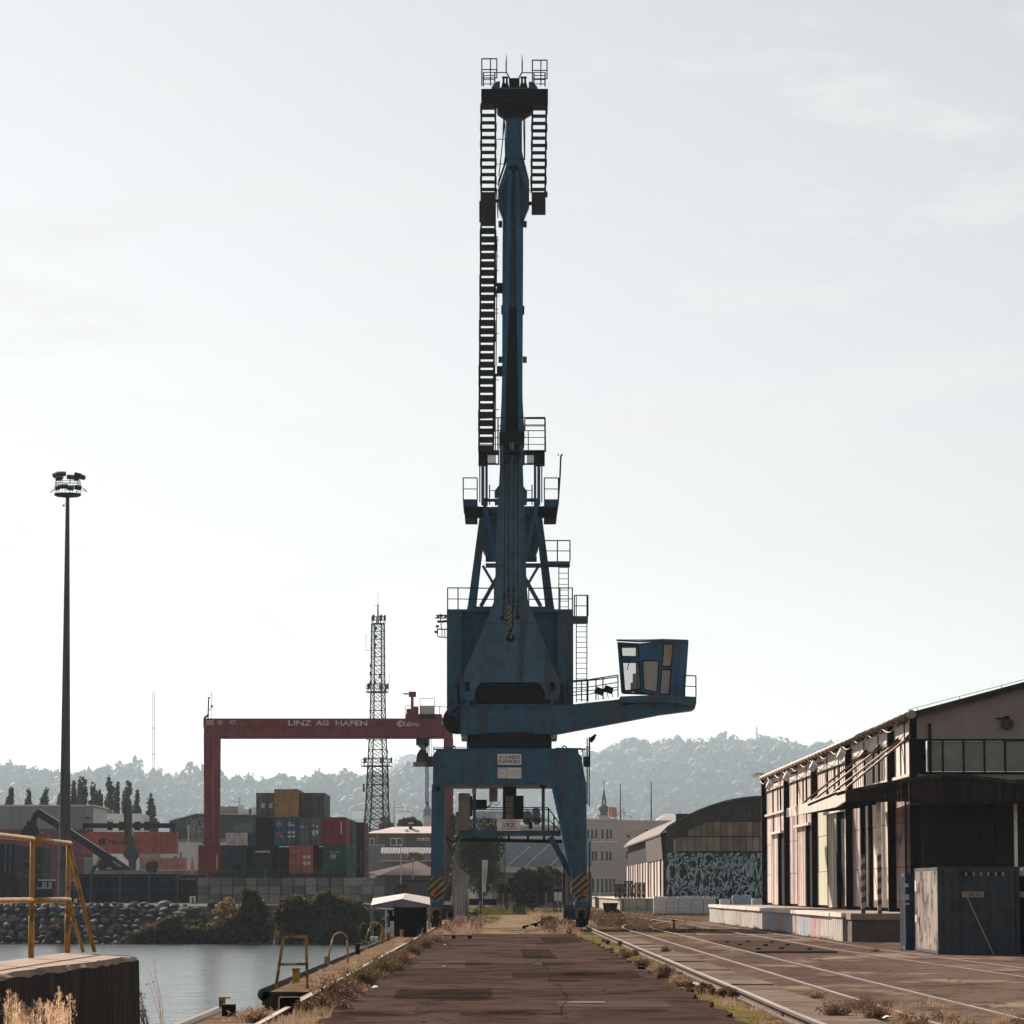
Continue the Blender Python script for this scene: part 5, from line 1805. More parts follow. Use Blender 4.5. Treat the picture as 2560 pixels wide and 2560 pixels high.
def wood_pallet(x, y, z, w=1.2, d=.8, parent=None, rot=0.0):
    f_ = MB()
    for i_ in range(5):
        f_.box((x + w / 2, y + d * (i_ + .5) / 5, z + .128), (w, d * .14, .032))
    for i_ in range(3):
        xx = x + .05 + i_ * (w - .1) / 2
        f_.box((xx, y + d / 2, z + .065), (.14, d, .10)); f_.box((xx, y + d / 2, z + .008), (.1, d, .02))
    f_.box((x + w / 2, y + d / 2, z + .07), (w * .98, d * .5, .05))
    f_.box((x + w / 2, y + .05, z + .01), (w, .1, .022))
    return f_


def wrapped(px_, w, Y, h, m_, seed, label, d=1.1):
    a = P(px_, 2280, Y)
    t_ = thing('wrapped_pallet', (a.x + w / 2, Y + d / 2, .03), label, 'pallet', 'wrapped pallets by the warehouse')
    bulge(a.x + .02, a.x + w - .02, Y, Y + d, .17, h, seed).obj('wrapped_load', m_, t_)
    wood_pallet(a.x, Y, .03, w, d).obj('pallet_base', WOODP, t_)
    top = MB()
    for i_ in range(3):
        rx = random.Random(seed * 7 + i_)
        xx = a.x + w * (.1 + .4 * i_)
        top.add([(xx, Y, h - .02), (xx + .18, Y + .1, h - .02), (xx + .07, Y + .05, h + rx.uniform(.06, .13))], [(0, 1, 2)])
    top.obj('wrap_tail', m_, t_, fix=False)
    return t_


for i, nm in enumerate(('first', 'second', 'third', 'fourth', 'fifth')):
    wrapped(1634 + 31.2 * i, .97, 286.5, 1.46, WRAP, 30 + i, 'white shrink-wrapped pallet, %s from the left in the yard row' % nm)
wrapped(1800, .85, 292, 1.25, WRAP, 41, 'small white wrapped pallet just right of the yard row')
wrapped(1831, 1.6, 296, 1.55, WRAPB, 42, 'blue-grey wrapped pallet behind the far dock corner')
wrapped(1880, 1.15, 294, 1.3, WRAP, 43, 'white wrapped pallet next to the warehouse far corner')

# ---- arched hall with graffiti
YA0, YA1, XA = 345.0, 449.0, 15.35
ah = thing('arched_hall', (25, 395, 0), 'arch-roofed hall with a graffiti front wall and gridded windows', 'hall')
ARK = mat('arch_hall_dark', (.085, .076, .064), (.06, .054, .046), scale=.7, rough=.9)
xc = P(1912, 1994, YA0).x
zpk = P(1912, 1994, YA0).z
zev = P(1662, 2073, YA0).z
hw = xc - XA
arc = lambda x, off=0: zev - off + (zpk - zev) * (1 - ((x - xc) / hw) ** 2) ** 1.0 if abs(x - xc) < hw else zev - off
xs = [XA + 2 * hw * i / 28 for i in range(29)]
outer = [(x, YA0, arc(x)) for x in xs]
inner = [(xc + (x - xc) * .93, YA0, max(arc(x) - 1.05, 5.6)) for x in xs]
f = MB()
for i in range(28):
    f.prism([outer[i], outer[i + 1], inner[i + 1], inner[i]], (0, .5, 0))
f.bb(XA, XA + .8, YA0 + .001, YA0 + .5, 0, zev - .6)
f.obj('front_arch', ARK, ah)
RSH = mat('hall_roof_sheet', (.17, .145, .125), (.12, .10, .086), scale=.4, rough=.8)
f = MB()
xo = [XA - .5 + 2 * (hw + .5) * i / 28 for i in range(29)]
ro = [(x, YA0 - .25, (arc(min(max(x, XA), XA + 2 * hw)) + .03 if XA <= x <= XA + 2 * hw else zev - (.55 if abs(x - xc) > hw + .3 else .2))) for x in xo]
for i in range(28):
    f.prism([ro[i], ro[i + 1], (ro[i + 1][0], ro[i + 1][1], ro[i + 1][2] + .16), (ro[i][0], ro[i][1], ro[i][2] + .16)], (0, YA1 - YA0 + .5, 0))
f.obj('arched_roof', RSH, ah)
HPN = mat('hall_pane', (.31, .25, .19), (.20, .16, .12), scale=.9, rough=.4, vary=.35)
HPD = mat('hall_pane_dark', (.055, .05, .042), (.035, .032, .03), scale=.9, rough=.3, vary=.3)
MB().bb(XA + 1, XA + 2 * hw - 1, YA0 + .34, YA0 + .4, 5.5, zpk - 1.5).obj('window_back', ARK, ah)
for r_, (z0, z1, m_) in enumerate(((5.65, 6.98, HPN), (7.08, 8.42, HPN), (8.52, 9.75, HPD))):
    x = XA + .9
    while x < XA + 11.0:
        xm = x + .3
        if abs(xm - xc) < hw * .93 and arc(xc + (xm - xc) / .93) - 1.1 > z0 + .4:
            zt = min(z1, arc(xc + (xm - xc) / .93) - 1.05)
            MB().bb(x + .03, x + .58, YA0 + .22, YA0 + .26, z0, zt).obj('pane', m_, ah)
        x += .61
    MB().bb(XA + 1.5, XA + 2 * hw - 1.5, YA0 + .12, YA0 + .3, z0 - .1, z0 - .02).obj('glazing_rail', COLM, ah)
GRB = mat('graffiti_ground', (.012, .016, .018), (.03, .045, .048), scale=.35, rough=.85)
GRT = mat('graffiti_teal', (.50, .60, .60), (.28, .36, .37), scale=1.2, rough=.8)
MB().bb(XA + .02, XA + 2 * hw, YA0 - .03, YA0 + .02, 0, 5.5).obj('graffiti_wall', GRB, ah)
rg = random.Random(12)
f = MB()


def stroke(pts, w):
    for a, b in zip(pts[:-1], pts[1:]):
        d = Vector((b[0] - a[0], 0, b[1] - a[1])); n_ = Vector((-d.z, 0, d.x)).normalized() * (w / 2)
        A, B = Vector((a[0], YA0 - .036, a[1])), Vector((b[0], YA0 - .036, b[1]))
        f.add([A - n_, B - n_ * 1.0, B + n_, A + n_], [(0, 1, 2, 3)])


for row, (zlo, zhi) in enumerate(((.05, 1.3), (.9, 2.9), (2.4, 4.7), (4.3, 5.45))):
    x = XA + .15
    while x < XA + 10.4:
        h_ = zhi - zlo
        w_ = rg.uniform(.75, 1.25) * (.8 if row in (0, 3) else 1)
        kind = rg.randrange(5)
        sw = rg.uniform(.15, .23)
        if kind == 0:
            stroke([(x + w_ * (.5 + .48 * math.cos(a)), zlo + h_ * (.5 + .47 * math.sin(a))) for a in np.linspace(.4, 5.6, 14)], sw)
        elif kind == 1:
            stroke([(x + w_ * q, zlo + h_ * (.1 + .85 * abs(math.sin(q * 4.4 + .3)))) for q in np.linspace(0, 1, 14)], sw)
        elif kind == 2:
            stroke([(x + w_ * .1, zlo), (x + w_ * .45, zhi), (x + w_ * .9, zlo + .05 * h_)], sw); stroke([(x, zlo + h_ * .42), (x + w_, zlo + h_ * .5)], sw * .8)
        elif kind == 3:
            stroke([(x + w_ * (.5 + .4 * math.sin(q * 6.3)), zlo + h_ * q) for q in np.linspace(0, 1, 14)], sw)
            stroke([(x + w_ * .1, zlo + h_ * .55), (x + w_ * .9, zlo + h_ * .7)], sw * .8)
        else:
            stroke([(x + w_ * .15, zhi), (x + w_ * .15, zlo), (x + w_ * .2, zlo + h_ * .5)], sw)
            stroke([(x + w_ * (.2 + .6 * math.sin(a)), zlo + h_ * (.7 + .26 * math.cos(a))) for a in np.linspace(0, 3.2, 9)], sw)
            stroke([(x + w_ * .25, zlo + h_ * .45), (x + w_ * .95, zlo)], sw)
        if rg.random() < .6:
            stroke([(x + w_ * .9, zlo + h_ * rg.uniform(.2, .9)), (x + w_ * 1.3, zlo + h_ * rg.uniform(.2, .9))], sw * .8)
        for _k in range(1):
            a0 = rg.uniform(0, 6.28)
            stroke([(x + w_ * (.5 + .32 * math.cos(a0 + a)), zlo + h_ * (.5 + (.25 + .08 * _k) * math.sin(a0 + a))) for a in np.linspace(0, rg.uniform(2.0, 4.5), 9)], sw * .7)
        x += w_ * .88
f.obj('graffiti', GRT, ah, fix=False)
# side of the hall
HW_ = mat('hall_side_white', (.66, .60, .54), (.52, .46, .41), scale=.6, rough=.85, streak=(.20, .15, .12), sfac=.6)
HB_ = mat('hall_side_board', (.12, .095, .08), (.085, .068, .058), scale=.8, rough=.9)
MB().bb(XA, XA + .25, YA0 + .5, YA1, 0, zev - .3).obj('side_wall', COLM, ah)
y = YA0 + .6; i = 0
while y < YA1 - 3:
    MB().bb(XA - .15, XA + .02, y + .2, y + 5.2 + (i % 2), 0, 4.9).obj('side_panel', HW_ if i % 4 else DP[3], ah)
    MB().bb(XA - .20, XA + .05, y - .15, y + .2, 0, 4.9).obj('side_column', COLM, ah)
    y += 7.4; i += 1
for k in range(3):
    y = YA0 + .6 + k * 12.5
    MB().prism([(XA - .24, y, 4.9), (XA - .24, y + 12.4, 4.9), (XA - .42, y + 12.4, zev - .5), (XA - .42, y, zev - .5)], (.07, 0, 0)).obj('slanted_board', HB_, ah)
XDK = P(1550, 2247, YA0).x
dk = thing('far_dock', (13, 395, 0), 'pale concrete dock along the side of the arched hall', 'dock')
MB().bb(XDK, XA - .2, YA0, YA1 + 12, 0, 1.16).obj('dock_body', DP[4], dk)
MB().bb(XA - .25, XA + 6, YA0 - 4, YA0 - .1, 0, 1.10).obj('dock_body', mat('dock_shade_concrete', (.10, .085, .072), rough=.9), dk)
MB().bb(XDK - .12, XA - .15, YA0 - .1, YA1 + 12, 1.161, 1.25).obj('dock_coping', COPE, dk)
rk = random.Random(77)
for i, (x0_, n_, lab) in enumerate(((1537, 9, 'leftmost wooden pallet stack on the far dock'), (1562, 11, 'middle wooden pallet stack on the far dock'), (1586, 10, 'right wooden pallet stack on the far dock'))):
    a = P(x0_, 2240, YA0 + 3)
    t = thing('pallet_stack', (a.x + .5, YA0 + 3.4, 1.25), lab, 'pallets', 'stacked wooden pallets on the far dock')
    for k in range(n_):
        wood_pallet(a.x + rk.uniform(-.06, .06), YA0 + 3 + rk.uniform(-.05, .05), 1.252 + k * .148, 1.0 if i != 1 else .8, 1.2).obj('pallet', WOODD if k % 3 else WOODP, t)
t = thing('waste_bin', P(1525, 2290, 300) * 1, 'small dark open bin standing in the weeds by the track', 'bin')
a = G(1526, 2292)
t.location = a; ORG[t] = Vector(a)
MB().prism([(a.x - .55, a.y, .95), (a.x + .55, a.y, .95), (a.x + .4, a.y, .12), (a.x - .4, a.y, .12)], (0, .7, 0)).obj('bin_body', BLACK, t)
MB().bb(a.x - .58, a.x + .58, a.y - .03, a.y + .73, .95, 1.03).obj('bin_rim', DARK, t)
for s in (-.3, .3):
    MB().tube((a.x + s, a.y + .1, .1), (a.x + s, a.y + .2, .1), .1, n=10).obj('bin_wheel', BLACK, t)

# ---- office block
OC, YO = P(1543, 2050, 480).x, 480.0
zo = P(1543, 2050, 480).z
OFW = mat('office_render', (.52, .49, .475), (.46, .43, .42), scale=.3, rough=.9)
OFW2 = mat('office_render_warm', (.55, .49, .465), (.49, .435, .415), scale=.3, rough=.9)
OGL = mat('office_glass', (.10, .11, .12), (.07, .075, .08), scale=.4, rough=.15)
of = thing('office_building', (OC, YO + 6, 0), 'three-storey pale office block with narrow windows behind the arched hall', 'building')
Yr = lambda px_: (YO - OC * .5) / (1 - .5 * (px_ - 1255) / FPX)
Xl = P(1440, 2050, YO).x
MB().bb(Xl, OC, YO, YO + 14, 0, zo).obj('left_wing', OFW, of)
Xr = P(1720, 2050, Yr(1720)).x
MB().prism([(OC, YO, 0), (Xr, YO + (Xr - OC) * .5, 0), (Xr, YO + (Xr - OC) * .5 + 14, 0), (OC, YO + 14, 0)], (0, 0, zo - .004)).obj('right_wing', OFW2, of)
MB().bb(Xl, OC + .05, YO - .15, YO, P(1500, 2106, YO).z, P(1500, 2103, YO).z).obj('cornice', WHITE, of)
MB().bb(Xl - .1, OC + .1, YO - .12, YO + 14, zo, zo + .18).obj('roof_edge', COPE, of)


def win(x0, x1, y0, y1, Yw, half=False):
    a, b = P(x0, y1, Yw), P(x1, y0, Yw)
    w_ = MB().bb(a.x, b.x, Yw - .06, Yw - .01, a.z, b.z).obj('window', OGL, of)
    MB().bb(a.x - .05, b.x + .05, Yw - .22, Yw - .02, a.z - .12, a.z - .02).obj('sill', WHITE, w_)
    MB().bb(a.x - .04, b.x + .04, Yw - .1, Yw - .02, b.z, b.z + .07).obj('head', WHITE, w_)
    if half: MB().bb(a.x, b.x, Yw - .1, Yw - .065, a.z + (b.z - a.z) * .35, b.z).obj('blind', OFW, w_)


for y0, y1, xs_ in ((2073, 2097, (1468, 1478, 1488, 1504, 1516, 1525)), (2128, 2152, (1470, 1480, 1488, 1503, 1515, 1524)), (2196, 2231, (1470, 1480, 1493, 1503, 1514, 1524, 1533))):
    for x_ in xs_: win(x_, x_ + 4.6, y0, y1, YO)
for x_, h_ in ((1562, 1), (1586, 1), (1609, 0), (1633, 0), (1657, 1)):
    win(x_, x_ + 12, 2073, 2095, Yr(x_ + 6), h_)
win(1562, 1573, 2128, 2150, Yr(1567))
win(1586, 1597, 2128, 2150, Yr(1591))
for px_, py_ in ((1551, 1959), (1628, 1954)):
    f = MB().tube(P(px_, 2052, YO + 4), P(px_, py_, YO + 4), .085, .05, 8)
    tag(f.obj('flag_pole', DARK), 'bare dark pole on the office roof, %s one' % ('left' if px_ < 1600 else 'right'), 'pole', 'poles on the office roof')
sg = thing('roof_sign', P(1535, 2050, YO + 3), 'red and white advertising sign on a frame on the office roof', 'sign')
MB().rect(1521, 1542, 2018, 2043, YO + 3, .4).obj('sign_board', mat('faded_red_sign', (.52, .24, .20), (.60, .40, .36), scale=.6, rough=.7), sg)
for x_ in (1522.5, 1530, 1537.5):
    MB().rect(x_, x_ + 4, 2020, 2040, YO + 2.9, .1).obj('letter_panel', REDINK if 0 else mat('sign_red', (.46, .28, .25), rough=.6), sg)
f = MB()
for q in (0, 8):
    f.bar(P(1542, 2018 + q, YO + 3.4), P(1580, 2044 + q * .3, YO + 3.4), .06)
for x_ in (1524, 1540, 1560):
    f.bar(P(x_, 2030, YO + 3.4), P(x_, 2051, YO + 3.4), .06)
f.bar(P(1532, 2050, YO + 3.4), P(1560, 2020, YO + 3.4), .1); f.obj('sign_frame', STEEL, sg)
sk = MB()
A = [P(1640, 2051, YO + 5), P(1706, 2051, YO + 5)]
ap = [P(1662, 2034, YO + 7), P(1684, 2034, YO + 7)]
b0, b1 = A[0] + Vector((0, 5, 0)), A[1] + Vector((0, 5, 0))
sk.add([A[0], A[1], b1, b0, ap[0], ap[1]], [(0, 1, 5, 4), (1, 2, 5), (2, 3, 4, 5), (3, 0, 4), (3, 2, 1, 0)])
tag(sk.obj('skylight', WHITE), 'white glazed skylight pyramid on the office roof', 'skylight')
text('ART', P(1663, 2065, Yr(1670) - .1), 1.6, .5, mat('sign_red2', (.35, .05, .05), rough=.6), of, right=(1, .5, 0))
ch = thing('roof_box', P(1707, 2050, YO + 6), 'small roof cabin with aerial at the right end of the office roof', 'cabin')
f = MB().rect(1694, 1718, 2034, 2050, YO + 6, 3).obj('box_wall', OFW2, ch)
for x_ in (1697, 1706): MB().rect(x_, x_ + 7, 2037, 2046, YO + 5.95, .05).obj('opening', BLACK, ch)
MB().tube(P(1700, 2034, YO + 6), P(1700, 2026, YO + 6), .04, n=5).obj('aerial', DARK, ch)
lp = MB().tube(P(1499.5, 2232, 460), P(1499.5, 2122, 460), .07, .05, 8)
lp.path([P(1499.5, 2122, 460), P(1501, 2118, 460), P(1506, 2117, 460)], .05, 6); lp.box(P(1506, 2118, 460), (.5, .25, .14))
lp.tube(P(1499.5, 2232, 460), P(1499.5, 2266, 460), .08, .07, 8)
tag(lp.obj('street_lamp', STEEL), 'curved street lamp in front of the pale office wall', 'lamp')
# church towers
COPPER = mat('church_slate', (.05, .07, .075), (.035, .05, .055), scale=.3, rough=.8)
c = P(1510, 2085, 1200)
zq = lambda y_: P(1510, y_, 1200).z
t = thing('church_spire', (c.x, 1200, 0), 'church spire with onion dome in front of the hazy hill', 'church')
lathe([(1.76, 0), (1.76, zq(2042)), (1.98, zq(2038))], c, 8).obj('tower', OFW, t)
lathe([(1.87, zq(2040)), (1.32, zq(2034)), (1.16, zq(2030)), (1.81, zq(2024)), (1.65, zq(2018)), (0.94, zq(2014)), (0.72, zq(2012))], c, 16).obj('onion_dome', COPPER, t, smooth=True)
for k in range(8):
    a = k * .785
    MB().tube((c.x + .62 * math.cos(a), 1200 + .62 * math.sin(a), zq(2013)), (c.x + .62 * math.cos(a), 1200 + .62 * math.sin(a), zq(1998)), .16, n=6).obj('lantern_column', COPPER, t)
lathe([(0.72, zq(1999)), (0.61, zq(1995)), (0.39, zq(1985)), (0.14, zq(1972)), (0.07, zq(1965)), (0.17, zq(1963.5)), (0.04, zq(1962))], c, 12).obj('spire', COPPER, t)
f = MB().bar((c.x, 1200, zq(1962)), (c.x, 1200, zq(1952)), .14); f.bar((c.x - .5, 1200, zq(1956)), (c.x + .5, 1200, zq(1956)), .14); f.obj('cross', DARK, t)
c = P(1068, 2060, 1250)
zq = lambda y_: P(1068, y_, 1250).z
t = thing('church_tower', (c.x, 1250, 0), 'pale domed church tower beside the left crane leg', 'church')
lathe([(1.6, 0), (1.6, zq(2042)), (1.8, zq(2040))], c, 8).obj('tower', OFW, t)
lathe([(1.7, zq(2040)), (1.3, zq(2034)), (1.5, zq(2026)), (1.0, zq(2019)), (.5, zq(2014)), (.55, zq(2010)), (.1, zq(2003))], c, 12).obj('dome', mat('church_green', (.18, .23, .22), rough=.7), t, smooth=True)
# ================================================================== left background across the basin
# ---- boundary fence on the bank
fn = thing('yard_fence', (-30, 327, ZY), 'wire fence with thin pale posts along the top of the stony bank', 'fence')
YFN = 327.0
FW = mat('fence_wire', (.22, .22, .22), (.16, .16, .16), rough=.6)
for i in range(-1, 10):
    px_ = 154 + 72.7 * i
    a = P(px_, 2258, YFN)
    MB().tube((a.x, YFN, ZY - .3), (a.x, YFN, ZY + 3.0), .035, n=6).obj('post', FW, fn)
x0, x1 = P(60, 2258, YFN).x, P(810, 2258, YFN).x
for k, zz in enumerate((.1, 1.2, 2.4, 2.6, 2.8, 3.0)):
    MB().tube((x0, YFN - .02, ZY + zz), (x1, YFN - .02, ZY + zz), .010, n=4).obj('wire', FW, fn)

# ---- containers behind the fence
CN = {k: cmat('container_' + k, v) for k, v in dict(navy=(.012, .024, .045), blue=(.06, .13, .21), slate=(.05, .07, .09), black=(.012, .014, .02), brown=(.045, .022, .018), red=(.30, .05, .05),
                                                   dred=(.13, .022, .025), orange=(.40, .11, .065), rust=(.48, .14, .085), green=(.03, .13, .07), tan=(.46, .29, .12), grey=(.22, .21, .20),
                                                   grey2=(.17, .165, .155), white=(.72, .71, .69), salmon=(.50, .30, .25), char=(.03, .032, .036)).items()}
GRPY = 'containers standing in the far yard'


def cbox(px_, Y, z, col, label, front='panel', W=2.44, L=12.19, H=2.9, group=GRPY, **k):
    return container(P(px_, 2200, Y).x, Y, z, W, L, H, CN[col], label, front, group, **k)


cbox(266, 335, ZY, 'navy', 'long dark blue container side-on behind the fence posts', W=6.3, L=2.44, H=2.62)
cbox(194, 335, ZY, 'navy', 'dark blue container end-on just right of the light mast foot', L=6.06, H=2.62)
t = cbox(446, 339, ZY, 'char', 'charcoal container end-on left of the paving block pallets', L=6.06, H=2.59)
text('EGSU 2047 880', P(449, 2199.5, 338.98), 1.4, .12, PALETXT, t)
cbox(-22, 345, ZY, 'brown', 'dark brown container at ground level at the left photo edge', L=6.06, H=2.6)
cbox(-29, 346, ZY + 2.62, 'navy', 'navy container on top of the brown one at the left photo edge', 'doors', L=6.06, H=2.9)
t = cbox(52, 392, ZY, 'brown', 'lower maroon container behind the first yellow railing post', L=6.06)
cbox(52, 392.2, ZY + 2.9, 'brown', 'upper maroon container behind the first yellow railing post', L=6.06)
# the tall stack
DS, ZS = 380.0, ZY
r1, r2, r3 = ZS + 2.9, ZS + 5.8, ZS + 8.7
STK = 'containers of the tall stack'
for px_, col, lab in ((495, 'dred', 'red'), (556, 'slate', 'slate'), (621, 'black', 'navy'), (723, 'rust', 'orange'), (807, 'green', 'green')):
    cbox(px_, DS + .3, ZS, 'char', 'ground-level dark container under the %s one of the tall stack' % lab, H=2.88, group=STK, detail=False)
cbox(680, 393.2, ZS, 'brown', 'ground-level brown container set back under the tall stack', H=2.88, group=STK)
t = cbox(495, DS, r1, 'red', 'red container at the left end of the tall stack', group=STK)
a = P(541, 2160, DS - .05); MB().bb(a.x, a.x + .1, DS - .02, DS - .005, a.z - .6, a.z + .9).obj('white_marking', PALETXT, t)
t = cbox(556, DS, r1, 'slate', 'slate grey container with a dark square hatch', group=STK)
MB().rect(584, 602, 2163, 2186, DS - .04, .03).obj('hatch', BLACK, t)
t = cbox(621, DS, r1, 'black', 'blackish navy container with a white number plate near its top', group=STK)
pl = MB().rect(638, 675, 2127, 2131.5, DS - .03, .02).obj('number_plate', PALETXT, t)
text('UTSU 661720 1', P(640, 2131, DS - .035), 1.35, .13, INK, pl)
cbox(680, 393.2, r1, 'brown', 'very dark brown container set back beside the orange one', H=2.88, group=STK)
t = cbox(723, DS, r1, 'rust', 'orange container with double doors and white stickers', 'doors', group=STK)
for x_, y_ in ((758, 2140), (768, 2140), (758, 2155), (768, 2155)):
    a = P(x_, y_, DS - .02); MB().bb(a.x, a.x + .3, DS - .03, DS - .022, a.z - .3, a.z + .05).obj('sticker', PALETXT, t)
text('GESU 3107', P(728, 2130, DS - .02), .9, .12, PALETXT, t)
t = cbox(807, DS, r1, 'green', 'dark green container with a round white emblem', group=STK)
a = P(833, 2141, DS - .02)
ring = MB()
for k in range(20):
    q0, q1 = k / 20 * 6.283, (k + 1) / 20 * 6.283
    for ra, rb in ((.22, .29),):
        ring.add([(a.x + ra * math.cos(q0), DS - .03, a.z + ra * math.sin(q0)), (a.x + rb * math.cos(q0), DS - .03, a.z + rb * math.sin(q0)), (a.x + rb * math.cos(q1), DS - .03, a.z + rb * math.sin(q1)), (a.x + ra * math.cos(q1), DS - .03, a.z + ra * math.sin(q1))], [(0, 1, 2, 3)])
ring.obj('round_emblem', PALETXT, t, fix=False)
MB().tube((a.x, DS - .02, a.z), (a.x, DS - .032, a.z), .11, n=6).obj('emblem_core', PALETXT, t)
text('K  LINE  LOGISTICS'.replace('LOGISTICS', '297698'), P(817, 2131, DS - .02), 1.35, .11, PALETXT, t)
for k in (0, 1):
    cbox(788, 394, ZS + 2.9 * k, 'char', ('lower', 'upper')[k] + ' dark container in the gap between the orange and green ones', group=STK, detail=False)
cbox(637.6, 382, r2, 'brown', 'dark brown container at the left of the second tier', H=2.88, L=10, group=STK)
t = cbox(685, DS, r2, 'blue', 'blue container with doors and a white ring logo', 'doors', group=STK)
a = P(697.5, 2061, DS - .02)
q_ = MB()
for k in range(18):
    b0, b1 = k / 18 * 6.283, (k + 1) / 18 * 6.283
    q_.add([(a.x + .15 * math.cos(b0), DS - .03, a.z + .15 * math.sin(b0)), (a.x + .21 * math.cos(b0), DS - .03, a.z + .21 * math.sin(b0)), (a.x + .21 * math.cos(b1), DS - .03, a.z + .21 * math.sin(b1)), (a.x + .15 * math.cos(b1), DS - .03, a.z + .15 * math.sin(b1))], [(0, 1, 2, 3)])
q_.obj('ring_logo', PALETXT, t, fix=False)
for x_, y_, w, h in ((720, 2057, .35, .12), (720, 2063, .7, .14), (720, 2081, .3, .2), (730, 2081, .3, .2), (720, 2091, .3, .2), (730, 2091, .3, .2), (702, 2091, .14, .14)):
    a = P(x_, y_, DS - .02); MB().bb(a.x, a.x + w, DS - .03, DS - .022, a.z - h / 2, a.z + h / 2).obj('sticker', PALETXT, t)
MB().rect(687, 708, 2081, 2086.5, DS - .03, .01).obj('orange_sticker', CN['orange'], t)
t = cbox(745, DS, r2, 'grey2', 'grey container with doors in the middle of the second tier', 'doors', group=STK)
for x_, y_, w, h in ((752, 2067, .28, .16), (764, 2068, .1, .16), (781, 2063, .2, .1), (790, 2066, .25, .2), (781, 2082, .25, .5), (790, 2080, .25, .45)):
    a = P(x_, y_, DS - .02); MB().bb(a.x, a.x + w, DS - .03, DS - .022, a.z - h / 2, a.z + h / 2).obj('sticker', PALETXT, t)
t = cbox(804.6, DS, r2, 'red', 'red container at the right end of the second tier', group=STK)
a = P(852, 2070, DS - .05); MB().bb(a.x, a.x + .1, DS - .02, DS - .005, a.z - .6, a.z + .7).obj('white_marking', PALETXT, t)
t = cbox(639, 383, r3, 'grey', 'grey container with doors at the left of the top tier', 'doors', group=STK, H=2.59)
for x_ in (653, 672):
    MB().rect(x_, x_ + 9, 2008, 2020, 382.96, .02).obj('white_sticker', PALETXT, t)
cbox(684, DS, r3, 'tan', 'mustard container on the very top of the tall stack', group=STK)
cbox(752, 383, r3, 'grey2', 'ribbed grey container at the right of the top tier', group=STK, H=2.59)
for k in (0, 1, 2):
    cbox(823, 394, ZS + 2.9 * k, 'green', ('lowest', 'middle', 'upper')[k] + ' green container set back at the right of the stack', group=STK, detail=False)
for k in (0, 1, 2):
    cbox(856, 408, ZS + 2.9 * k, 'dred', ('lowest', 'middle', 'upper')[k] + ' dark red container furthest right of the stack', 'doors' if k == 1 else 'panel', group=STK, detail=(k == 1))
for k in (0, 1, 2):
    cbox(564, 425, ZS + 2.6 * k, 'white', ('lowest', 'middle', 'upper')[k] + ' white container seen over the slate one behind the stack', 'doors', group=STK, H=2.59)
cbox(618, 426, ZS, 'blue', 'lower blue container beside the white ones', group=STK, H=3.9)
cbox(618, 426, ZS + 3.9, 'blue', 'upper blue container beside the white ones', group=STK, H=3.9)
# salmon low boxes and grey yard wall
for i in range(4):
    cbox(352 + 28 * i, 425, P(350, 2175, 425).z + .05, 'salmon', 'pale salmon box, %s in the row above the grey wall' % ('first', 'second', 'third', 'fourth')[i], W=1.28, L=2.4, H=1.35, group='salmon boxes behind the wall', detail=False)
f = MB().bb(P(235, 2180, 420).x, P(498, 2180, 420).x, 420, 430, ZY, P(300, 2176, 420).z)
tag(f.obj('yard_wall', mat('pinkish_concrete', (.34, .28, .26), (.28, .23, .21), scale=.6, rough=.9)), 'low pinkish concrete wall behind the blue containers', 'wall')

# ---- pallets of paving blocks on the bank
PAV = [mat('paving_block_%d' % k, c, tuple(x * .72 for x in c), scale=5, rough=.95, bump=.6, bscale=6, vary=.28, coord='obj') for k, c in enumerate(((.30, .295, .28), (.24, .235, .225), (.35, .34, .325)))]


def paver_mesh(k, w, h):
    """Strapped block of stones: courses of separate blocks with open joints."""
    r_ = random.Random(k)
    m_ = MB()
    nr, nc = 4, 3
    for j in range(nr):
        for i in range(nc):
            for b in range(2):
                m_.box((-w / 2 + w * (i + .5) / nc, .25 + .5 * b, h * (j + .5) / nr), (w / nc - .025, .48 - r_.uniform(0, .02), h / nr - .02 - r_.uniform(0, .01)))
    m_.box((0, .5, h / 2), (w * .95, .9, h * .97))
    return m_.mesh('block_load', PAV[k % 3])


PM = [paver_mesh(k, 1.0, .74) for k in range(6)]
rp = random.Random(31)


ORD = ('first', 'second', 'third', 'fourth', 'fifth', 'sixth', 'seventh', 'eighth', 'ninth', 'tenth', 'eleventh')
TIER = ('bottom', 'middle', 'top')


def paver(px_, Y, row, lab):
    a = P(px_, 2258, Y)
    t_ = thing('paving_block_pallet', (a.x, Y, ZY + row * .765), lab, 'pallet', 'pallets of paving blocks on the bank')
    inst(PM[rp.randrange(6)], 'block_load', t_, (a.x, Y, ZY + row * .765 + .012), (0, 0, rp.uniform(-.02, .02)), (rp.uniform(.92, 1.0), 1, 1))


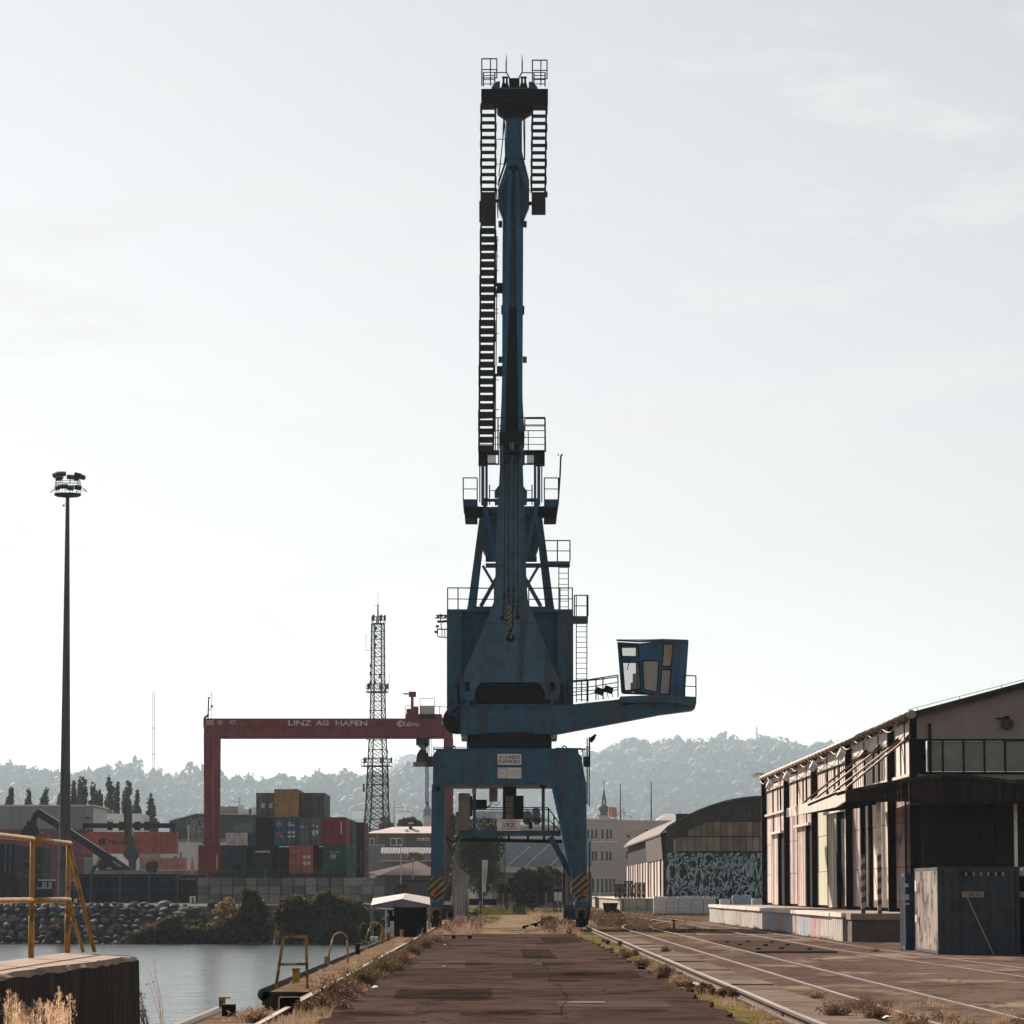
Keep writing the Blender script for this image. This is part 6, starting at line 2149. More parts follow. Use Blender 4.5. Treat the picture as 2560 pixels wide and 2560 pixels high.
for i in range(11):
    for row in range(3):
        paver(507 + 30.0 * i, 331 + (i % 3) * .12, row, 'grey paving block pallet in the left rows, %s tier, %s from the left' % (TIER[row], ORD[i]))
for i in range(4):
    for row in range(3):
        paver(842 + 29.5 * i, 333, row, 'grey paving block pallet in the middle rows, %s tier, %s from the left' % (TIER[row], ORD[i]))
for i in range(3):
    for row in range(3):
        paver(888 + 29.5 * i, 329.5, row, 'paving block pallet at the right end of the rows, %s tier, %s from the left' % (TIER[row], ORD[i]))
b_ = thing('white_crate', P(483, 2255, 329.5), 'small white crate beside the leftmost paving blocks', 'crate')
a = P(474, 2257, 329.5)
for xx in (0, .35):
    MB().bb(a.x + xx, a.x + xx + .14, 329.5, 330.2, ZY, ZY + .52).obj('crate_leg', WHITE, b_)
MB().bb(a.x, a.x + .5, 329.45, 330.25, ZY + .52, ZY + .62).obj('crate_top', WHITE, b_)

# ---- flood light mast
MASTM = mat('mast_concrete', (.13, .125, .115), (.095, .09, .085), scale=1.0, rough=.8, stretch=(1, 1, .2), streak=(.04, .038, .034), sfac=.5)
YM_ = 331.0
a, b = P(161, 2250, YM_), P(169, 1241, YM_)
ms = thing('flood_light_mast', (a.x, YM_, ZY), 'tall grey flood light mast with a round lamp platform', 'mast')
f = MB()
f.tube((a.x, YM_, ZY - .2), (a.x + (b.x - a.x) * .3, YM_, ZY + (b.z - ZY) * .3), .58, .46, 12)
f.tube((a.x + (b.x - a.x) * .3, YM_, ZY + (b.z - ZY) * .3), (b.x, YM_, b.z), .45, .17, 12)
f.obj('pole', MASTM, ms)
c = Vector((b.x, YM_, b.z))
f = lathe([(.2, c.z - .12), (1.0, c.z - .02), (1.22, c.z + .08), (1.22, c.z + .24), (.2, c.z + .24)], c, 20); f.obj('lamp_platform', DARK, ms)
f = MB()
for zz in (.62, .88, 1.1):
    f.path([(c.x + 1.15 * math.cos(q), YM_ + 1.15 * math.sin(q), c.z + .24 + zz) for q in np.linspace(0, 6.283, 21)], .025, 4)
for k in range(10):
    q = k * .628
    f.tube((c.x + 1.15 * math.cos(q), YM_ + 1.15 * math.sin(q), c.z + .2), (c.x + 1.15 * math.cos(q), YM_ + 1.15 * math.sin(q), c.z + 1.36), .025, n=4)
f.obj('platform_railing', DARK, ms)
for dx, dy, dz, rz, ry in ((-1.05, -.3, 1.75, .3, -.5), (-.35, -1.1, 1.75, 0, .05), (.35, -1.1, 1.45, 0, .1), (.95, -.4, 1.7, -.2, .25), (1.25, .2, 1.6, -.3, .35), (-.7, -.9, 1.35, .1, 0), (-.75, -.8, .55, .2, -.4), (-.15, -1.1, .6, 0, 0),
                           (.35, -1.0, .45, 0, .1), (1.0, -.5, .55, -.3, .2), (-.9, .8, 1.6, .5, -.3), (.6, 1.0, 1.6, -.4, .3)):
    h_ = MB().box((c.x + dx, YM_ + dy, c.z + .2 + dz), (.62, .3, .34), Matrix.Rotation(rz, 3, 'Z') @ Matrix.Rotation(ry, 3, 'Y') @ Matrix.Rotation(.5, 3, 'X'))
    h_.tube((c.x + dx, YM_ + dy, c.z + .2 + dz), (c.x + dx * .8, YM_ + dy * .8, c.z + dz - .25), .03, n=4)
    h_.obj('floodlight', DARK, ms)
f = MB().bar(c + Vector((-1.2, 0, .65)), c + Vector((-1.6, -.1, .35)), .08); f.bar(c + Vector((1.25, 0, .5)), c + Vector((1.5, 0, .5)), .05); f.bar(c + Vector((1.4, 0, .75)), c + Vector((1.75, 0, .4)), .09)
f.bar(c + Vector((-.3, -.1, -.75)), c + Vector((-.15, 0, -.6)), .03); f.box(c + Vector((-.33, -.1, -.85)), (.16, .16, .16), Matrix.Rotation(.78, 3, 'Y'))
f.obj('side_lamp', DARK, ms)

# ---- rubber-tyred gantry crane
RED = mat('gantry_red', (.30, .065, .065), (.21, .046, .048), scale=.5, rough=.6, streak=(.08, .02, .02), sfac=.4)
YG_ = 396.0
gc = thing('gantry_crane', (P(820, 2250, YG_).x, YG_ + 5, ZY), 'red gantry crane spanning the container stack', 'crane')
for oy in (0, 10):
    a, b = P(508, 1837, YG_), P(1130, 1796, YG_)
    g1 = MB().bb(a.x, b.x, YG_ + oy, YG_ + oy + 1.1, a.z + .75, b.z).obj('girder', RED, gc)
    MB().bb(a.x + .05, b.x - .05, YG_ + oy + .1, YG_ + oy + 1.0, a.z, a.z + .75).obj('girder_flange', RED, g1)
    for lo, hi, blo, bhi in ((509, 533, 511, 530), (1109, 1130, 1111, 1130)):
        tl, tr = P(lo, 1837, YG_), P(hi, 1837, YG_)
        bl, br = P(blo, 2200, YG_), P(bhi, 2200, YG_)
        lg = MB().prism([(tl.x, YG_ + oy, tl.z), (tr.x, YG_ + oy, tl.z), (br.x, YG_ + oy, ZY + 1.2), (bl.x, YG_ + oy, ZY + 1.2)], (0, .9, 0)).obj('leg', RED, gc)
for lo in (511, 1112):
    a = P(lo, 2200, YG_)
    MB().bb(a.x, a.x + .8, YG_ - 1.2, YG_ + 12, ZY + .9, ZY + 1.7).obj('sill_beam', RED, gc)
    for yy in (-1, 1, 9, 11):
        MB().tube((a.x - .1, YG_ + yy, ZY + .75), (a.x + .5, YG_ + yy, ZY + .75), .75, n=18).obj('tyre', BLACK, gc)
f = MB()
for px_ in (575, 676, 775, 875, 975):
    f = MB().rect(px_ - 3, px_ + 3, 1836, 1841, YG_ + .2, .5); f.obj('under_lamp', RED, gc)
GTX = mat('gantry_lettering', (.62, .55, .53), (.55, .48, .47), rough=.6)
for s_, x0_, x1_, y0_, y1_, bo in (('LINZ', 721, 779, 1801, 1814, .02), ('AG', 789, 822, 1801, 1814, .02), ('HAFEN', 839, 918, 1801.5, 1814.5, .02), ('Kalmar', 1006, 1051, 1803, 1816, .01), ('HOT', 574, 590, 1801, 1811, 0)):
    a, b = P(x0_, y1_, YG_), P(x1_, y0_, YG_)
    text(s_, a + Vector((0, -.01, 0)), b.x - a.x, b.z - a.z, GTX, g1 if 0 else gc, bold=bo)
lg = MB()
for dx in (0, 5):
    for s in (1, -1):
        lg.pp([(991 + dx, 1809.5), (997 + dx, 1809.5 - 8 * s), (1001 + dx, 1809.5 - 8 * s), (995 + dx, 1809.5)], YG_ - .02, .01)
lg.obj('chevron_logo', GTX, gc)
for px_ in (550.5, 1110):
    a = P(px_, 1806, YG_ - .02)
    q_ = MB()
    for k in range(16):
        b0, b1 = k / 16 * 6.283, (k + 1) / 16 * 6.283
        q_.add([(a.x + .17 * math.cos(b0), YG_ - .02, a.z + .17 * math.sin(b0)), (a.x + .23 * math.cos(b0), YG_ - .02, a.z + .23 * math.sin(b0)), (a.x + .23 * math.cos(b1), YG_ - .02, a.z + .23 * math.sin(b1)), (a.x + .17 * math.cos(b1), YG_ - .02, a.z + .17 * math.sin(b1))], [(0, 1, 2, 3)])
    q_.add([(a.x - .1, YG_ - .02, a.z - .02), (a.x + .12, YG_ - .02, a.z - .02), (a.x + .12, YG_ - .02, a.z + .04), (a.x - .1, YG_ - .02, a.z + .04)], [(0, 1, 2, 3)])
    q_.obj('round_badge', GTX, gc, fix=False)
pl = MB().rect(515, 534, 1800, 1813, YG_ - .03, .02).obj('pale_plate', mat('salmon_plate', (.55, .35, .30), rough=.7), gc)
f = MB()
for k in range(6):
    x_ = 560 + 100 * k
    f.path([P(x_ + 100 * q, 1803 + 16 * math.sin(q * math.pi), YG_ - .15) for q in np.linspace(0, 1, 10)], .02, 4)
f.obj('festoon_cable', DARK, gc)
f = MB().tube(P(520, 1796, YG_ + .5), P(521.5, 1748, YG_ + .5), .08, n=6); f.box(P(522, 1745, YG_ + .5), (.2, .2, .2))
f.tube(P(527.5, 1796, YG_ + .5), P(528, 1729, YG_ + .5), .035, n=5); f.box(P(530, 1766, YG_ + .5), (.16, .16, .3))
f.bar(P(510, 1796, YG_ + .5), P(522, 1786, YG_ + .5), .2); f.bar(P(521, 1775, YG_ + .5), P(528, 1771, YG_ + .5), .06)
f.obj('aerial_mast', DARK, gc)
tr_ = MB().rect(1013, 1104, 1785, 1797, YG_, 8).obj('trolley', RED, gc)
MB().rect(1050, 1085, 1764, 1785, YG_ + .5, 3).obj('trolley_house', mat('light_housing', (.60, .58, .56), rough=.7), tr_)
MB().rect(1050, 1086, 1785, 1797, YG_ - .05, .2).obj('trolley_skirt', DARK, tr_)
f = MB().rect(1027, 1034, 1735, 1785, YG_ + .5, .4); f.rect(1022, 1040, 1729, 1742, YG_ + .4, .6); f.rect(1008, 1024, 1733, 1736, YG_ + .5, .3); f.rect(1016, 1028, 1772, 1785, YG_ + .6, .8); f.rect(1034, 1046, 1766, 1785, YG_ + .6, .8)
f.obj('service_hoist', RED, tr_)
f = MB()
for x_ in (1013, 1050, 1086, 1099):
    f.tube(P(x_, 1785, YG_ + .3), P(x_, 1746 if x_ in (1050, 1086) else 1765, YG_ + .3), .03, n=4)
f.tube(P(1050, 1746, YG_ + .3), P(1086, 1746, YG_ + .3), .03, n=4); f.tube(P(1013, 1765, YG_ + .3), P(1027, 1765, YG_ + .3), .03, n=4); f.tube(P(1086, 1765, YG_ + .3), P(1118, 1768, YG_ + .3), .03, n=4)
f.obj('trolley_railing', RED, tr_)
HZ3 = stripes('spreader_paint', (.02, .018, .015), (.34, .25, .09), .26, 45)
sp = MB().rect(1040, 1072, 1844, 1862, YG_ + 3, 2.0).obj('head_block', DARK, gc)
f = MB().pp([(1043, 1862), (1071, 1862), (1061, 1873), (1053, 1873)], YG_ + 3, 1.5); f.obj('upper_guide', HZ3, sp)
f = MB().pp([(1050, 1873), (1062, 1873), (1070, 1886), (1072, 1906), (1040, 1906), (1042, 1886)], YG_ + 3.2, 1.5); f.obj('spreader_frame', DARK, sp)
f = MB().rect(1033, 1075, 1905, 1915, YG_ + 2.5, 2.44); f.obj('spreader_beam', HZ3, sp)
f = MB()
for x_ in (1044, 1069):
    f.tube(P(x_, 1838, YG_ + 3.5), P(x_, 1846, YG_ + 3.5), .04, n=4)
for x_ in (1074, 1078):
    f.tube(P(x_, 1838, YG_ + 3), P(x_, 1900, YG_ + 3), .03, n=4)
f.obj('spreader_rope', BLACK, sp)

# ---- lattice radio tower
YT = 600.0
TW = mat('tower_steel', (.035, .033, .032), (.022, .021, .02), rough=.7)
lv = [(2092, 906, 977), (2074, 908, 975), (2048, 911, 973.5), (2020, 914, 972), (1990, 915.5, 971), (1962, 917, 970.5), (1940, 917.7, 970), (1916, 919, 969), (1895, 920, 968), (1874, 921, 967), (1850, 922.5, 966), (1826, 923.5, 965), (1800, 925, 964), (1776, 925.5, 963.5), (1753, 926, 963), (1731, 926.5, 963),
      (1708, 927, 962.5), (1686, 927, 962), (1664, 927.5, 962), (1642, 928, 962), (1620, 928, 961.5), (1598, 928, 961.5), (1578, 928.5, 961.5), (1559, 929, 961)]
cx_t = P(944.5, 1800, YT).x
tw = thing('radio_tower', (cx_t, YT, ZY), 'dark steel lattice radio tower with three platforms behind the gantry', 'tower')
ang = [.35 + k * math.pi / 2 + math.pi / 4 for k in range(4)]
nodes = []
for y_, xl, xr in lv:
    A, B = P(xl, y_, YT), P(xr, y_, YT)
    rad = (B.x - A.x) / 2 / max(abs(math.cos(q)) for q in ang)
    cxx = (A.x + B.x) / 2
    nodes.append([Vector((cxx + rad * math.cos(q), YT + rad * math.sin(q), A.z)) for q in ang])
for v in nodes[0]: v.z = ZY
for k in range(4):
    f = MB()
    for i in range(len(nodes) - 1): f.bar(nodes[i][k], nodes[i + 1][k], .26 if i < 7 else .20)
    f.obj('tower_leg', TW, tw)
    f = MB()
    j = (k + 1) % 4
    for i in range(len(nodes) - 1):
        w_ = .11 if i < 7 else .075
        f.bar(nodes[i][k], nodes[i + 1][j], w_); f.bar(nodes[i][j], nodes[i + 1][k], w_); f.bar(nodes[i + 1][k], nodes[i + 1][j], w_ * 1.1)
    f.obj('bracing', TW, tw)
for y_, x0_, x1_ in ((1916, 903, 980), (1731, 914.5, 970.6), (1560, 929, 963)):
    A, B = P(x0_, y_, YT), P(x1_, y_, YT)
    cc = Vector(((A.x + B.x) / 2, YT, A.z)); rr = (B.x - A.x) / 2
    pf = lathe([(.3, cc.z - .1), (rr, cc.z - .05), (rr, cc.z + .12), (.3, cc.z + .12)], cc, 10).obj('platform', TW, tw)
    rail_run([(cc.x + rr * math.cos(q), YT + rr * math.sin(q), cc.z + .1) for q in np.linspace(0, 6.283, 11)], 1.1, pf, r=.045, every=2, m=TW)
    for k in range(5):
        q = k * 1.3
        MB().box((cc.x + rr * math.cos(q) * .95, YT + rr * math.sin(q), cc.z + 1.0), (.35, .3, .9)).obj('antenna_panel', TW, pf)
f = MB()
for y_, x_ in ((1570, 940), (1591, 940), (1612, 938), (1632, 937), (1664, 926.5), (1684, 926), (1706, 926), (1690, 949), (1706, 938), (1845, 918), (1880, 968), (1970, 909.5)):
    h_ = MB().box(P(x_, y_, YT - 1.6), (.28, .2, 1.3 if x_ < 912 else .6)); h_.obj('dish', TW, tw)
f = MB().tube(P(945, 1559, YT), P(945, 1511, YT), .17, .12, 6); f.tube(P(945, 1512, YT), P(945, 1480, YT), .04, .02, 5); f.bar(P(935, 1514, YT), P(944, 1514, YT), .05)
f.path([P(926, 1626, YT), P(915, 1626, YT), P(915, 1585, YT)], .035, 4); f.path([P(963, 1710, YT), P(973, 1709, YT), P(973, 1685, YT)], .035, 4)
f.obj('aerial', TW, tw)
# guyed mast on the ridge and mast on the hill
RW = mat('red_white_mast', (.12, .06, .055), (.16, .12, .11), scale=.05, rough=.7, stretch=(.01, .01, 1))
for px_, y0_, y1_, Y_, w_, lab in ((384, 1962, 1705, 7400, 4.0, 'slim red and white mast on the left ridge'), (1892, 1862, 1812, 8900, 2.9, 'thin mast on top of the right hill')):
    A, B = P(px_, y0_, Y_), P(px_, y1_, Y_)
    t = thing('relay_mast', A - Vector((0, 0, 6)), lab, 'mast')
    for s in (-1, 1):
        MB().bar((A.x + s * w_ / 2, Y_, A.z - 8), (B.x + s * w_ * .4, Y_, B.z - (B.z - A.z) * .1), 1.3).obj('leg', RW, t)
    f = MB()
    n_ = 26
    for i in range(n_):
        za, zc = A.z + (B.z - A.z) * .9 * i / n_, A.z + (B.z - A.z) * .9 * (i + 1) / n_
        f.bar((A.x - w_ / 2, Y_, za), (A.x + w_ / 2, Y_, zc), .5); f.bar((A.x + w_ / 2, Y_, za), (A.x - w_ / 2, Y_, zc), .3)
    f.obj('bracing', RW, t)
    f = MB().bar((A.x, Y_, A.z + (B.z - A.z) * .88), B, .35)
    for q in (.14, .3, .55): f.box((A.x, Y_, A.z + (B.z - A.z) * q), (6, 3, 2.4))
    f.obj('aerial', RW, t)

# ---- reach stackers
STK_ = mat('reach_stacker_dark', (.018, .018, .020), (.012, .012, .013), rough=.6, spec=.12)
STKG = mat('reach_stacker_grey', (.065, .070, .078), (.05, .054, .06), rough=.5)


def stacker_body(t_, x, y, dirx):
    MB().bb(x - 3.4, x + 3.4, y - 1.5, y + 1.5, ZY + .9, ZY + 2.1).obj('chassis', STK_, t_)
    cb = MB().bb(x - .8, x + .9, y - .9, y + .9, ZY + 2.1, ZY + 3.7).obj('cab', STK_, t_)
    MB().bb(x - .7, x + .8, y - .93, y - .9, ZY + 2.5, ZY + 3.5).obj('cab_window', CGL, cb)
    for dx in (-2.6, 2.4):
        for dy in (-1.7, 1.1):
            MB().tube((x + dx, y + dy, ZY + .82), (x + dx, y + dy + .6, ZY + .82), .82, n=18).obj('tyre', BLACK, t_)


YS = 432.0
t = thing('reach_stacker', (P(255, 2240, YS).x, YS, ZY), 'dark reach stacker side-on with its boom raised to the left', 'reach stacker')
stacker_body(t, P(265, 2240, YS).x, YS, -1)
bm_ = MB().pp([(88, 2030), (93, 2022), (100, 2024), (330, 2172), (322, 2180), (290, 2178), (246, 2142), (180, 2095), (90, 2040)], YS - .4, .9).obj('boom', STK_, t)
MB().bar(P(100, 2023, YS + .1), P(326, 2170, YS + .1), .95, .06).obj('boom_top_plate', STEEL, bm_)
text('KALMAR', P(281, 2156, YS - .42), 1.15, .28, PALETXT, bm_, right=(.84, 0, -.54), up=(.54, 0, .84))
MB().tube(P(250, 2141, YS), P(236, 2168, YS), .13, n=10).obj('lift_ram_rod', STEEL, t)
MB().tube(P(238, 2165, YS), P(220, 2200, YS), .25, n=10).obj('lift_ram', STK_, t)
f = MB().pp([(84, 2030), (95, 2033), (92, 2048), (82, 2060), (72, 2058), (78, 2046)], YS - .2, .8); f.rect(66, 90, 2052, 2066, YS - .5, 1.4); f.pp([(62, 2064), (94, 2066), (96, 2078), (88, 2098), (48, 2096), (52, 2078)], YS - .6, 1.6)
f.rect(94, 109, 2072, 2080, YS, .4)
f.obj('spreader_head', STK_, t)
MB().bar(P(95, 2070, YS), P(108, 2084, YS), .2).obj('tilt_ram', STEEL, t)
f = MB().pp([(47, 2144), (108, 2168), (106, 2182), (94, 2182), (50, 2160)], 388, .8)
tag(f.obj('parked_boom', STK_), 'dark parked lifting boom leaning out beside the maroon containers', 'boom')
YS2 = 462.0
t = thing('reach_stacker', (P(329, 2240, YS2).x, YS2 - 2, ZY), 'grey reach stacker seen end-on holding up an orange container', 'reach stacker')
xb = P(329, 2240, YS2).x
MB().bb(xb - 1.9, xb + 1.9, YS2 - 7, YS2 + 1.5, ZY + .9, ZY + 2.6).obj('chassis', STK_, t)
for s in (-1, 1):
    for yy in (-6, .2):
        MB().tube((xb + s * 1.5, YS2 + yy, ZY + .85), (xb + s * 2.1, YS2 + yy, ZY + .85), .85, n=18).obj('tyre', BLACK, t)
MB().rect(288, 370, 2180, 2187, YS2 - 5, 4).obj('engine_hood', STK_, t)
bm_ = MB().pp([(308, 2016), (311, 2012), (326, 2012), (329, 2016), (329, 2060), (331, 2075), (334, 2112), (348, 2135), (346, 2142), (339, 2152), (339, 2178), (323, 2180), (321, 2152), (308, 2140), (309, 2132), (318, 2116), (315, 2075), (311, 2058)], lambda q: YS2 - 1.5 + (2180 - q) * .012, .9).obj('boom', STKG, t)
MB().pp([(309, 2020), (313, 2020), (315, 2075), (316, 2115), (313, 2118), (310, 2060)], lambda q: YS2 - 1.62 + (2180 - q) * .012, .15).obj('boom_edge', STK_, bm_)
text('KALMAR', P(328, 2070, YS2 - .4), .95, .3, PALETXT, bm_, right=(0, 0, -1), up=(1, 0, 0))
f = MB().rect(206, 438, 2058, 2070, YS2 + 6.5, .8); f.obj('spreader_beam', STK_, t)
for x_ in (206, 432):
    MB().rect(x_, x_ + 6, 2060, 2082, YS2 + 6.5, .8).obj('spreader_end', STK_, t)
f = MB()
for x_, w_ in ((268, 12), (296, 26), (336, 14), (360, 12)):
    MB().rect(x_, x_ + w_, 2054, 2076, YS2 + 6.2, .9).obj('spreader_motor', STK_, t)
f = MB().path([P(276 + 8 * math.cos(q), 2056 - 6 * math.sin(q), YS2 + 6.3) for q in np.linspace(0, 3.14, 8)], .04, 4).obj('hose', BLACK, t)
YO_ = 468.6
a = P(205, 2134.5, YO_)
t = container(a.x, YO_, a.z, 12.05, 2.44, 2.8, CN['rust'], 'orange forty-foot container lettered Hapag-Lloyd held in the air', group=None)
LG = mat('dark_blue_lettering', (.025, .025, .035), rough=.7)
text('Hapag-Lloyd', P(273, 2112, YO_ - .01), 3.85, .68, LG, t, bold=.01)
q_ = MB()
for dx in (0, 9):
    for s in (1, -1):
        q_.pp([(245 + dx, 2104), (250 + dx, 2104 - 7.5 * s), (257 + dx, 2104 - 7.5 * s), (252 + dx, 2104)], YO_ - .03, .012)
q_.obj('arrow_logo', LG, t)
# yard tractor and forklift
t = thing('yard_tractor', (P(115, 2240, 348).x, 349, ZY), 'dark yard tractor with pale cab roof facing the water', 'tractor')
MB().rect(91, 128, 2221, 2250, 348, 2.2).obj('hood', STK_, t)
cb = MB().rect(96, 131, 2201.5, 2222, 349, .1)
cb.rect(96, 99, 2201, 2222, 348.6, 1.6); cb.rect(130, 134, 2201, 2222, 348.6, 1.6); cb.rect(117, 121, 2203, 2221, 348.5, .1); cb.rect(98, 105, 2203, 2221, 348.5, .1)
cb = cb.obj('cab', STK_, t)
MB().rect(105, 117, 2204, 2220, 348.52, .03).obj('windscreen', mat('hazy_windscreen', (.42, .45, .43), (.30, .33, .32), rough=.3), cb)
MB().rect(121, 130, 2204, 2220, 348.52, .03).obj('windscreen', MATS['hazy_windscreen'], cb)
MB().rect(95, 134, 2199, 2201.5, 348.3, 2.0).obj('cab_roof', WHITE, t)
MB().rect(91, 129, 2219, 2221.5, 347.9, .4).obj('hood_edge', PALETXT, t)
for x_ in (93, 124):
    c = P(x_, 2247, 348)
    MB().tube((c.x - .25, 348.6, ZY + .5), (c.x + .25, 348.6, ZY + .5), .5, n=16).obj('tyre', BLACK, t)
t = thing('forklift', (P(170, 2240, 348).x, 349, ZY), 'dark forklift half hidden behind the second yellow post', 'forklift')
MB().rect(158, 184, 2222, 2248, 348, 2.0).obj('body', STK_, t)
f = MB()
for x_ in (158.5, 163, 180):
    f = MB().rect(x_, x_ + 2.4, 2201, 2222, 348, .12); f.obj('cab_post', STK_, t)
MB().rect(158, 184, 2199, 2201.5, 347.8, 1.8).obj('overhead_guard', PALETXT, t)
for x_ in (160, 178):
    c = P(x_, 2247, 348)
    MB().tube((c.x - .2, 348.3, ZY + .4), (c.x + .2, 348.3, ZY + .4), .4, n=14).obj('tyre', BLACK, t)

# ---- halls and houses behind the yard
HGR = mat('grey_cladding', (.27, .265, .275), (.235, .23, .24), scale=.2, rough=.6, vary=.10)
HRD = mat('crimson_cladding', (.20, .028, .042), (.165, .023, .036), scale=.2, rough=.6, vary=.08)
HLT = mat('light_cladding', (.60, .585, .57), (.54, .525, .51), scale=.2, rough=.8)
YH_ = 560.0
hl = thing('cladded_hall', (P(100, 2250, YH_).x, YH_ + 11, ZY), 'long hall with grey upper and crimson lower cladding on the left', 'hall')
xr_ = P(234, 2014, YH_).x
xl_ = P(-160, 2014, YH_).x
zt, zm = P(100, 2014, YH_).z, P(100, 2072, YH_).z
MB().bb(xl_, xr_ - .3, YH_ + .2, YH_ + 22, ZY, zt - .2).obj('hall_core', HLT, hl)
x_ = xl_
while x_ < xr_ - .1:
    w_ = min(1.62, xr_ - x_)
    MB().bb(x_ + .03, x_ + w_ - .03, YH_, YH_ + .2, zm + .05, zt - .1).obj('cladding_panel', HGR, hl)
    MB().bb(x_ + .02, x_ + w_ - .02, YH_ + .02, YH_ + .2, P(100, 2144, YH_).z + .04, zm - .04).obj('cladding_panel', HRD, hl)
    MB().bb(x_ + .02, x_ + w_ - .02, YH_ + .02, YH_ + .2, ZY, P(100, 2144, YH_).z - .04).obj('cladding_panel', HRD if x_ < P(211, 2100, YH_).x - 1 else HGR, hl)
    x_ += w_
MB().bb(xl_, xr_ + .1, YH_ - .1, YH_ + 22, zt - .1, zt + .12).obj('roof_edge', PALETXT, hl)
MB().rect(213, 223, 2043, 2047, YH_ - .15, .15).obj('wall_lamp', DARK, hl)
hb_ = thing('pale_annex', (P(310, 2250, 600).x, 600, ZY), 'plain pale annex building right of the crimson hall', 'building')
MB().bb(P(200, 2034, 600).x, P(350, 2034, 600).x, 600, 616, ZY, P(300, 2034, 600).z).obj('wall', HLT, hb_)
MB().rect(256, 280, 2025, 2034, 600.5, 3).obj('roof_vent', HGR, hb_)
MB().tube(P(256, 2034, 599), P(256, 1985, 599), .12, n=6).obj('pipe', DARK, hb_)
for y_ in (2000, 2012, 2024):
    MB().bar(P(248, y_, 599.2), P(256, y_, 599.2), .1).obj('rung', DARK, hb_)
for y_ in (2028,):
    MB().rect(253, 270, y_, y_ + 1.5, 599.8, .1).obj('pipe_bracket', DARK, hb_)
hw_ = thing('white_workshop', (P(410, 2250, 590).x, 590, ZY), 'low white workshop with two small windows', 'building')
MB().bb(P(355, 2095, 590).x, P(560, 2095, 590).x, 590, 604, ZY, P(400, 2106, 590).z).obj('wall', HLT, hw_)
for x_, y0_, y1_ in ((434, 2140, 2146), (450, 2130, 2146), (505, 2104, 2110)):
    MB().rect(x_, x_ + 9 if x_ != 450 else x_ + 4, y0_, y1_, 589.9, .05).obj('window', OGL, hw_)
MB().rect(355, 400, 2134, 2147, 589.7, .2).obj('dark_gate', HGR, hw_)
fc = thing('dark_factory', (P(530, 2250, 640).x, 640, ZY), 'dark factory shed with graffiti tags behind the gantry leg', 'factory')
FCD = mat('factory_dark', (.050, .052, .054), (.04, .042, .044), scale=.3, rough=.8)
MB().pp([(424, 2052), (490, 2036), (640, 2038), (640, 2098), (424, 2098)], 640, 14).obj('upper_wall', FCD, fc)
MB().rect(424, 640, 2098, 2250, 640.2, 13).obj('lower_wall', HGR, fc)
MB().prism([P(422, 2053, 639.5), P(490, 2035, 639.5), P(642, 2037, 639.5), P(642, 2035.4, 639.5), P(490, 2033, 639.5), P(422, 2050.5, 639.5)], (0, 15, 0)).obj('roof', HLT, fc)
for i in range(8):
    MB().rect(428 + 6 * i, 432.5 + 6 * i, 2054 - i, 2070, 639.9, .05).obj('window', OGL, fc)
for i in range(6):
    MB().rect(584 + 8 * i, 590 + 8 * i, 2058, 2078, 639.9, .05).obj('window', OGL, fc)
f = MB()
rg = random.Random(3)
for i in range(26):
    x_, y_ = 472 + rg.random() * 34, 2052 + rg.random() * 40
    c = P(x_, y_, 639.8)
    f.path([(c.x + .7 * math.cos(q) * rg.uniform(.5, 1), 639.8, c.z + .9 * math.sin(q)) for q in np.linspace(rg.random() * 6, rg.random() * 6 + 4, 8)], .09, 4)
f.obj('graffiti_tag', HGR, fc)
t = thing('roof_plant', P(590, 2035, 645), 'row of pale cabins and ducts on the dark factory roof', 'roof plant')
for x0_, x1_, y0_ in ((543, 595, 2016), (595, 607, 2013), (607, 628, 2024), (622, 640, 2019)):
    MB().rect(x0_, x1_, y0_, 2036, 644, 5).obj('cabin', HLT if x0_ != 543 else GREYBOX, t)
MB().tube(P(599.5, 2013, 645), P(599.5, 1993, 645), .06, n=5).obj('aerial', DARK, t)
t = thing('red_parasol', P(480, 2176, 418), 'closed red and white parasol standing by the container stack', 'parasol')
a = P(480, 2176, 418)
MB().tube((a.x, 418, ZY), (a.x, 418, P(480, 2138, 418).z), .05, n=6).obj('pole', WHITE, t)
MB().tube(P(480, 2174, 418), P(480, 2140, 418), .27, .06, 8).obj('cloth', mat('parasol_red', (.50, .20, .19), (.65, .40, .38), scale=2, rough=.8), t)
# lamp posts in the yard on the left
for px_, y0_, lab in ((466, 2110, 'pale lamp post right of the held orange container'), (471, 2063, 'tall pale pole left of the gantry leg')):
    f = MB().tube(P(px_, 2250, 470), P(px_, y0_, 470), .12, .09, 8)
    if y0_ > 2100: f.box(P(px_ - 1, y0_ + 1, 470), (.5, .3, .2))
    tag(f.obj('lamp_post', PALETXT), lab, 'lamp post')

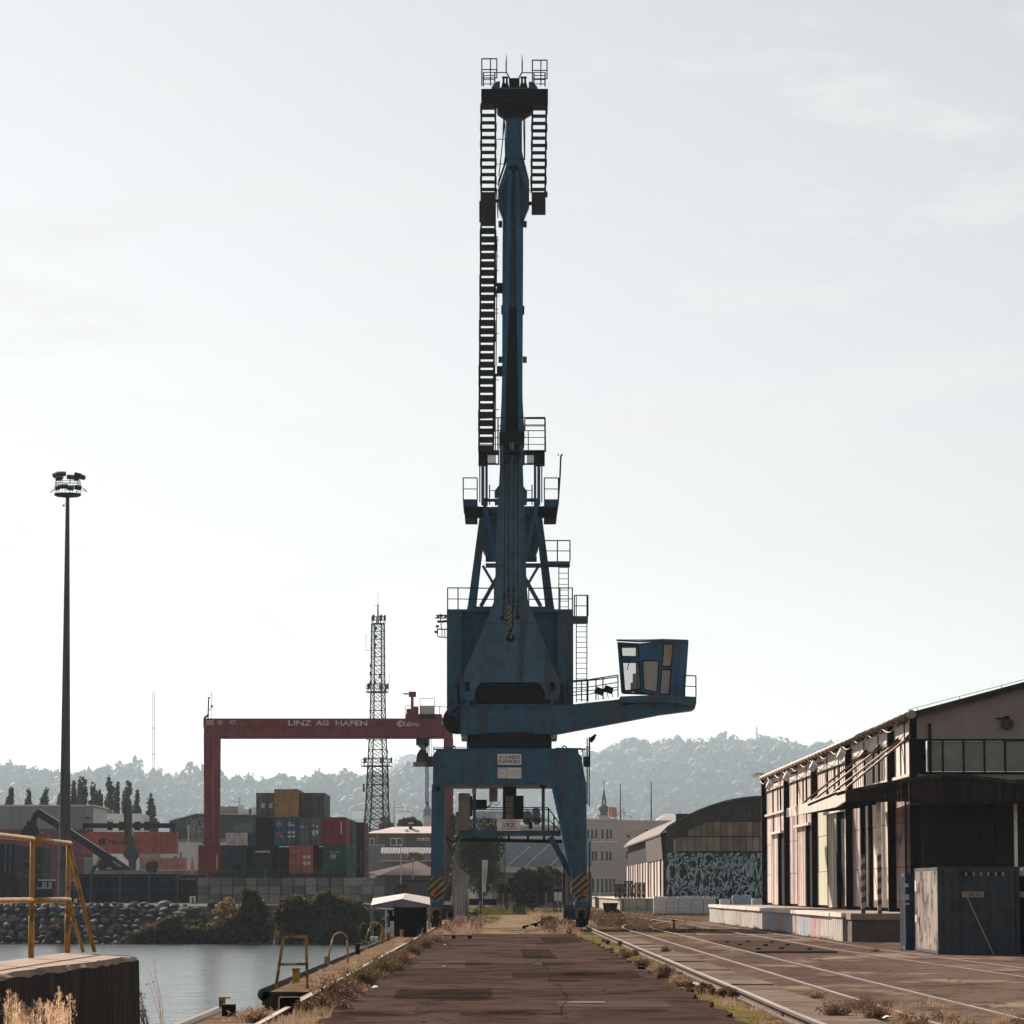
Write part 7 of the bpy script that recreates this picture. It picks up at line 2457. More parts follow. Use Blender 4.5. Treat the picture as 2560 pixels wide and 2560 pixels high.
# ---- houses left of the crane leg
HSG = mat('house_grey', (.15, .145, .135), (.12, .115, .108), scale=.5, rough=.9)
RFW = mat('bright_metal_roof', (.62, .56, .52), (.54, .48, .45), scale=.3, rough=.5)
RFB = mat('brown_tile', (.15, .105, .085), (.105, .072, .06), scale=1.0, rough=.85)
YV = 560.0
hs_ = thing('grey_house', (P(1000, 2250, YV).x, YV + 5, 0), 'grey house with bright metal hip roof left of the crane leg', 'house')
MB().bb(P(918, 2083, YV).x, P(1110, 2083, YV).x, YV, YV + 11, 0, P(1000, 2083, YV).z).obj('wall', HSG, hs_)
e0, e1 = P(914, 2083, YV - .6), P(1114, 2083, YV - .6)
q0, q1 = P(983, 2067, YV + 5), P(1090, 2066, YV + 5)
f = MB().add([e0, e1, e1 + Vector((0, 12.2, 0)), e0 + Vector((0, 12.2, 0)), q0, q1], [(0, 1, 5, 4), (1, 2, 5), (2, 3, 4, 5), (3, 0, 4), (3, 2, 1, 0)])
rf = f.obj('roof', RFW, hs_)
MB().rect(1022, 1031, 2058, 2074, YV + 2.5, 1).obj('chimney', HSG, rf)
MB().rect(1021, 1032.5, 2056.5, 2058.5, YV + 2.4, 1.2).obj('chimney_cap', WHITE, rf)
for x_ in (1013, 1018): MB().rect(x_, x_ + 2.5, 2073, 2079, YV + 1, .3).obj('roof_vent', DARK, rf)
for x0_, x1_, y0_, y1_ in ((976, 1006, 2095, 2114), (1043, 1074, 2095, 2101), (924, 936, 2095, 2113)):
    w_ = MB().rect(x0_, x1_, y0_, y1_, YV - .1, .1).obj('window', WHITE, hs_)
    n_ = 2 if x1_ - x0_ > 20 else 1
    for k in range(n_):
        xa = x0_ + (x1_ - x0_) * k / n_
        MB().rect(xa + 1.5, xa + (x1_ - x0_) / n_ - 1.5, y0_ + 2, y1_ - 1.6, YV - .14, .05).obj('pane', OGL, w_)
for x_ in (941, 1009): MB().rect(x_, x_ + 3.5, 2083, 2113, YV - .2, .2).obj('pilaster', HGR, hs_)
f = MB().tube(P(985, 2068, YV + 5), P(985, 2000, YV + 5), .06, .03, 5); f.tube(P(985, 2018, YV + 5), P(1008, 2019, YV + 5), .03, n=4)
tag(f.obj('house_aerial', DARK), 'tall thin aerial standing on the grey house roof', 'aerial')
t = thing('grey_shed', (P(940, 2250, 530).x, 532, 0), 'plain flat-roofed grey shed below the grey house', 'shed')
MB().rect(915, 957, 2113, 2268, 530, 8).obj('wall', HGR, t)
MB().rect(914, 958, 2111.5, 2113, 529.8, 8.4).obj('roof_edge', PALETXT, t)
t = thing('low_workshop', (P(1020, 2250, 520).x, 524, 0), 'low workshop with striped metal roof between the houses', 'workshop')
MB().rect(955, 1110, 2134, 2270, 520, 7).obj('wall', HGR, t)
f = MB().add([P(953, 2134, 519.4), P(1112, 2134, 519.4), P(1112, 2119, 523.5), P(953, 2119, 523.5)], [(0, 1, 2, 3)])
rf = f.obj('roof', STEEL, t, fix=False)
for i in range(22):
    x_ = 956 + i * 7
    MB().bar(P(x_, 2133.5, 519.3), P(x_ + 4, 2119.5, 523.4), .12).obj('roof_seam', HGR, rf)
for x0_, x1_ in ((1008, 1020), (1050, 1059)):
    MB().rect(x0_, x1_, 2147, 2151, 519.9, .05).obj('window', OGL, t)
MB().rect(953, 1112, 2151, 2153, 517, 3).obj('lower_eave', PALETXT, t)
t = thing('tiled_house', (P(1010, 2250, 470).x, 474, 0), 'brown tiled house with shallow roof next to the crane leg', 'house')
MB().rect(928, 1110, 2187, 2275, 470, 8).obj('wall', HSG, t)
f = MB().add([P(920, 2181, 469), P(948, 2189, 467.5), P(1112, 2189, 467.5), P(1120, 2189, 476), P(920, 2181, 478), P(1043, 2153, 473)], [(0, 1, 5), (1, 2, 5), (2, 3, 5), (3, 4, 5), (4, 0, 5)])
rf = f.obj('roof', RFB, t, fix=False)
for i in range(26):
    x_ = 950 + i * 6.2
    xt = 1043 + (x_ - 1043) * .12
    MB().bar(P(x_, 2188.4, 467.45), P(x_ + (xt - x_) * .85, 2188 - 33 * .85, 472.2), .09).obj('tile_row', RFB, rf)
MB().rect(925, 941, 2187, 2197, 468.5, .6).obj('white_board', WHITE, t)
for px_, y0_, y1_, Y_, lab in ((1002, 2112, 2262, 430, 'slim pale street lamp in front of the brown tiled roof'), (1032, 2148, 2266, 400, 'white pole with a lamp head above the white awning')):
    f = MB().tube(P(px_, y1_, Y_), P(px_, y0_, Y_), .08, .06, 7); f.box(P(px_, y0_, Y_), (.4, .3, .16))
    tag(f.obj('street_lamp', PALETXT), lab, 'lamp')
t = thing('red_trailer', (P(1003, 2240, 402).x, 403, 0), 'small dark red trailer behind the white awning', 'trailer')
MB().rect(990, 1016, 2210, 2246, 402, 4).obj('body', CN['dred'], t)
for k in range(4): MB().rect(993 + 6 * k, 996 + 6 * k, 2220, 2234, 401.95, .05).obj('pale_stripe', CN['salmon'], t)
for x_ in (994, 1012):
    c = P(x_, 2262, 402); MB().tube((c.x - .15, 403, .45), (c.x + .15, 403, .45), .45, n=12).obj('tyre', BLACK, t)
MB().rect(992, 1014, 2245, 2256, 402.2, 3.5).obj('chassis', DARK, t)
t = thing('tarpaulin_truck', (P(1045, 2240, 396).x, 398, 0), 'truck with grey tarpaulin half hidden by the crane leg', 'truck')
MB().rect(1017, 1080, 2203, 2250, 396, 6).obj('tarpaulin', GREYBOX if 0 else HSG, t)
MB().rect(1016, 1081, 2200, 2204, 395.8, 6.4).obj('tarp_roof', DARK, t)
for x_ in (1025, 1070):
    c = P(x_, 2260, 396); MB().tube((c.x - .2, 397, .5), (c.x + .2, 397, .5), .5, n=12).obj('tyre', BLACK, t)
# houses on the hills
rh = random.Random(9)
HV = mat('far_house_white', (.75, .72, .68), rough=.9)
HVR = mat('far_house_roof', (.25, .15, .12), rough=.9)
for i, (px_, py_, w_, D_, lab) in enumerate(((714, 1972, 62, 7430, 'broad dark-roofed building on the skyline of the left ridge'), (1010, 2036, 40, 5200, 'pale house low on the wooded slope right of the radio tower'), (895, 2030, 30, 5200, 'small pale house left of the radio tower'),
                                             (1026, 2023, 12, 5200, 'tiny white gabled house by the domed church tower'), (590, 2010, 26, 5300, 'pale house on the slope behind the gantry leg'), (1130, 2010, 16, 5400, 'small house on the slope seen under the crane portal'))):
    a = P(px_ - w_ / 2, py_, D_); b = P(px_ + w_ / 2, py_, D_)
    h_ = (b.x - a.x) * .28
    t = thing('hill_house', ((a.x + b.x) / 2, D_ + 5, a.z - h_), lab, 'house')
    MB().bb(a.x, b.x, D_, D_ + 10, a.z - h_ * 2, a.z + h_ * .4).obj('wall', HV if i else FCD, t)
    f = MB()
    f.prism([(a.x - 1, D_ - 1, a.z + h_ * .4), (b.x + 1, D_ - 1, a.z + h_ * .4), (b.x - (b.x - a.x) * .18, D_ - 1, a.z + h_), (a.x + (b.x - a.x) * .18, D_ - 1, a.z + h_)], (0, 12, 0))
    f.obj('roof', HVR if i else FCD, t)
# ================================================================== seen through the portal
WBL = mat('pale_blue_sheeting', (.36, .43, .48), (.30, .36, .41), scale=.3, rough=.6)
YW = 430.0
ww = thing('blue_warehouse', (P(1340, 2250, YW).x, YW + 8, 0), 'pale blue corrugated warehouse seen through the crane portal', 'warehouse')
a, b = P(1262, 2170, YW), P(1480, 2104, YW)
f = MB(); corr(f, (a.x, YW, a.z), (1, 0, 0), (0, 0, 1), b.x - a.x, b.z - a.z, 46, .06); f.obj('corrugated_wall', WBL, ww, fix=False)
MB().rect(1236, 1272, 2100, 2170, YW - .05, .04 + 14).obj('plain_wall', mat('pale_sheet', (.50, .56, .60), (.46, .52, .55), rough=.6), ww) if 0 else MB().bb(P(1215, 2170, YW).x, a.x, YW - .02, YW + 14, a.z, b.z + .4).obj('plain_wall', mat('pale_sheet', (.50, .56, .60), (.46, .52, .55), rough=.6), ww)
MB().bb(a.x, b.x, YW + .1, YW + 14, a.z, b.z + .3).obj('core', WBL, ww)
MB().rect(1245, 1480, 2167, 2170.5, YW - 2.4, 2.5).obj('canopy', PALETXT, ww)
MB().rect(1247, 1480, 2170.5, 2181, YW - 2.2, .12).obj('canopy_fascia', HLT, ww)
MB().rect(1230, 1480, 2181, 2268, YW, 3).obj('lower_wall', mat('dim_render', (.30, .285, .265), (.25, .24, .225), scale=.4, rough=.9), ww)
for x0_, x1_ in ((1270, 1284), (1389, 1405), (1420, 1432)):
    MB().rect(x0_, x1_, 2196, 2250, YW - .06, .05).obj('door', BLACK if x0_ < 1300 else HSG, ww)
for (x0_, y0_), (x1_, y1_) in (((1313, 2166), (1373, 2112)), ((1374, 2166), (1412, 2128)), ((1268, 2166), (1325, 2116))):
    MB().tube(P(x0_, y0_, YW - 2.2), P(x1_, y1_, YW - .05), .07, n=6).obj('tie_rod', PALETXT, ww)
t = thing('far_white_hall', (P(1235, 2250, 520).x, 524, 0), 'white-roofed hall above the blue warehouse roof line', 'hall')
MB().rect(1190, 1262, 2028, 2270, 520, 12).obj('wall', WBL, t)
MB().rect(1240, 1252, 2036, 2050, 519.9, .05).obj('window', HLT, t)
t = thing('far_low_roofs', (P(1330, 2250, 560).x, 564, 0), 'low pale roofs beyond the crane gangway', 'building')
MB().rect(1225, 1480, 2068, 2270, 560, 12).obj('wall', HLT, t)
MB().rect(1222, 1482, 2062, 2068, 559, 14).obj('roof', RFW, t)
# concrete fence with bent posts
cf = thing('concrete_fence', (-3.05, 260, 0), 'pale concrete panel fence with bent post tops left of the path', 'fence')
CFM = mat('pale_fence_concrete', (.34, .31, .285), (.27, .245, .225), scale=1.0, rough=.9, vary=.12)
for i in range(6):
    y_ = 232 + i * 17
    h_ = 2.5 - .05 * i
    p_ = MB().bb(-3.15, -2.95, y_, y_ + .2, 0, h_ + .35)
    p_.prism([(-3.15, y_, h_ + .35), (-2.95, y_, h_ + .35), (-2.72, y_, h_ + .95), (-2.86, y_, h_ + 1.05)], (0, .2, 0)); p_.obj('post', CFM, cf)
    for k in range(4):
        if i == 0 and k == 0: continue
        MB().bb(-3.09, -3.01, y_ + .25, y_ + 16.9, .05 + k * (h_ - .3) / 4, (k + 1) * (h_ - .3) / 4 + .03).obj('fence_panel', CFM, cf)
# banner flag
bf = thing('banner_flag', P(1207, 2262, 300) * 1, 'tall white banner flag before the dark willow', 'flag')
YB = 300.0
bf.location = (P(1207, 2262, YB).x, YB, 0); ORG[bf] = Vector(bf.location)
BFM = mat('banner_cloth', (.60, .55, .56), (.52, .47, .48), scale=1.0, rough=.8, trans=.2)
MB().pp([(1206.5, 2150), (1220.5, 2150), (1219, 2165), (1217, 2190), (1215, 2215), (1214, 2230), (1206.5, 2230)], YB, .03).obj('cloth', BFM, bf)
MB().tube((P(1206, 2150, YB).x, YB + .02, 0), P(1206, 2149, YB + .02), .035, n=6).obj('pole', PALETXT, bf)
for ch_, y_ in (('O', 2175), ('S', 2183), ('T', 2189), ('E', 2196), ('R', 2202), ('I', 2207), ('A', 2213)):
    a = P(1210.5, y_, YB - .005); text(ch_, a, .13 if ch_ != 'I' else .04, .19, LG, bf)
# low dark platform and signals
tag(MB().rect(1173, 1242, 2247, 2263, 310, 5).obj('low_platform', BLACK), 'low black platform below the white banner flag', 'platform')


def signal(px_, y0_, y1_, Y_, lab, hang=True):
    a = P(px_, y0_, Y_); b = P(px_, y1_, Y_)
    t_ = thing('signal_light', (a.x, Y_, 0), lab, 'signal', 'signal lights at the level crossing')
    MB().tube((a.x + .25, Y_ + .1, 0), (a.x + .25, Y_ + .1, a.z), .05, n=6).obj('pole', STEEL, t_)
    hd = MB().bb(a.x - .02, a.x + .30, Y_ - .1, Y_ + .15, b.z, a.z).obj('head', BLACK, t_)
    for k in range(3):
        z_ = b.z + (a.z - b.z) * (k + .5) / 3
        MB().tube((a.x - .02, Y_ - .02, z_), (a.x - .26, Y_ - .02, z_ - .03), .10, n=10).obj('visor', BLACK, hd)


signal(1216, 2213, 2228, 330, 'black signal head beside the foot of the white banner')
signal(1251, 2209, 2232, 330, 'largest black signal head left of the round bush')
signal(1268, 2218, 2233, 335, 'black signal head touching the left of the round bush')
signal(1358, 2213, 2229, 332, 'black signal head right of the round bush')
t = thing('yellow_plate', P(1238, 2262, 331), 'small worn yellow plate on a stake by the crossing', 'sign')
MB().rect(1232, 1244, 2235, 2243, 331, .04).obj('plate', YELLOW2, t)
MB().tube((P(1238, 2243, 331).x, 331.05, 0), P(1238, 2240, 331.05), .03, n=5).obj('stake', STEEL, t)
t = thing('white_bins', (P(1395, 2250, 335).x, 335, 0), 'pair of white bins right of the round bush', 'bin')
for x_ in (1386, 1396): MB().rect(x_, x_ + 8, 2230, 2252, 335, .5).obj('bin', PALETXT, t)
MB().rect(1384, 1406, 2222, 2231, 335.2, .5).obj('bin_lid', BLACK, t)
for x_ in (1388, 1399): MB().bar((P(x_, 2250, 335).x + .1, 335.2, 0), P(x_, 2250, 335.2), .1).obj('stand_leg', DARK, t)
t = thing('timber_stumps', (P(1300, 2255, 300).x, 300, 0), 'row of rusty timber stumps at the end of the path', 'stumps')
for k in range(6):
    a = P(1285 + 5.2 * k, 2262, 300)
    MB().bb(a.x - .07, a.x + .07, 300, 300.15, 0, .75 + .06 * (k % 3)).obj('stump', WOODD if k < 4 else RUST, t)
f = MB().bar(G(1197, 2290) + Vector((0, 0, 0)), P(1198, 2258, 262) * 1, .06)
a = G(1197, 2286)
f = MB().bar((a.x, a.y, 0), (a.x + .05, a.y, .75), .09); f.bar((a.x + .02, a.y, .65), (a.x + .12, a.y, 1.05), .09)
tag(f.obj('bent_stake', PALETXT), 'bent pale stake at the left side of the path', 'stake')
# kick scooter lying on the path
a = G(1308, 2322)
sc3 = thing('kick_scooter', a, 'black kick scooter lying on the path beyond the road', 'scooter')
Yk_ = a.y
MB().bar(P(1311, 2317, Yk_), P(1339, 2309, Yk_), .2, .1).obj('deck', BLACK, sc3)
MB().bar(P(1321, 2313.5, Yk_ - .12), P(1328, 2311.5, Yk_ - .12), .03, .11).obj('deck_print', WHITE, sc3)
MB().bar(P(1337, 2310, Yk_), P(1358, 2301, Yk_), .07).obj('stem', BLACK, sc3)
MB().tube(P(1354, 2315, Yk_), P(1355, 2288, Yk_), .035, n=6).obj('handlebar', DARK, sc3)
for x_, y_ in ((1310, 2318), (1340, 2313)):
    c = P(x_, y_, Yk_)
    MB().tube(c + Vector((0, -.04, 0)), c + Vector((0, .04, 0)), .10, n=14).obj('wheel', BLACK, sc3)
# ================================================================== quay furniture
# ---- wall with yellow railing at the left front
PIERT = mat('pier_top_lit_concrete', (.42, .33, .26), (.31, .24, .185), scale=2.5, rough=.95, bump=.8, bscale=22, patch=(.20, .15, .115), pfac=.5, pscale=3)
PIERF = mat('pier_face_shaded_concrete', (.060, .048, .040), (.034, .028, .024), scale=1.5, rough=.95, bump=.5, streak=(.11, .085, .068), sfac=.6, sscale=4)  # one concrete, coloured as sunlit on top and as shaded on the face
rw = random.Random(4)
fe = []
n_ = 60
for i in range(n_ + 1):
    y_ = 18 + (36.9 - 18) * i / n_
    fe.append((-3.94 + (y_ - 28.7) * .037 + rw.uniform(-.008, .008), y_))
be = [(-4.68, 39.4), (-4.68, 18)]
end = [(-3.66, 37.2), (-3.76, 37.5)]
ring = fe + end + be
mb = MB()
m_ = len(ring)
zt = 1.25
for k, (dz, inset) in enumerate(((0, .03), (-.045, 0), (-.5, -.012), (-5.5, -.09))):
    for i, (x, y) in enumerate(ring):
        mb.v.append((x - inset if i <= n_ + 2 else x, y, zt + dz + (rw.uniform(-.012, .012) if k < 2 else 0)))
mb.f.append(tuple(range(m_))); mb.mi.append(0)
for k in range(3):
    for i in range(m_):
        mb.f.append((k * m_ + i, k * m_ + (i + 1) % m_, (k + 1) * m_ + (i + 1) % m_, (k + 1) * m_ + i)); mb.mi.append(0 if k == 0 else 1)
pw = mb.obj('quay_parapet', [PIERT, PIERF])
tag(pw, 'broad concrete parapet with dark shaded and streaked face at the left front', 'wall')
yr_ = thing('yellow_railing', (-4.61, 34, zt), 'yellow tube railing with slanted braces on the front parapet', 'railing')
XR, ZT_, ZM_ = -4.61, 2.405, 1.81
for y_ in (33.0, 36.1, 39.1):
    MB().tube((XR, y_, zt), (XR, y_, ZT_), .024, n=12).obj('post', YELLOW, yr_, smooth=True)
    MB().tube((XR, y_, zt), (XR, y_, 1.66), .030, n=12).obj('post_sleeve', YELLOW, yr_, smooth=True)
for z_ in (ZT_, ZM_):
    MB().tube((XR, 24, z_), (XR, 36.13, z_ + .004), .027, n=12).obj('rail', YELLOW, yr_, smooth=True)
    MB().tube((XR, 36.13, z_), (XR + .012, 39.12, z_), .0275, n=12).obj('rail', YELLOW, yr_, smooth=True)
MB().tube((XR, 39.1, ZT_), P(236, 2380, 39.0), .022, n=12).obj('brace', YELLOW, yr_, smooth=True)
MB().tube((XR, 39.1, ZM_), P(208, 2380, 39.0), .020, n=12).obj('brace', YELLOW, yr_, smooth=True)

# ---- ladder heads and bollards along the edge
t = thing('ladder_gate', G(728, 2472), 'yellow trapezoid ladder gate nearest on the quay edge', 'ladder')
Yl = G(728, 2472).y
for a_, b_ in (((709, 2342), (689, 2471)), ((765, 2342), (769, 2474))):
    MB().bar(P(*a_, Yl), P(*b_, Yl) - Vector((0, 0, .02)), .055).obj('post', YELLOW2, t)
MB().bar(P(707, 2344, Yl), P(767, 2342, Yl), .055).obj('top_bar', YELLOW2, t)
MB().bar(P(700, 2411, Yl), P(766, 2410, Yl), .05).obj('cross_bar', YELLOW2, t)


def hoop(pa, pb, ytop, lab, box=None):
    a, b = G(*pa), G(*pb)
    Y = (a.y + b.y) / 2
    t_ = thing('ladder_hoop', (a + b) / 2, lab, 'ladder', 'yellow ladder hoops on the quay edge')
    zt_ = P(pa[0], ytop, Y).z
    r = abs(b.x - a.x) * .34
    cx = a.x + (b.x - a.x) * .64
    for off in (0, .09):
        pts = [Vector((a.x, Y + off, 0))]
        pts += [Vector((cx - r * math.cos(q), Y + off, zt_ - r + r * math.sin(q))) for q in np.linspace(.15, math.pi, 14)]
        pts += [Vector((b.x, Y + off, 0))]
        MB().path(pts, .024, 10).obj('tube', YELLOW2, t_, smooth=True)
    if box:
        p_ = P(*box, Y); MB().bb(p_.x - .07, p_.x + .07, Y - .1, Y + .1, p_.z - .1, p_.z + .1).obj('foot_box', YELLOW2, t_)


hoop((819, 2409), (866, 2412), 2332, 'nearer yellow ladder hoop on the quay edge', (818, 2400))
hoop((916, 2357), (951, 2362), 2307, 'farther yellow ladder hoop next to the dark box')
a = G(740, 2460)
t = thing('yellow_bollard', a, 'stout yellow bollard inside the ladder gate', 'bollard')
MB().tube(a, a + Vector((0, 0, .30)), .078, .078, 14).obj('post', YELLOW2, t, smooth=False)
MB().tube(a + Vector((0, 0, .30)), a + Vector((0, 0, .325)), .09, .09, 14).obj('cap', YELLOW2, t)
a = G(554, 2528)
t = thing('hooked_bollard', a, 'yellow hooked bollard at the near quay corner', 'bollard')
MB().bb(a.x - .045, a.x + .055, a.y, a.y + .1, 0, .2).obj('post', YELLOW2, t)
MB().bb(a.x - .05, a.x + .13, a.y - .01, a.y + .11, .2, .225).obj('lip', YELLOW2, t)
a = G(571, 2541)
t = thing('iron_block', a, 'small rusty iron block beside the hooked bollard', 'block')
MB().bb(a.x - .1, a.x + .1, a.y, a.y + .2, 0, .17).obj('block', DARK, t)
MB().bb(a.x - .102, a.x + .102, a.y - .004, a.y + .204, .17, .185).obj('top_plate', RUST, t)
a = G(722, 2530)
t = thing('fender_block', a, 'black rubber fender block lying by the crane rail', 'fender')
MB().box((a.x, a.y + .15, .11), (.33, .34, .21), Matrix.Rotation(.12, 3, 'Z')).obj('block', BLACK, t)
MB().box((a.x, a.y + .15, .222), (.30, .30, .02), Matrix.Rotation(.12, 3, 'Z')).obj('top', DARK, t)
a = G(894, 2387)
t = thing('iron_bollard', a, 'dark square bollard between the two yellow hoops', 'bollard')
MB().bb(a.x - .065, a.x + .065, a.y, a.y + .14, 0, .32).obj('post', DARK, t)
MB().bb(a.x - .085, a.x + .085, a.y - .02, a.y + .16, .32, .345).obj('cap', RUST, t)
# ---- dark box, awning and bits by the crane's left foot
a = G(1030, 2343)
t = thing('steel_box', a, 'black steel box standing on the quay below the white awning', 'box')
rot = Matrix.Rotation(.72, 3, 'Z')
MB().box((a.x - .1, a.y + .7, .62), (.98, .98, 1.22), rot).obj('box_body', BLACK, t)
MB().box((a.x - .1, a.y + .7, 1.25), (1.04, 1.04, .05), rot).obj('lid', RUST, t)
b = G(970, 2340)
t = thing('meter_cabinet', b, 'narrow black cabinet with a white post left of the steel box', 'cabinet')
MB().bb(b.x + .02, b.x + .42, b.y + .3, b.y + .6, 0, 1.12).obj('cabinet_body', BLACK, t)
MB().bb(b.x - .12, b.x - .06, b.y, b.y + .06, 0, 1.1).obj('white_post', PALETXT, t)
MB().bb(b.x + .20, b.x + .30, b.y + .26, b.y + .29, .85, 1.05).obj('label', WHITE, t)
t = thing('board_bundle', G(974, 2345), 'bundle of pale upright boards before the black cabinet', 'boards')
b = G(974, 2345)
for k in range(7):
    MB().bb(b.x - .2 + k * .055, b.x - .155 + k * .055, b.y, b.y + .03, 0, .42 + (.26 if k > 3 else 0) + .02 * (k % 2)).obj('board', PALETXT, t)
b = G(1012, 2338)
t = thing('quay_ladder', b, 'yellow ladder frame standing before the black steel box', 'ladder')
Yk = b.y - .6
for x_ in (996, 1029): MB().bar(P(x_, 2286, Yk), Vector((P(x_, 2286, Yk).x, Yk, 0)), .05).obj('post', YELLOW2, t)
for y_ in (2287, 2315): MB().bar(P(995, y_, Yk), P(1030, y_, Yk), .05).obj('bar', YELLOW2, t)
for x_, y_, h_, lab in ((1005, 2343, .28, 'short yellow bollard at the foot of the yellow frame'), (957, 2356, .3, 'left one of the twin yellow bollards by the farther hoop'), (971, 2352, .3, 'right one of the twin yellow bollards by the farther hoop')):
    a = G(x_, y_)
    t = thing('yellow_bollard', a, lab, 'bollard')
    MB().tube(a, a + Vector((0, 0, h_)), .08, n=12).obj('post', YELLOW2, t); MB().tube(a + Vector((0, 0, h_)), a + Vector((0, 0, h_ + .03)), .1, n=12).obj('cap', YELLOW2, t)
a = G(935, 2358)
t = thing('white_drum', a, 'white drum lying inside the farther yellow hoop', 'drum')
MB().tube(a + Vector((-.14, .1, .12)), a + Vector((.14, .1, .12)), .12, n=16).obj('drum_body', PALETXT, t)
MB().tube(a + Vector((-.02, .1, .12)), a + Vector((.02, .1, .12)), .126, n=16).obj('hoop_band', STEEL, t)
# awning on posts
Ya = 176.0
aw = thing('white_awning', P(1000, 2264, Ya), 'white pitched awning between the bank bushes and the crane leg', 'awning')
AWN = mat('awning_canvas', (.72, .69, .66), (.64, .61, .58), scale=1.5, rough=.8, trans=.25, bump=.2)
L0, L1 = P(927, 2263, Ya), P(1076, 2262, Ya)
B0, B1 = P(932, 2246, Ya + 3.2), P(1074, 2243, Ya + 3.2)
ap = P(1014, 2233, Ya + 1.8)
ft = P(1005, 2247, Ya)
f = MB().add([L0, L1, B1, B0, ap, ft], [(0, 5, 4), (5, 1, 4), (1, 2, 4), (2, 3, 4), (3, 0, 4)])
f.obj('canvas', AWN, aw, fix=False)
MB().add([L0, ft, L1, L1 + Vector((0, .05, -.12)), L0 + Vector((0, .05, -.12))], [(0, 1, 2, 3, 4)]).obj('front_flap', mat('awning_shade', (.26, .27, .29), rough=.8), aw, fix=False)
for p_ in (L0, B0): MB().tube((p_.x + .05, p_.y, -3.2), p_, .035, n=6).obj('pole', STEEL, aw)
for p_ in (L1, B1): MB().tube((p_.x - .05, p_.y, -.05), p_, .035, n=6).obj('pole', STEEL, aw)

# ---- pallet and small things on the road
t = thing('wooden_pallet', P(1134, 2352, 141), 'weathered wooden pallet lying at the far road edge', 'pallet')
a = P(1089, 2351, 141)
PLW = mat('pale_pallet_wood', (.40, .30, .22), (.27, .20, .14), scale=4, rough=.9)
z_ = .09
for k in range(5): MB().bb(a.x, a.x + 1.38, 141 + .19 * k, 141.14 + .19 * k, z_ + (.12 if k else .10), z_ + .17).obj('deck_board', PLW, t)
for k in range(3): MB().bb(a.x + .62 * k, a.x + .62 * k + .14, 141, 141.9, z_, z_ + .119).obj('bearer', WOODD, t)
LIT = mat('paper_litter', (.72, .68, .64), (.6, .56, .52), rough=.9)
rl = random.Random(15)
for k, (px_, py_, s, lab) in enumerate(((882, 2492, .20, 'crumpled white paper by the near left weeds'), (1112, 2363, .10, 'small white scrap near the wooden pallet'), (938, 2470, .14, 'pale scrap beside the left weeds'),
                                        (1110, 2418, .12, 'pale wisp on the middle of the road'), (1735, 2464, .22, 'white plastic scrap by the right crane rail'), (2218, 2548, .16, 'white scrap among the weeds between the near rails'))):
    a = G(px_, py_, .08)
    f = MB()
    n_ = 7
    for j in range(n_):
        a0 = j / n_ * 6.28
        f.v.append((a.x + s * .5 * math.cos(a0) * rl.uniform(.5, 1.2), a.y + s * 1.3 * math.sin(a0) * rl.uniform(.5, 1.2), .082 + rl.uniform(0, s * .28)))
    f.v.append((a.x, a.y, .09 + s * .3)); 
    for j in range(n_): f.f.append((j, (j + 1) % n_, n_)); f.mi.append(0)
    tag(f.obj('paper_scrap', LIT, fix=False), lab, 'litter', 'bits of litter')
a = G(1345, 2412, .075)
f = MB().add([(a.x - .16, a.y, .078), (a.x + .12, a.y - .1, .078), (a.x + .14, a.y + .25, .16), (a.x + .02, a.y + .3, .18), (a.x - .05, a.y + .2, .10)], [(0, 1, 2, 3, 4)])
f.add([(a.x + .12, a.y - .1, .078), (a.x + .16, a.y + .2, .08), (a.x + .14, a.y + .25, .16)], [(0, 1, 2)])
tag(f.obj('rubber_flap', BLACK, fix=False), 'dark rubber flap lying on the middle of the road', 'litter')
a, b = G(1417, 2505, .075), G(1510, 2504, .075)
t = thing('drain_slot', (a + b) / 2, 'narrow metal drain slot across the near right of the road', 'drain')
MB().bb(a.x, b.x, a.y - .12, a.y + .3, .06, .079).obj('slot', BLACK, t)
MB().bb(a.x, b.x, a.y - .42, a.y - .14, .06, .084).obj('lip', STEEL, t)
a = G(1604, 2434)
t = thing('lost_shoe', a, 'dark crumpled shoe lying at the right road edge', 'litter')
MB().box((a.x, a.y, .12), (.19, .1, .07), Matrix.Rotation(.2, 3, 'Y')).obj('upper', BLACK, t)
MB().box((a.x - .01, a.y, .085), (.20, .11, .03)).obj('sole', PALETXT, t)
a = G(1685, 2326)
t = thing('marker_stake', a, 'short rusty stake between the curving rails', 'stake')
MB().bb(a.x - .05, a.x + .05, a.y, a.y + .08, 0, .48).obj('stake', RUST, t)
MB().bb(a.x - .1, a.x + .12, a.y - .01, a.y + .09, .42, .5).obj('head', RUST, t)
# ================================================================== plants
GR = np.random.default_rng(77)
DRYG = leafmat('dry_grass', (.47, .36, .265), (.24, .17, .115), .40, scale=1.2)
DRYB = leafmat('dry_weed', (.25, .165, .115), (.13, .085, .06), .30, scale=2.0)
GRNG = leafmat('green_weed', (.16, .15, .05), (.09, .095, .035), .40, scale=1.5)
MOSS = leafmat('yellow_moss', (.44, .38, .12), (.22, .20, .08), .30, scale=1.5)
STRAW = leafmat('straw_plume', (.82, .64, .47), (.66, .49, .34), .45, scale=3.0)
DKLF = leafmat('dark_bank_foliage', (.060, .060, .028), (.17, .13, .06), .5, scale=.9)
WILF = leafmat('willow_foliage', (.06, .065, .03), (.13, .12, .055), .35, scale=.8)
POPF = leafmat('poplar_foliage', (.075, .078, .040), (.13, .12, .06), .35, scale=.5)
GOLD = leafmat('golden_foliage', (.34, .25, .11), (.22, .17, .08), .40, scale=.8)


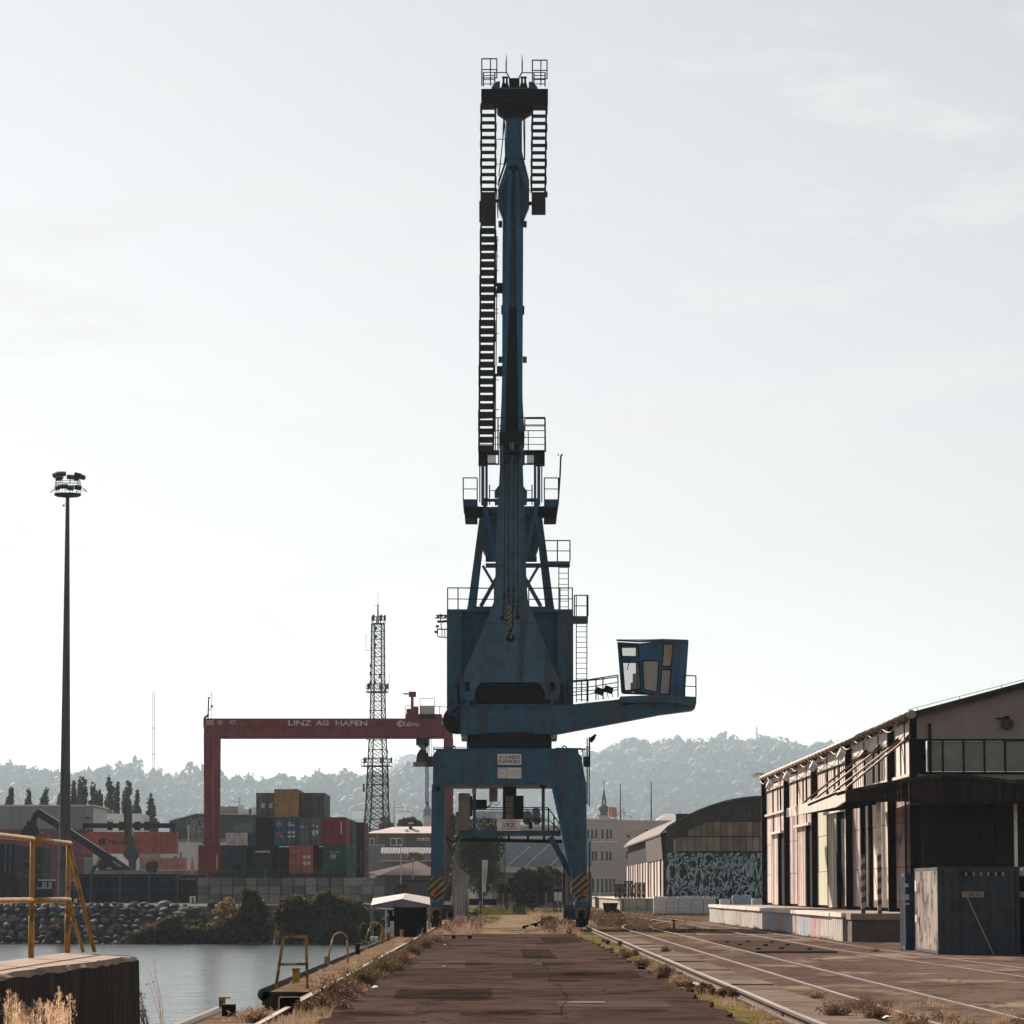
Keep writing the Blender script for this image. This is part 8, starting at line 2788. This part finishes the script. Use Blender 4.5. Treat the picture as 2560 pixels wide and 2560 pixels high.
def blades(pos, h, w, rng, lean=.35, dirs=None):
    """Bent grass blades: (N,2) quads each."""
    n = len(pos)
    an = rng.uniform(0, 2 * np.pi, n)
    d = np.stack([np.cos(an), np.sin(an), np.zeros(n)], 1)
    s = np.stack([-np.sin(an), np.cos(an), np.zeros(n)], 1)
    s = s * .35 + np.array([1, 0, 0]) * .65                      # blades turn their flat side both ways
    s /= np.linalg.norm(s, axis=1)[:, None]
    le = rng.uniform(.05, lean, n)[:, None]
    hh = h[:, None]
    ww = w[:, None]
    up = np.array([0, 0, 1.0])
    p0 = pos
    p1 = pos + up * hh * .6 + d * hh * le * .4
    p2 = pos + up * hh * (1 - le * .3) + d * hh * le * 1.2
    q1 = np.stack([p0 - s * ww, p0 + s * ww, p1 + s * ww * .75, p1 - s * ww * .75], 1)
    q2 = np.stack([p1 - s * ww * .75, p1 + s * ww * .75, p2 + s * ww * .08, p2 - s * ww * .08], 1)
    return np.concatenate([q1, q2])


def tufts(centres, n_per, spread, hlo, hhi, w, rng, lean=.5):
    out = []
    c = np.asarray(centres, float)
    k = np.repeat(np.arange(len(c)), n_per)
    off = rng.normal(size=(len(k), 2)) * spread
    pos = np.stack([c[k, 0] + off[:, 0], c[k, 1] + off[:, 1] * 1.5, c[k, 2]], 1)
    h = rng.uniform(hlo, hhi, len(k)) * np.exp(-(off ** 2).sum(1) / (2 * (spread * 1.8) ** 2)) * (.3 + 1.0 * rng.random(len(c))[k] ** 1.4) * (.62 + .38 * np.sin(pos[:, 0] * 2.3 + pos[:, 1] * .55) * np.sin(pos[:, 1] * .23 + pos[:, 0]))
    return blades(pos, h, np.full(len(k), w) * rng.uniform(.6, 1.3, len(k)), rng, lean)


def strip(x0, x1, y0, y1, n, z=.0):
    return np.stack([GR.uniform(x0, x1, n), GR.uniform(y0, y1, n), np.full(n, z)], 1)


def bias(x0, x1, y0, y1, n, z=.0):
    """More tufts near the camera (even on the picture)."""
    u = GR.random(n)
    y = 1 / ((1 / y0) * (1 - u) + (1 / y1) * u)
    return np.stack([GR.uniform(x0, x1, n), y, np.full(n, z)], 1)


def stuff(name, Q, m, label, cat='grass'):
    return tag(quads(name, Q, m, base=tuple(np.asarray(Q).reshape(-1, 3).mean(0) * np.array([1, 1, 0]))), label, cat, kind='stuff')


# strips of grass
stuff('dry_grass', np.concatenate([tufts(bias(-3.2, -2.5, 50, 158, 380), 24, .07, .06, .30, .005, GR), tufts(bias(-4.4, -3.5, 74, 158, 140), 14, .08, .05, .16, .006, GR),
                                   tufts(bias(-4.3, -3.5, 44, 58, 60), 14, .08, .04, .12, .004, GR)]), DRYG, 'dry grass along the left road edge')
stuff('dry_grass', np.concatenate([tufts(bias(3.55, 4.2, 52, 158, 170), 22, .08, .03, .16, .005, GR), tufts(bias(4.3, 4.5, 60, 150, 80), 10, .05, .05, .16, .005, GR)]), DRYG, 'dry grass along the right crane rail')
stuff('moss', np.concatenate([tufts(bias(3.3, 4.0, 50, 84, 300), 40, .10, .01, .045, .006, GR, .9), tufts(bias(3.4, 4.1, 84, 150, 200), 20, .12, .02, .08, .008, GR, .9)]), MOSS, 'yellow-green moss between road and right crane rail', 'moss')
stuff('tall_dry_grass', np.concatenate([tufts(strip(-2.6, -1.1, 161, 190, 170), 30, .3, .15, .95, .010, GR), tufts(strip(2.3, 3.1, 161, 190, 100), 30, .3, .15, .9, .010, GR),
                                        tufts(strip(-3.0, -1.3, 196, 250, 120), 24, .22, .2, .6, .014, GR), tufts(strip(2.2, 5.5, 198, 300, 200), 26, .25, .2, .6, .014, GR)]), DRYG, 'tall dry grass around the feet of the crane')
stuff('weedy_grass', np.concatenate([tufts(strip(4.9, 8.8, 196, 290, 320), 26, .25, .15, .55, .013, GR), tufts(strip(6.0, 10.3, 170, 215, 200), 22, .2, .08, .3, .012, GR), tufts(strip(8.0, 12.6, 225, 330, 160), 20, .3, .1, .4, .015, GR),
                                     tufts(bias(12.45, 12.75, 140, 219, 140), 12, .1, .1, .3, .01, GR)]), DRYB, 'brown weeds around the curving tracks')
stuff('green_weeds', np.concatenate([tufts(strip(-2.2, 2.6, 290, 420, 260), 26, .35, .2, .7, .02, GR), tufts(strip(-1.8, -.3, 215, 290, 60), 24, .25, .1, .35, .014, GR), tufts(strip(.2, 1.6, 161, 178, 25), 20, .2, .05, .15, .01, GR),
                                     tufts(strip(5, 10, 290, 345, 80), 24, .3, .2, .6, .02, GR), tufts(bias(-3.1, -2.5, 55, 150, 70), 24, .08, .08, .24, .006, GR)]), GRNG, 'green weeds along the far path')
stuff('dry_grass', np.concatenate([tufts(bias(5.35, 7.4, 46, 62, 150), 30, .09, .10, .32, .004, GR), tufts(bias(5.4, 6.0, 62, 72, 40), 24, .10, .05, .15, .004, GR), tufts(bias(6.2, 9.5, 46, 55, 70), 20, .1, .04, .14, .004, GR)]), DRYG, 'dry grass growing between the near rails on the right')
stuff('rail_moss', np.concatenate([tufts(bias(5.95, 6.0, 56, 130, 160), 16, .05, .015, .05, .005, GR, .9), tufts(bias(7.38, 7.43, 60, 140, 120), 12, .05, .015, .05, .006, GR, .9)]), MOSS, 'thin moss lines beside the track rails', 'moss')


# a fringe of mixed weeds nobody could count
def fringe(name, cen, hlo, hhi, m, label, n, size):
    lb = []
    for x, y, z in cen:
        h = GR.uniform(hlo, hhi)
        lb.append(((x, y, h * .5), (h * GR.uniform(.5, .9), h * GR.uniform(.6, 1.2), h * .55)))
    Q = [shell_quads(lb, n, size, GR, .1, .1), tufts(cen, 22, .10, hlo, hhi * 1.5, .004, GR, .6)]
    stuff(name, np.concatenate(Q), m, label, 'weeds')


fringe('weed_fringe', bias(-3.05, -2.45, 56, 156, 46), .10, .34, DRYB, 'brown weed growth along the left road edge', 15000, .022)
fringe('weed_fringe', bias(-3.0, -2.5, 62, 150, 26), .08, .26, GRNG, 'green weed growth mixed into the left road edge', 7000, .022)
fringe('weed_fringe', bias(3.4, 4.15, 66, 150, 30), .06, .20, DRYB, 'brown weed growth along the right crane rail', 7000, .02)
fringe('weed_fringe', np.concatenate([bias(5.45, 6.0, 50, 60, 16), bias(6.2, 7.3, 47, 54, 14)]), .08, .22, DRYB, 'brown weed growth between the near rails', 6000, .014)
fringe('weed_fringe', np.concatenate([strip(-2.5, -1.1, 162, 188, 40), strip(2.2, 3.2, 162, 190, 30), strip(5.0, 7.5, 196, 240, 26)]), .3, .7, DRYB, 'brown weed growth around the crane feet', 14000, .05)


# dry bushes along the road
def weed_bush(p, w, h, m, label, seed, group='weed bushes along the road edges', leafy=1.0):
    r = np.random.default_rng(seed)
    t_ = thing('weed_bush', p, label, 'bush', group)
    n = int(60 * (.5 + w))
    pos = np.repeat(np.array([[p.x, p.y, p.z]]), n, 0) + np.stack([r.normal(size=n) * w * .16, r.normal(size=n) * w * .2, np.zeros(n)], 1)
    an = r.uniform(0, 6.283, n); ou = r.uniform(.1, 1, n) ** .7
    tip = pos + np.stack([np.cos(an) * ou * w * .42, np.sin(an) * ou * w * .42, h * r.uniform(.45, 1.05, n) * (1 - .35 * ou)], 1)
    mid = (pos + tip) / 2 + np.stack([np.zeros(n), np.zeros(n), np.full(n, h * .10)], 1)
    s = np.stack([np.full(n, .004 + .002 * w), np.zeros(n), np.zeros(n)], 1)
    q = np.concatenate([np.stack([pos - s, pos + s, mid + s, mid - s], 1), np.stack([mid - s, mid + s, tip + s * .3, tip - s * .3], 1)])
    quads('stem', q, DRYB, t_)
    k = r.integers(0, n, int(900 * leafy * (.4 + w)))
    u = r.uniform(.35, 1.05, len(k))[:, None]
    lp = np.where(u < .5, pos[k] + (mid[k] - pos[k]) * u * 2, mid[k] + (tip[k] - mid[k]) * (u - .5) * 2) + r.normal(size=(len(k), 3)) * .035 * (w + .3)
    a_ = r.normal(size=(len(k), 3)); a_ /= np.linalg.norm(a_, axis=1)[:, None]
    b_ = np.cross(a_, r.normal(size=(len(k), 3))); b_ /= np.linalg.norm(b_, axis=1)[:, None]
    sz = (.016 + .012 * w) * r.uniform(.5, 1.4, len(k))[:, None]
    quads('foliage', np.stack([lp - a_ * sz, lp - b_ * sz * .45, lp + a_ * sz, lp + b_ * sz * .45], 1), m, t_)
    return t_


k = 0
for px_, py_, w, h, m, lab in ((845, 2512, .85, .62, DRYB, 'largest brown weed bush on the left road edge'), (640, 2556, .5, .26, DRYG, 'low straw-coloured clump at the bottom left of the road'), (905, 2470, .75, .50, GRNG, 'green-brown bush just beyond the largest left bush'),
                               (958, 2438, .75, .50, GRNG, 'bushy green weed in the middle of the left road edge'), (1000, 2418, .75, .55, DRYB, 'brown weed bush on the left edge before the far bushes'), (1030, 2395, .7, .5, GRNG, 'small green weed on the left edge near the black box'),
                               (1058, 2377, .8, .6, DRYB, 'brown weed in front of the wooden pallet'), (1082, 2362, .8, .65, DRYG, 'straw-coloured weed beside the wooden pallet'),
                               (1662, 2446, .62, .38, DRYB, 'dark brown bush hanging over the right crane rail'), (1605, 2418, .5, .28, DRYB, 'small brown weed left of the bush on the right rail'), (1700, 2466, .4, .2, DRYG, 'pale low weed right of the bush on the right rail'), (1565, 2395, .45, .25, DRYB, 'thin brown weed farther along the right rail'),
                               (1664, 2385, .3, .3, DRYB, 'upright small weed in the middle of the slabs'), (2090, 2548, .5, .28, DRYB, 'dark dry bush between the duct slabs and the near track'), (2190, 2556, .4, .25, DRYB, 'brown dry bush beside the near track rail'), (1975, 2545, .22, .14, DRYB, 'tiny brown tuft growing on the duct slabs'),
                               (2185, 2382, .35, .16, MOSS, 'yellow-green weed between the rails before the dock'), (2040, 2500, .4, .2, DRYG, 'pale dry tuft at the edge of the near track')):
    weed_bush(G(px_, py_), w, h, m, lab, 300 + k)
    k += 1

# plume grass and dry stalks at the left front
r = np.random.default_rng(5)
c0 = Vector((-3.42, 27.8, 0))
t = thing('plume_grass', c0, 'clump of sunlit pale plume grass at the lower left corner', 'grass')
st_, pl_ = [], []
for i in range(46):
    px_ = r.uniform(5, 175) if i > 10 else (18, 35, 45, 70, 98, 118, 146, 150, 175, 60, 128)[i]
    ty = r.uniform(2500, 2545) if i > 10 else (2476, 2486, 2492, 2520, 2497, 2500, 2470, 2484, 2487, 2508, 2512)[i]
    Y_ = r.uniform(27.2, 28.6)
    tip = np.array(P(px_ + r.uniform(-4, 4), ty, Y_))
    base = np.array([tip[0] * .92 - .28 + r.uniform(-.08, .08), Y_ + r.uniform(-.2, .2), 0.0])
    s = np.array([.004, 0, 0])
    m1 = base + (tip - base) * .6 + np.array([0, 0, .05])
    st_ += [[base - s, base + s, m1 + s, m1 - s], [m1 - s, m1 + s, tip + s * .4, tip - s * .4]]
    L_ = r.uniform(.22, .34)
    dn = (tip - m1); dn /= np.linalg.norm(dn)
    for j in range(120):
        u = r.random()
        p = tip - dn * L_ * u
        wd = .022 * math.sin(min(1, u * 1.15 + .05) * 3.0) + .004
        d = r.normal(size=3); d[2] = abs(d[2]) * .9 + 1.1; d /= np.linalg.norm(d)
        p = p + np.array([r.normal() * wd * .8, r.normal() * wd * .5, 0])
        b_ = np.cross(d, r.normal(size=3)); b_ /= np.linalg.norm(b_)
        l2 = r.uniform(.012, .028)
        pl_.append([p - b_ * .0022, p + b_ * .0022, p + d * l2 + b_ * .0008, p + d * l2 - b_ * .0008])
quads('stem', np.array(st_), STRAW, t)
quads('plume', np.array(pl_), STRAW, t)
bl = blades(np.stack([r.uniform(-4.0, -3.3, 700), r.uniform(27, 29, 700), np.zeros(700)], 1), r.uniform(.5, .95, 700), np.full(700, .006), r, .4)
quads('leaf_blade', bl, STRAW, t)


def stalk_plant(base, tips, Y, label, seed, nl=34):
    r_ = np.random.default_rng(seed)
    t_ = thing('dry_stalk_plant', base, label, 'plant')
    q, lf = [], []
    for px_, py_ in tips:
        tp = np.array(P(px_, py_, Y)); b = np.array(base) + np.array([r_.normal() * .03, 0, 0])
        mid = (b + tp) / 2 + np.array([.03, 0, .05])
        s = np.array([.0035, 0, 0])
        q += [[b - s, b + s, mid + s, mid - s], [mid - s, mid + s, tp + s * .3, tp - s * .3]]
        for j in range(nl):
            u = r_.uniform(.35, 1.02)
            p = (b + (mid - b) * u * 2) if u < .5 else mid + (tp - mid) * (u - .5) * 2
            p = p + r_.normal(size=3) * .018
            a_ = r_.normal(size=3); a_ /= np.linalg.norm(a_); b_ = np.cross(a_, r_.normal(size=3)); b_ /= np.linalg.norm(b_)
            sz = r_.uniform(.006, .017)
            lf.append([p - a_ * sz, p - b_ * sz * .5, p + a_ * sz, p + b_ * sz * .5])
    quads('stem', np.array(q), DRYG, t_)
    tag(quads('dry_leaf', np.array(lf), DRYG, t_), kind='stuff')


stalk_plant(Vector((-3.55, 37.2, .1)), [(310, 2412), (322, 2400), (335, 2428), (343, 2445), (350, 2470), (356, 2500), (362, 2525), (318, 2440), (330, 2468), (365, 2545), (345, 2500), (338, 2490)], 37.0, 'rust-brown dry stalks against the end of the parapet', 61)
stalk_plant(Vector((-3.48, 38.2, .1)), [(380, 2382), (384, 2396), (374, 2420), (372, 2450)], 38.5, 'single thin dry stalk standing before the water', 62, 9)


# bank bushes
def bush(px_, py_, Y, lobes, n, size, m, name, label, cat, seed, stems=5, group=None, base_z=None):
    """lobes in photo pixels: (cx, cy, rx, ry)."""
    r_ = np.random.default_rng(seed)
    b = P(px_, py_, Y)
    if base_z is not None: b.z = base_z
    t_ = thing(name, b, label, cat, group)
    lb = []
    for (cx, cy, rx, ry) in lobes:
        c_ = P(cx, cy, Y + r_.uniform(-.5, .5)); sx = rx / FPX * Y; sz = ry / FPX * Y
        lb.append((tuple(c_), (sx, max(sx * .8, .3), sz)))
    quads('foliage', shell_quads(lb, int(n * .6), size * 1.15, r_, .35, .25), m, t_)
    dr = lambda: (lambda v: v / np.linalg.norm(v) * r_.uniform(.8, 1.08))(r_.normal(size=3))
    rim = [(tuple(np.array(c_) + dr() * np.array(s_)), tuple(np.array(s_) * r_.uniform(.2, .46))) for c_, s_ in lb for _ in range(12)]
    quads('twig_foliage', shell_quads(rim, int(n * .8), size * 1.2, r_, .2, .1), m, t_)
    f = MB()
    for (c_, _r) in lb[:stems]:
        f.tube(b, Vector(c_), .06, .02, 5)
        for _ in range(3):
            e_ = Vector(c_) + Vector(dr() * np.array(_r) * 1.15)
            f.tube(Vector(c_), e_, .02, .006, 4)
    f.obj('stem', BARK, t_)
    return t_


GB = 'bushes on the stony bank'
bush(640, 2345, 317.5, [(632, 2262, 30, 32), (612, 2290, 34, 30), (645, 2300, 30, 32), (600, 2325, 45, 26), (650, 2332, 28, 22), (622, 2245, 20, 22)], 5200, .17, DKLF, 'bank_bush', 'dark bush with sunlit crown left of the bank stair', 'bush', 1, group=GB, base_z=-1.7)
bush(540, 2350, 317.5, [(520, 2335, 40, 22), (565, 2338, 40, 22), (480, 2342, 38, 18)], 3200, .16, DKLF, 'bank_bush', 'low dark scrub hanging over the water left of the stair', 'bush', 2, group=GB, base_z=-2.2)
bush(735, 2350, 317.5, [(735, 2270, 38, 34), (715, 2290, 30, 34), (755, 2300, 38, 40), (735, 2335, 42, 26)], 5200, .17, DKLF, 'bank_bush', 'dark bush right of the bank stair', 'bush', 3, group=GB, base_z=-1.9)
bush(835, 2350, 317.0, [(825, 2265, 44, 38), (860, 2280, 42, 40), (795, 2295, 36, 40), (850, 2325, 62, 34), (895, 2305, 34, 40), (810, 2252, 26, 24)], 7500, .17, DKLF, 'bank_bush', 'largest dark bush behind the yellow ladder hoops', 'bush', 4, group=GB, base_z=-1.9)
bush(400, 2350, 317.2, [(385, 2330, 42, 24), (430, 2325, 40, 28), (355, 2345, 36, 14), (455, 2340, 30, 18)], 3800, .15, DKLF, 'bank_bush', 'low dark scrub over the rocks in the middle of the bank', 'bush', 5, group=GB, base_z=-2.1)
bush(150, 2345, 317.0, [(150, 2328, 26, 18), (168, 2335, 18, 12), (132, 2340, 18, 10)], 1500, .12, DRYB, 'bank_bush', 'brown dry weeds on the rocks behind the yellow posts', 'bush', 6, group=GB, base_z=-2.0)
bush(565, 2330, 317.0, [(552, 2275, 16, 18), (570, 2262, 14, 20), (558, 2300, 20, 16), (585, 2280, 12, 20), (540, 2312, 18, 12)], 420, .14, GOLD, 'sapling', 'slender sapling with glinting leaves on the rocks', 'sapling', 7, base_z=-1.2)
bush(920, 2345, 250, [(915, 2330, 16, 18), (935, 2325, 16, 16)], 900, .12, DKLF, 'bank_bush', 'dark shrub at the foot of the bank below the awning', 'bush', 8, group=GB, base_z=-2.5)
# trees and bushes beyond the crane
r_ = np.random.default_rng(9)
Yw = 345.0
b = P(1203, 2262, Yw); b.z = 0
t = thing('willow_tree', b, 'dark weeping willow seen between the crane legs', 'tree')
limbs(MB(), b, b + Vector((0, 0, 7.0)), .28, random.Random(2), 7, 1.8).obj('trunk', BARK, t)
lb = [(tuple(P(cx, cy, Yw + r_.uniform(-1, 1))), (rx / FPX * Yw, rx / FPX * Yw, ry / FPX * Yw)) for cx, cy, rx, ry in ((1200, 2085, 45, 42), (1170, 2110, 40, 40), (1230, 2115, 34, 45), (1195, 2140, 60, 50), (1160, 2160, 34, 50), (1205, 2190, 50, 50), (1160, 2060, 22, 30), (1225, 2070, 20, 26))]
Q1 = shell_quads(lb, 6500, .16, r_, .3, .25)
ns = 520
cx = r_.uniform(1136, 1264, ns); cy = r_.uniform(2060, 2190, ns)
S = []
for i in range(ns):
    p = np.array(P(cx[i], cy[i], Yw + r_.uniform(-2.2, 1.0)))
    L_ = r_.uniform(.8, 2.6)
    nn_ = int(L_ / .11)
    z = p[2] - np.arange(nn_) * .11
    pp_ = np.stack([p[0] + np.cumsum(r_.normal(size=nn_) * .02), np.full(nn_, p[1]), z], 1)
    a_ = r_.normal(size=(nn_, 3)) * .05; a_[:, 2] = -.12
    w_ = np.cross(a_, r_.normal(size=(nn_, 3))); w_ = w_ / np.linalg.norm(w_, axis=1)[:, None] * .025
    S.append(np.stack([pp_ - w_, pp_ + w_, pp_ + a_ + w_ * .3, pp_ + a_ - w_ * .3], 1))
quads('crown', np.concatenate([Q1] + S), WILF, t)
bush(1330, 2255, 340, [(1325, 2205, 36, 34), (1345, 2225, 40, 34), (1310, 2225, 26, 32), (1360, 2200, 24, 30), (1335, 2245, 46, 20)], 6500, .15, DKLF, 'round_bush', 'big round bush at the end of the path with glowing rim', 'bush', 12, base_z=0)
bush(1268, 2258, 342, [(1262, 2222, 14, 18), (1275, 2235, 16, 18), (1258, 2245, 16, 14)], 1100, .13, GOLD, 'leafy_bush', 'loose golden bush between signals and round bush', 'bush', 13, base_z=0)
bush(1385, 2258, 350, [(1385, 2195, 18, 20), (1372, 2185, 16, 16)], 700, .14, DKLF, 'thin_tree', 'thin dark bush rising behind the round bush', 'bush', 14, base_z=0)
bush(1148, 2255, 395, [(1146, 2150, 20, 60), (1150, 2070, 22, 40), (1140, 2210, 22, 40)], 2200, .2, WILF, 'tree', 'narrow tree beside the red gantry leg', 'tree', 15, base_z=0)
bush(1318, 2262, 560, [(1318, 2045, 9, 18)], 500, .3, POPF, 'small_poplar', 'left of two small poplars above the gangway rail', 'tree', 16, base_z=0, group='small poplars beyond the gangway')
bush(1340, 2262, 560, [(1340, 2042, 9, 18)], 500, .3, POPF, 'small_poplar', 'right of two small poplars above the gangway rail', 'tree', 17, base_z=0, group='small poplars beyond the gangway')
bush(1022, 2140, 610, [(1010, 2062, 14, 14), (1028, 2058, 16, 16), (1042, 2064, 12, 10)], 1100, .32, POPF, 'tree', 'round tree behind the bright roof of the grey house', 'tree', 18, base_z=0)
bush(970, 2140, 615, [(972, 2066, 12, 12), (960, 2060, 10, 16)], 600, .3, GOLD, 'tree', 'pale tree at the foot of the radio tower', 'tree', 19, base_z=0)
bush(1039, 2250, 500, [(1038, 2140, 15, 9), (1046, 2144, 10, 8), (1030, 2144, 9, 7)], 500, .22, GOLD, 'tree', 'small golden tree above the brown tiled roof', 'tree', 20, base_z=0)
bush(1548, 2276, 352, [(1548, 2225, 7, 8)], 160, .1, GRNG, 'shrub', 'small green shrub among the pallet stacks', 'shrub', 24, base_z=1.25)
bush(1532, 2290, 292, [(1530, 2276, 12, 12), (1542, 2282, 10, 8)], 420, .1, GRNG, 'shrub', 'green shrub growing by the end of the far dock', 'shrub', 25, base_z=0)
bush(285, 2200, 455, [(275, 2155, 22, 14), (255, 2160, 14, 10)], 900, .2, DKLF, 'yard_bush', 'dark bush under the boom of the reach stacker', 'bush', 21, base_z=ZY)
bush(378, 2200, 414, [(374, 2164, 12, 9), (386, 2160, 9, 10), (380, 2172, 14, 8)], 500, .15, DKLF, 'yard_bush', 'small dark bush before the salmon boxes', 'bush', 22, base_z=ZY)
# poplars
pop = ((21, 1974, 13), (68, 1977, 14), (108, 1974, 15), (146, 1986, 11), (180, 1958, 12), (195, 1947, 13), (206, 1946, 11), (232, 1960, 13), (245, 1982, 8), (274, 1945, 15), (290, 1960, 9), (318, 1953, 16), (340, 1981, 9), (374, 1989, 15))
side = ('leftmost', 'second', 'third', 'fourth', 'fifth', 'sixth', 'seventh', 'eighth', 'ninth', 'tenth', 'eleventh', 'twelfth', 'thirteenth', 'rightmost')
for i, (px_, yt, w) in enumerate(pop):
    Y_ = 640 + (i % 3) * 4
    r_ = np.random.default_rng(500 + i)
    b = P(px_, 2240, Y_); b.z = ZY
    t = thing('poplar_tree', b, '%s poplar in the row behind the grey hall, counted from the left' % side[i], 'tree', 'row of poplars')
    top = P(px_, yt, Y_)
    limbs(MB(), b, top - Vector((0, 0, 1)), .25, random.Random(i), 4, .7).obj('trunk', BARK, t)
    H_ = top.z - ZY; wm = w * 1.9 / FPX * Y_
    lb = []
    for k in range(11):
        q = (k + .6) / 11
        rr = wm * (.55 + .45 * math.sin(min(1, q * 1.15) * math.pi)) * (1.05 - .55 * q ** 3)
        lb.append(((b.x + r_.uniform(-.35, .35) * wm * .5, Y_ + r_.uniform(-.3, .3), ZY + 2 + (H_ - 2.6) * q), (rr * r_.uniform(.7, 1.0), rr * .8, H_ / 11 * 1.0)))
    quads('crown', shell_quads(lb, 3000, .38, r_, .3, .3), POPF, t)
# weeds on the gutter end of the warehouse
stuff('gutter_weeds', tufts(np.array([[15.25, 218.5, 8.75], [15.3, 216, 8.75], [15.25, 220, 8.7]]), 40, .2, .2, .7, .012, GR), DRYB, 'weeds sprouting from the far end of the gutter', 'weeds')
# ================================================================== air
hm = bpy.data.materials.new('haze_air')
hm.use_nodes = True
hn, hl = hm.node_tree.nodes, hm.node_tree.links
hn.clear()
ho = hn.new('ShaderNodeOutputMaterial')
pv = hn.new('ShaderNodeVolumePrincipled')
pv.inputs['Color'].default_value = (.68, .86, 1.0, 1)
pv.inputs['Density'].default_value = HAZE
pv.inputs['Anisotropy'].default_value = 0.35
hl.new(pv.outputs[0], ho.inputs['Volume'])
tag(MB().bb(-4500, 4500, -80, 14000, -5.6, 440).obj('haze', hm), kind='stuff')
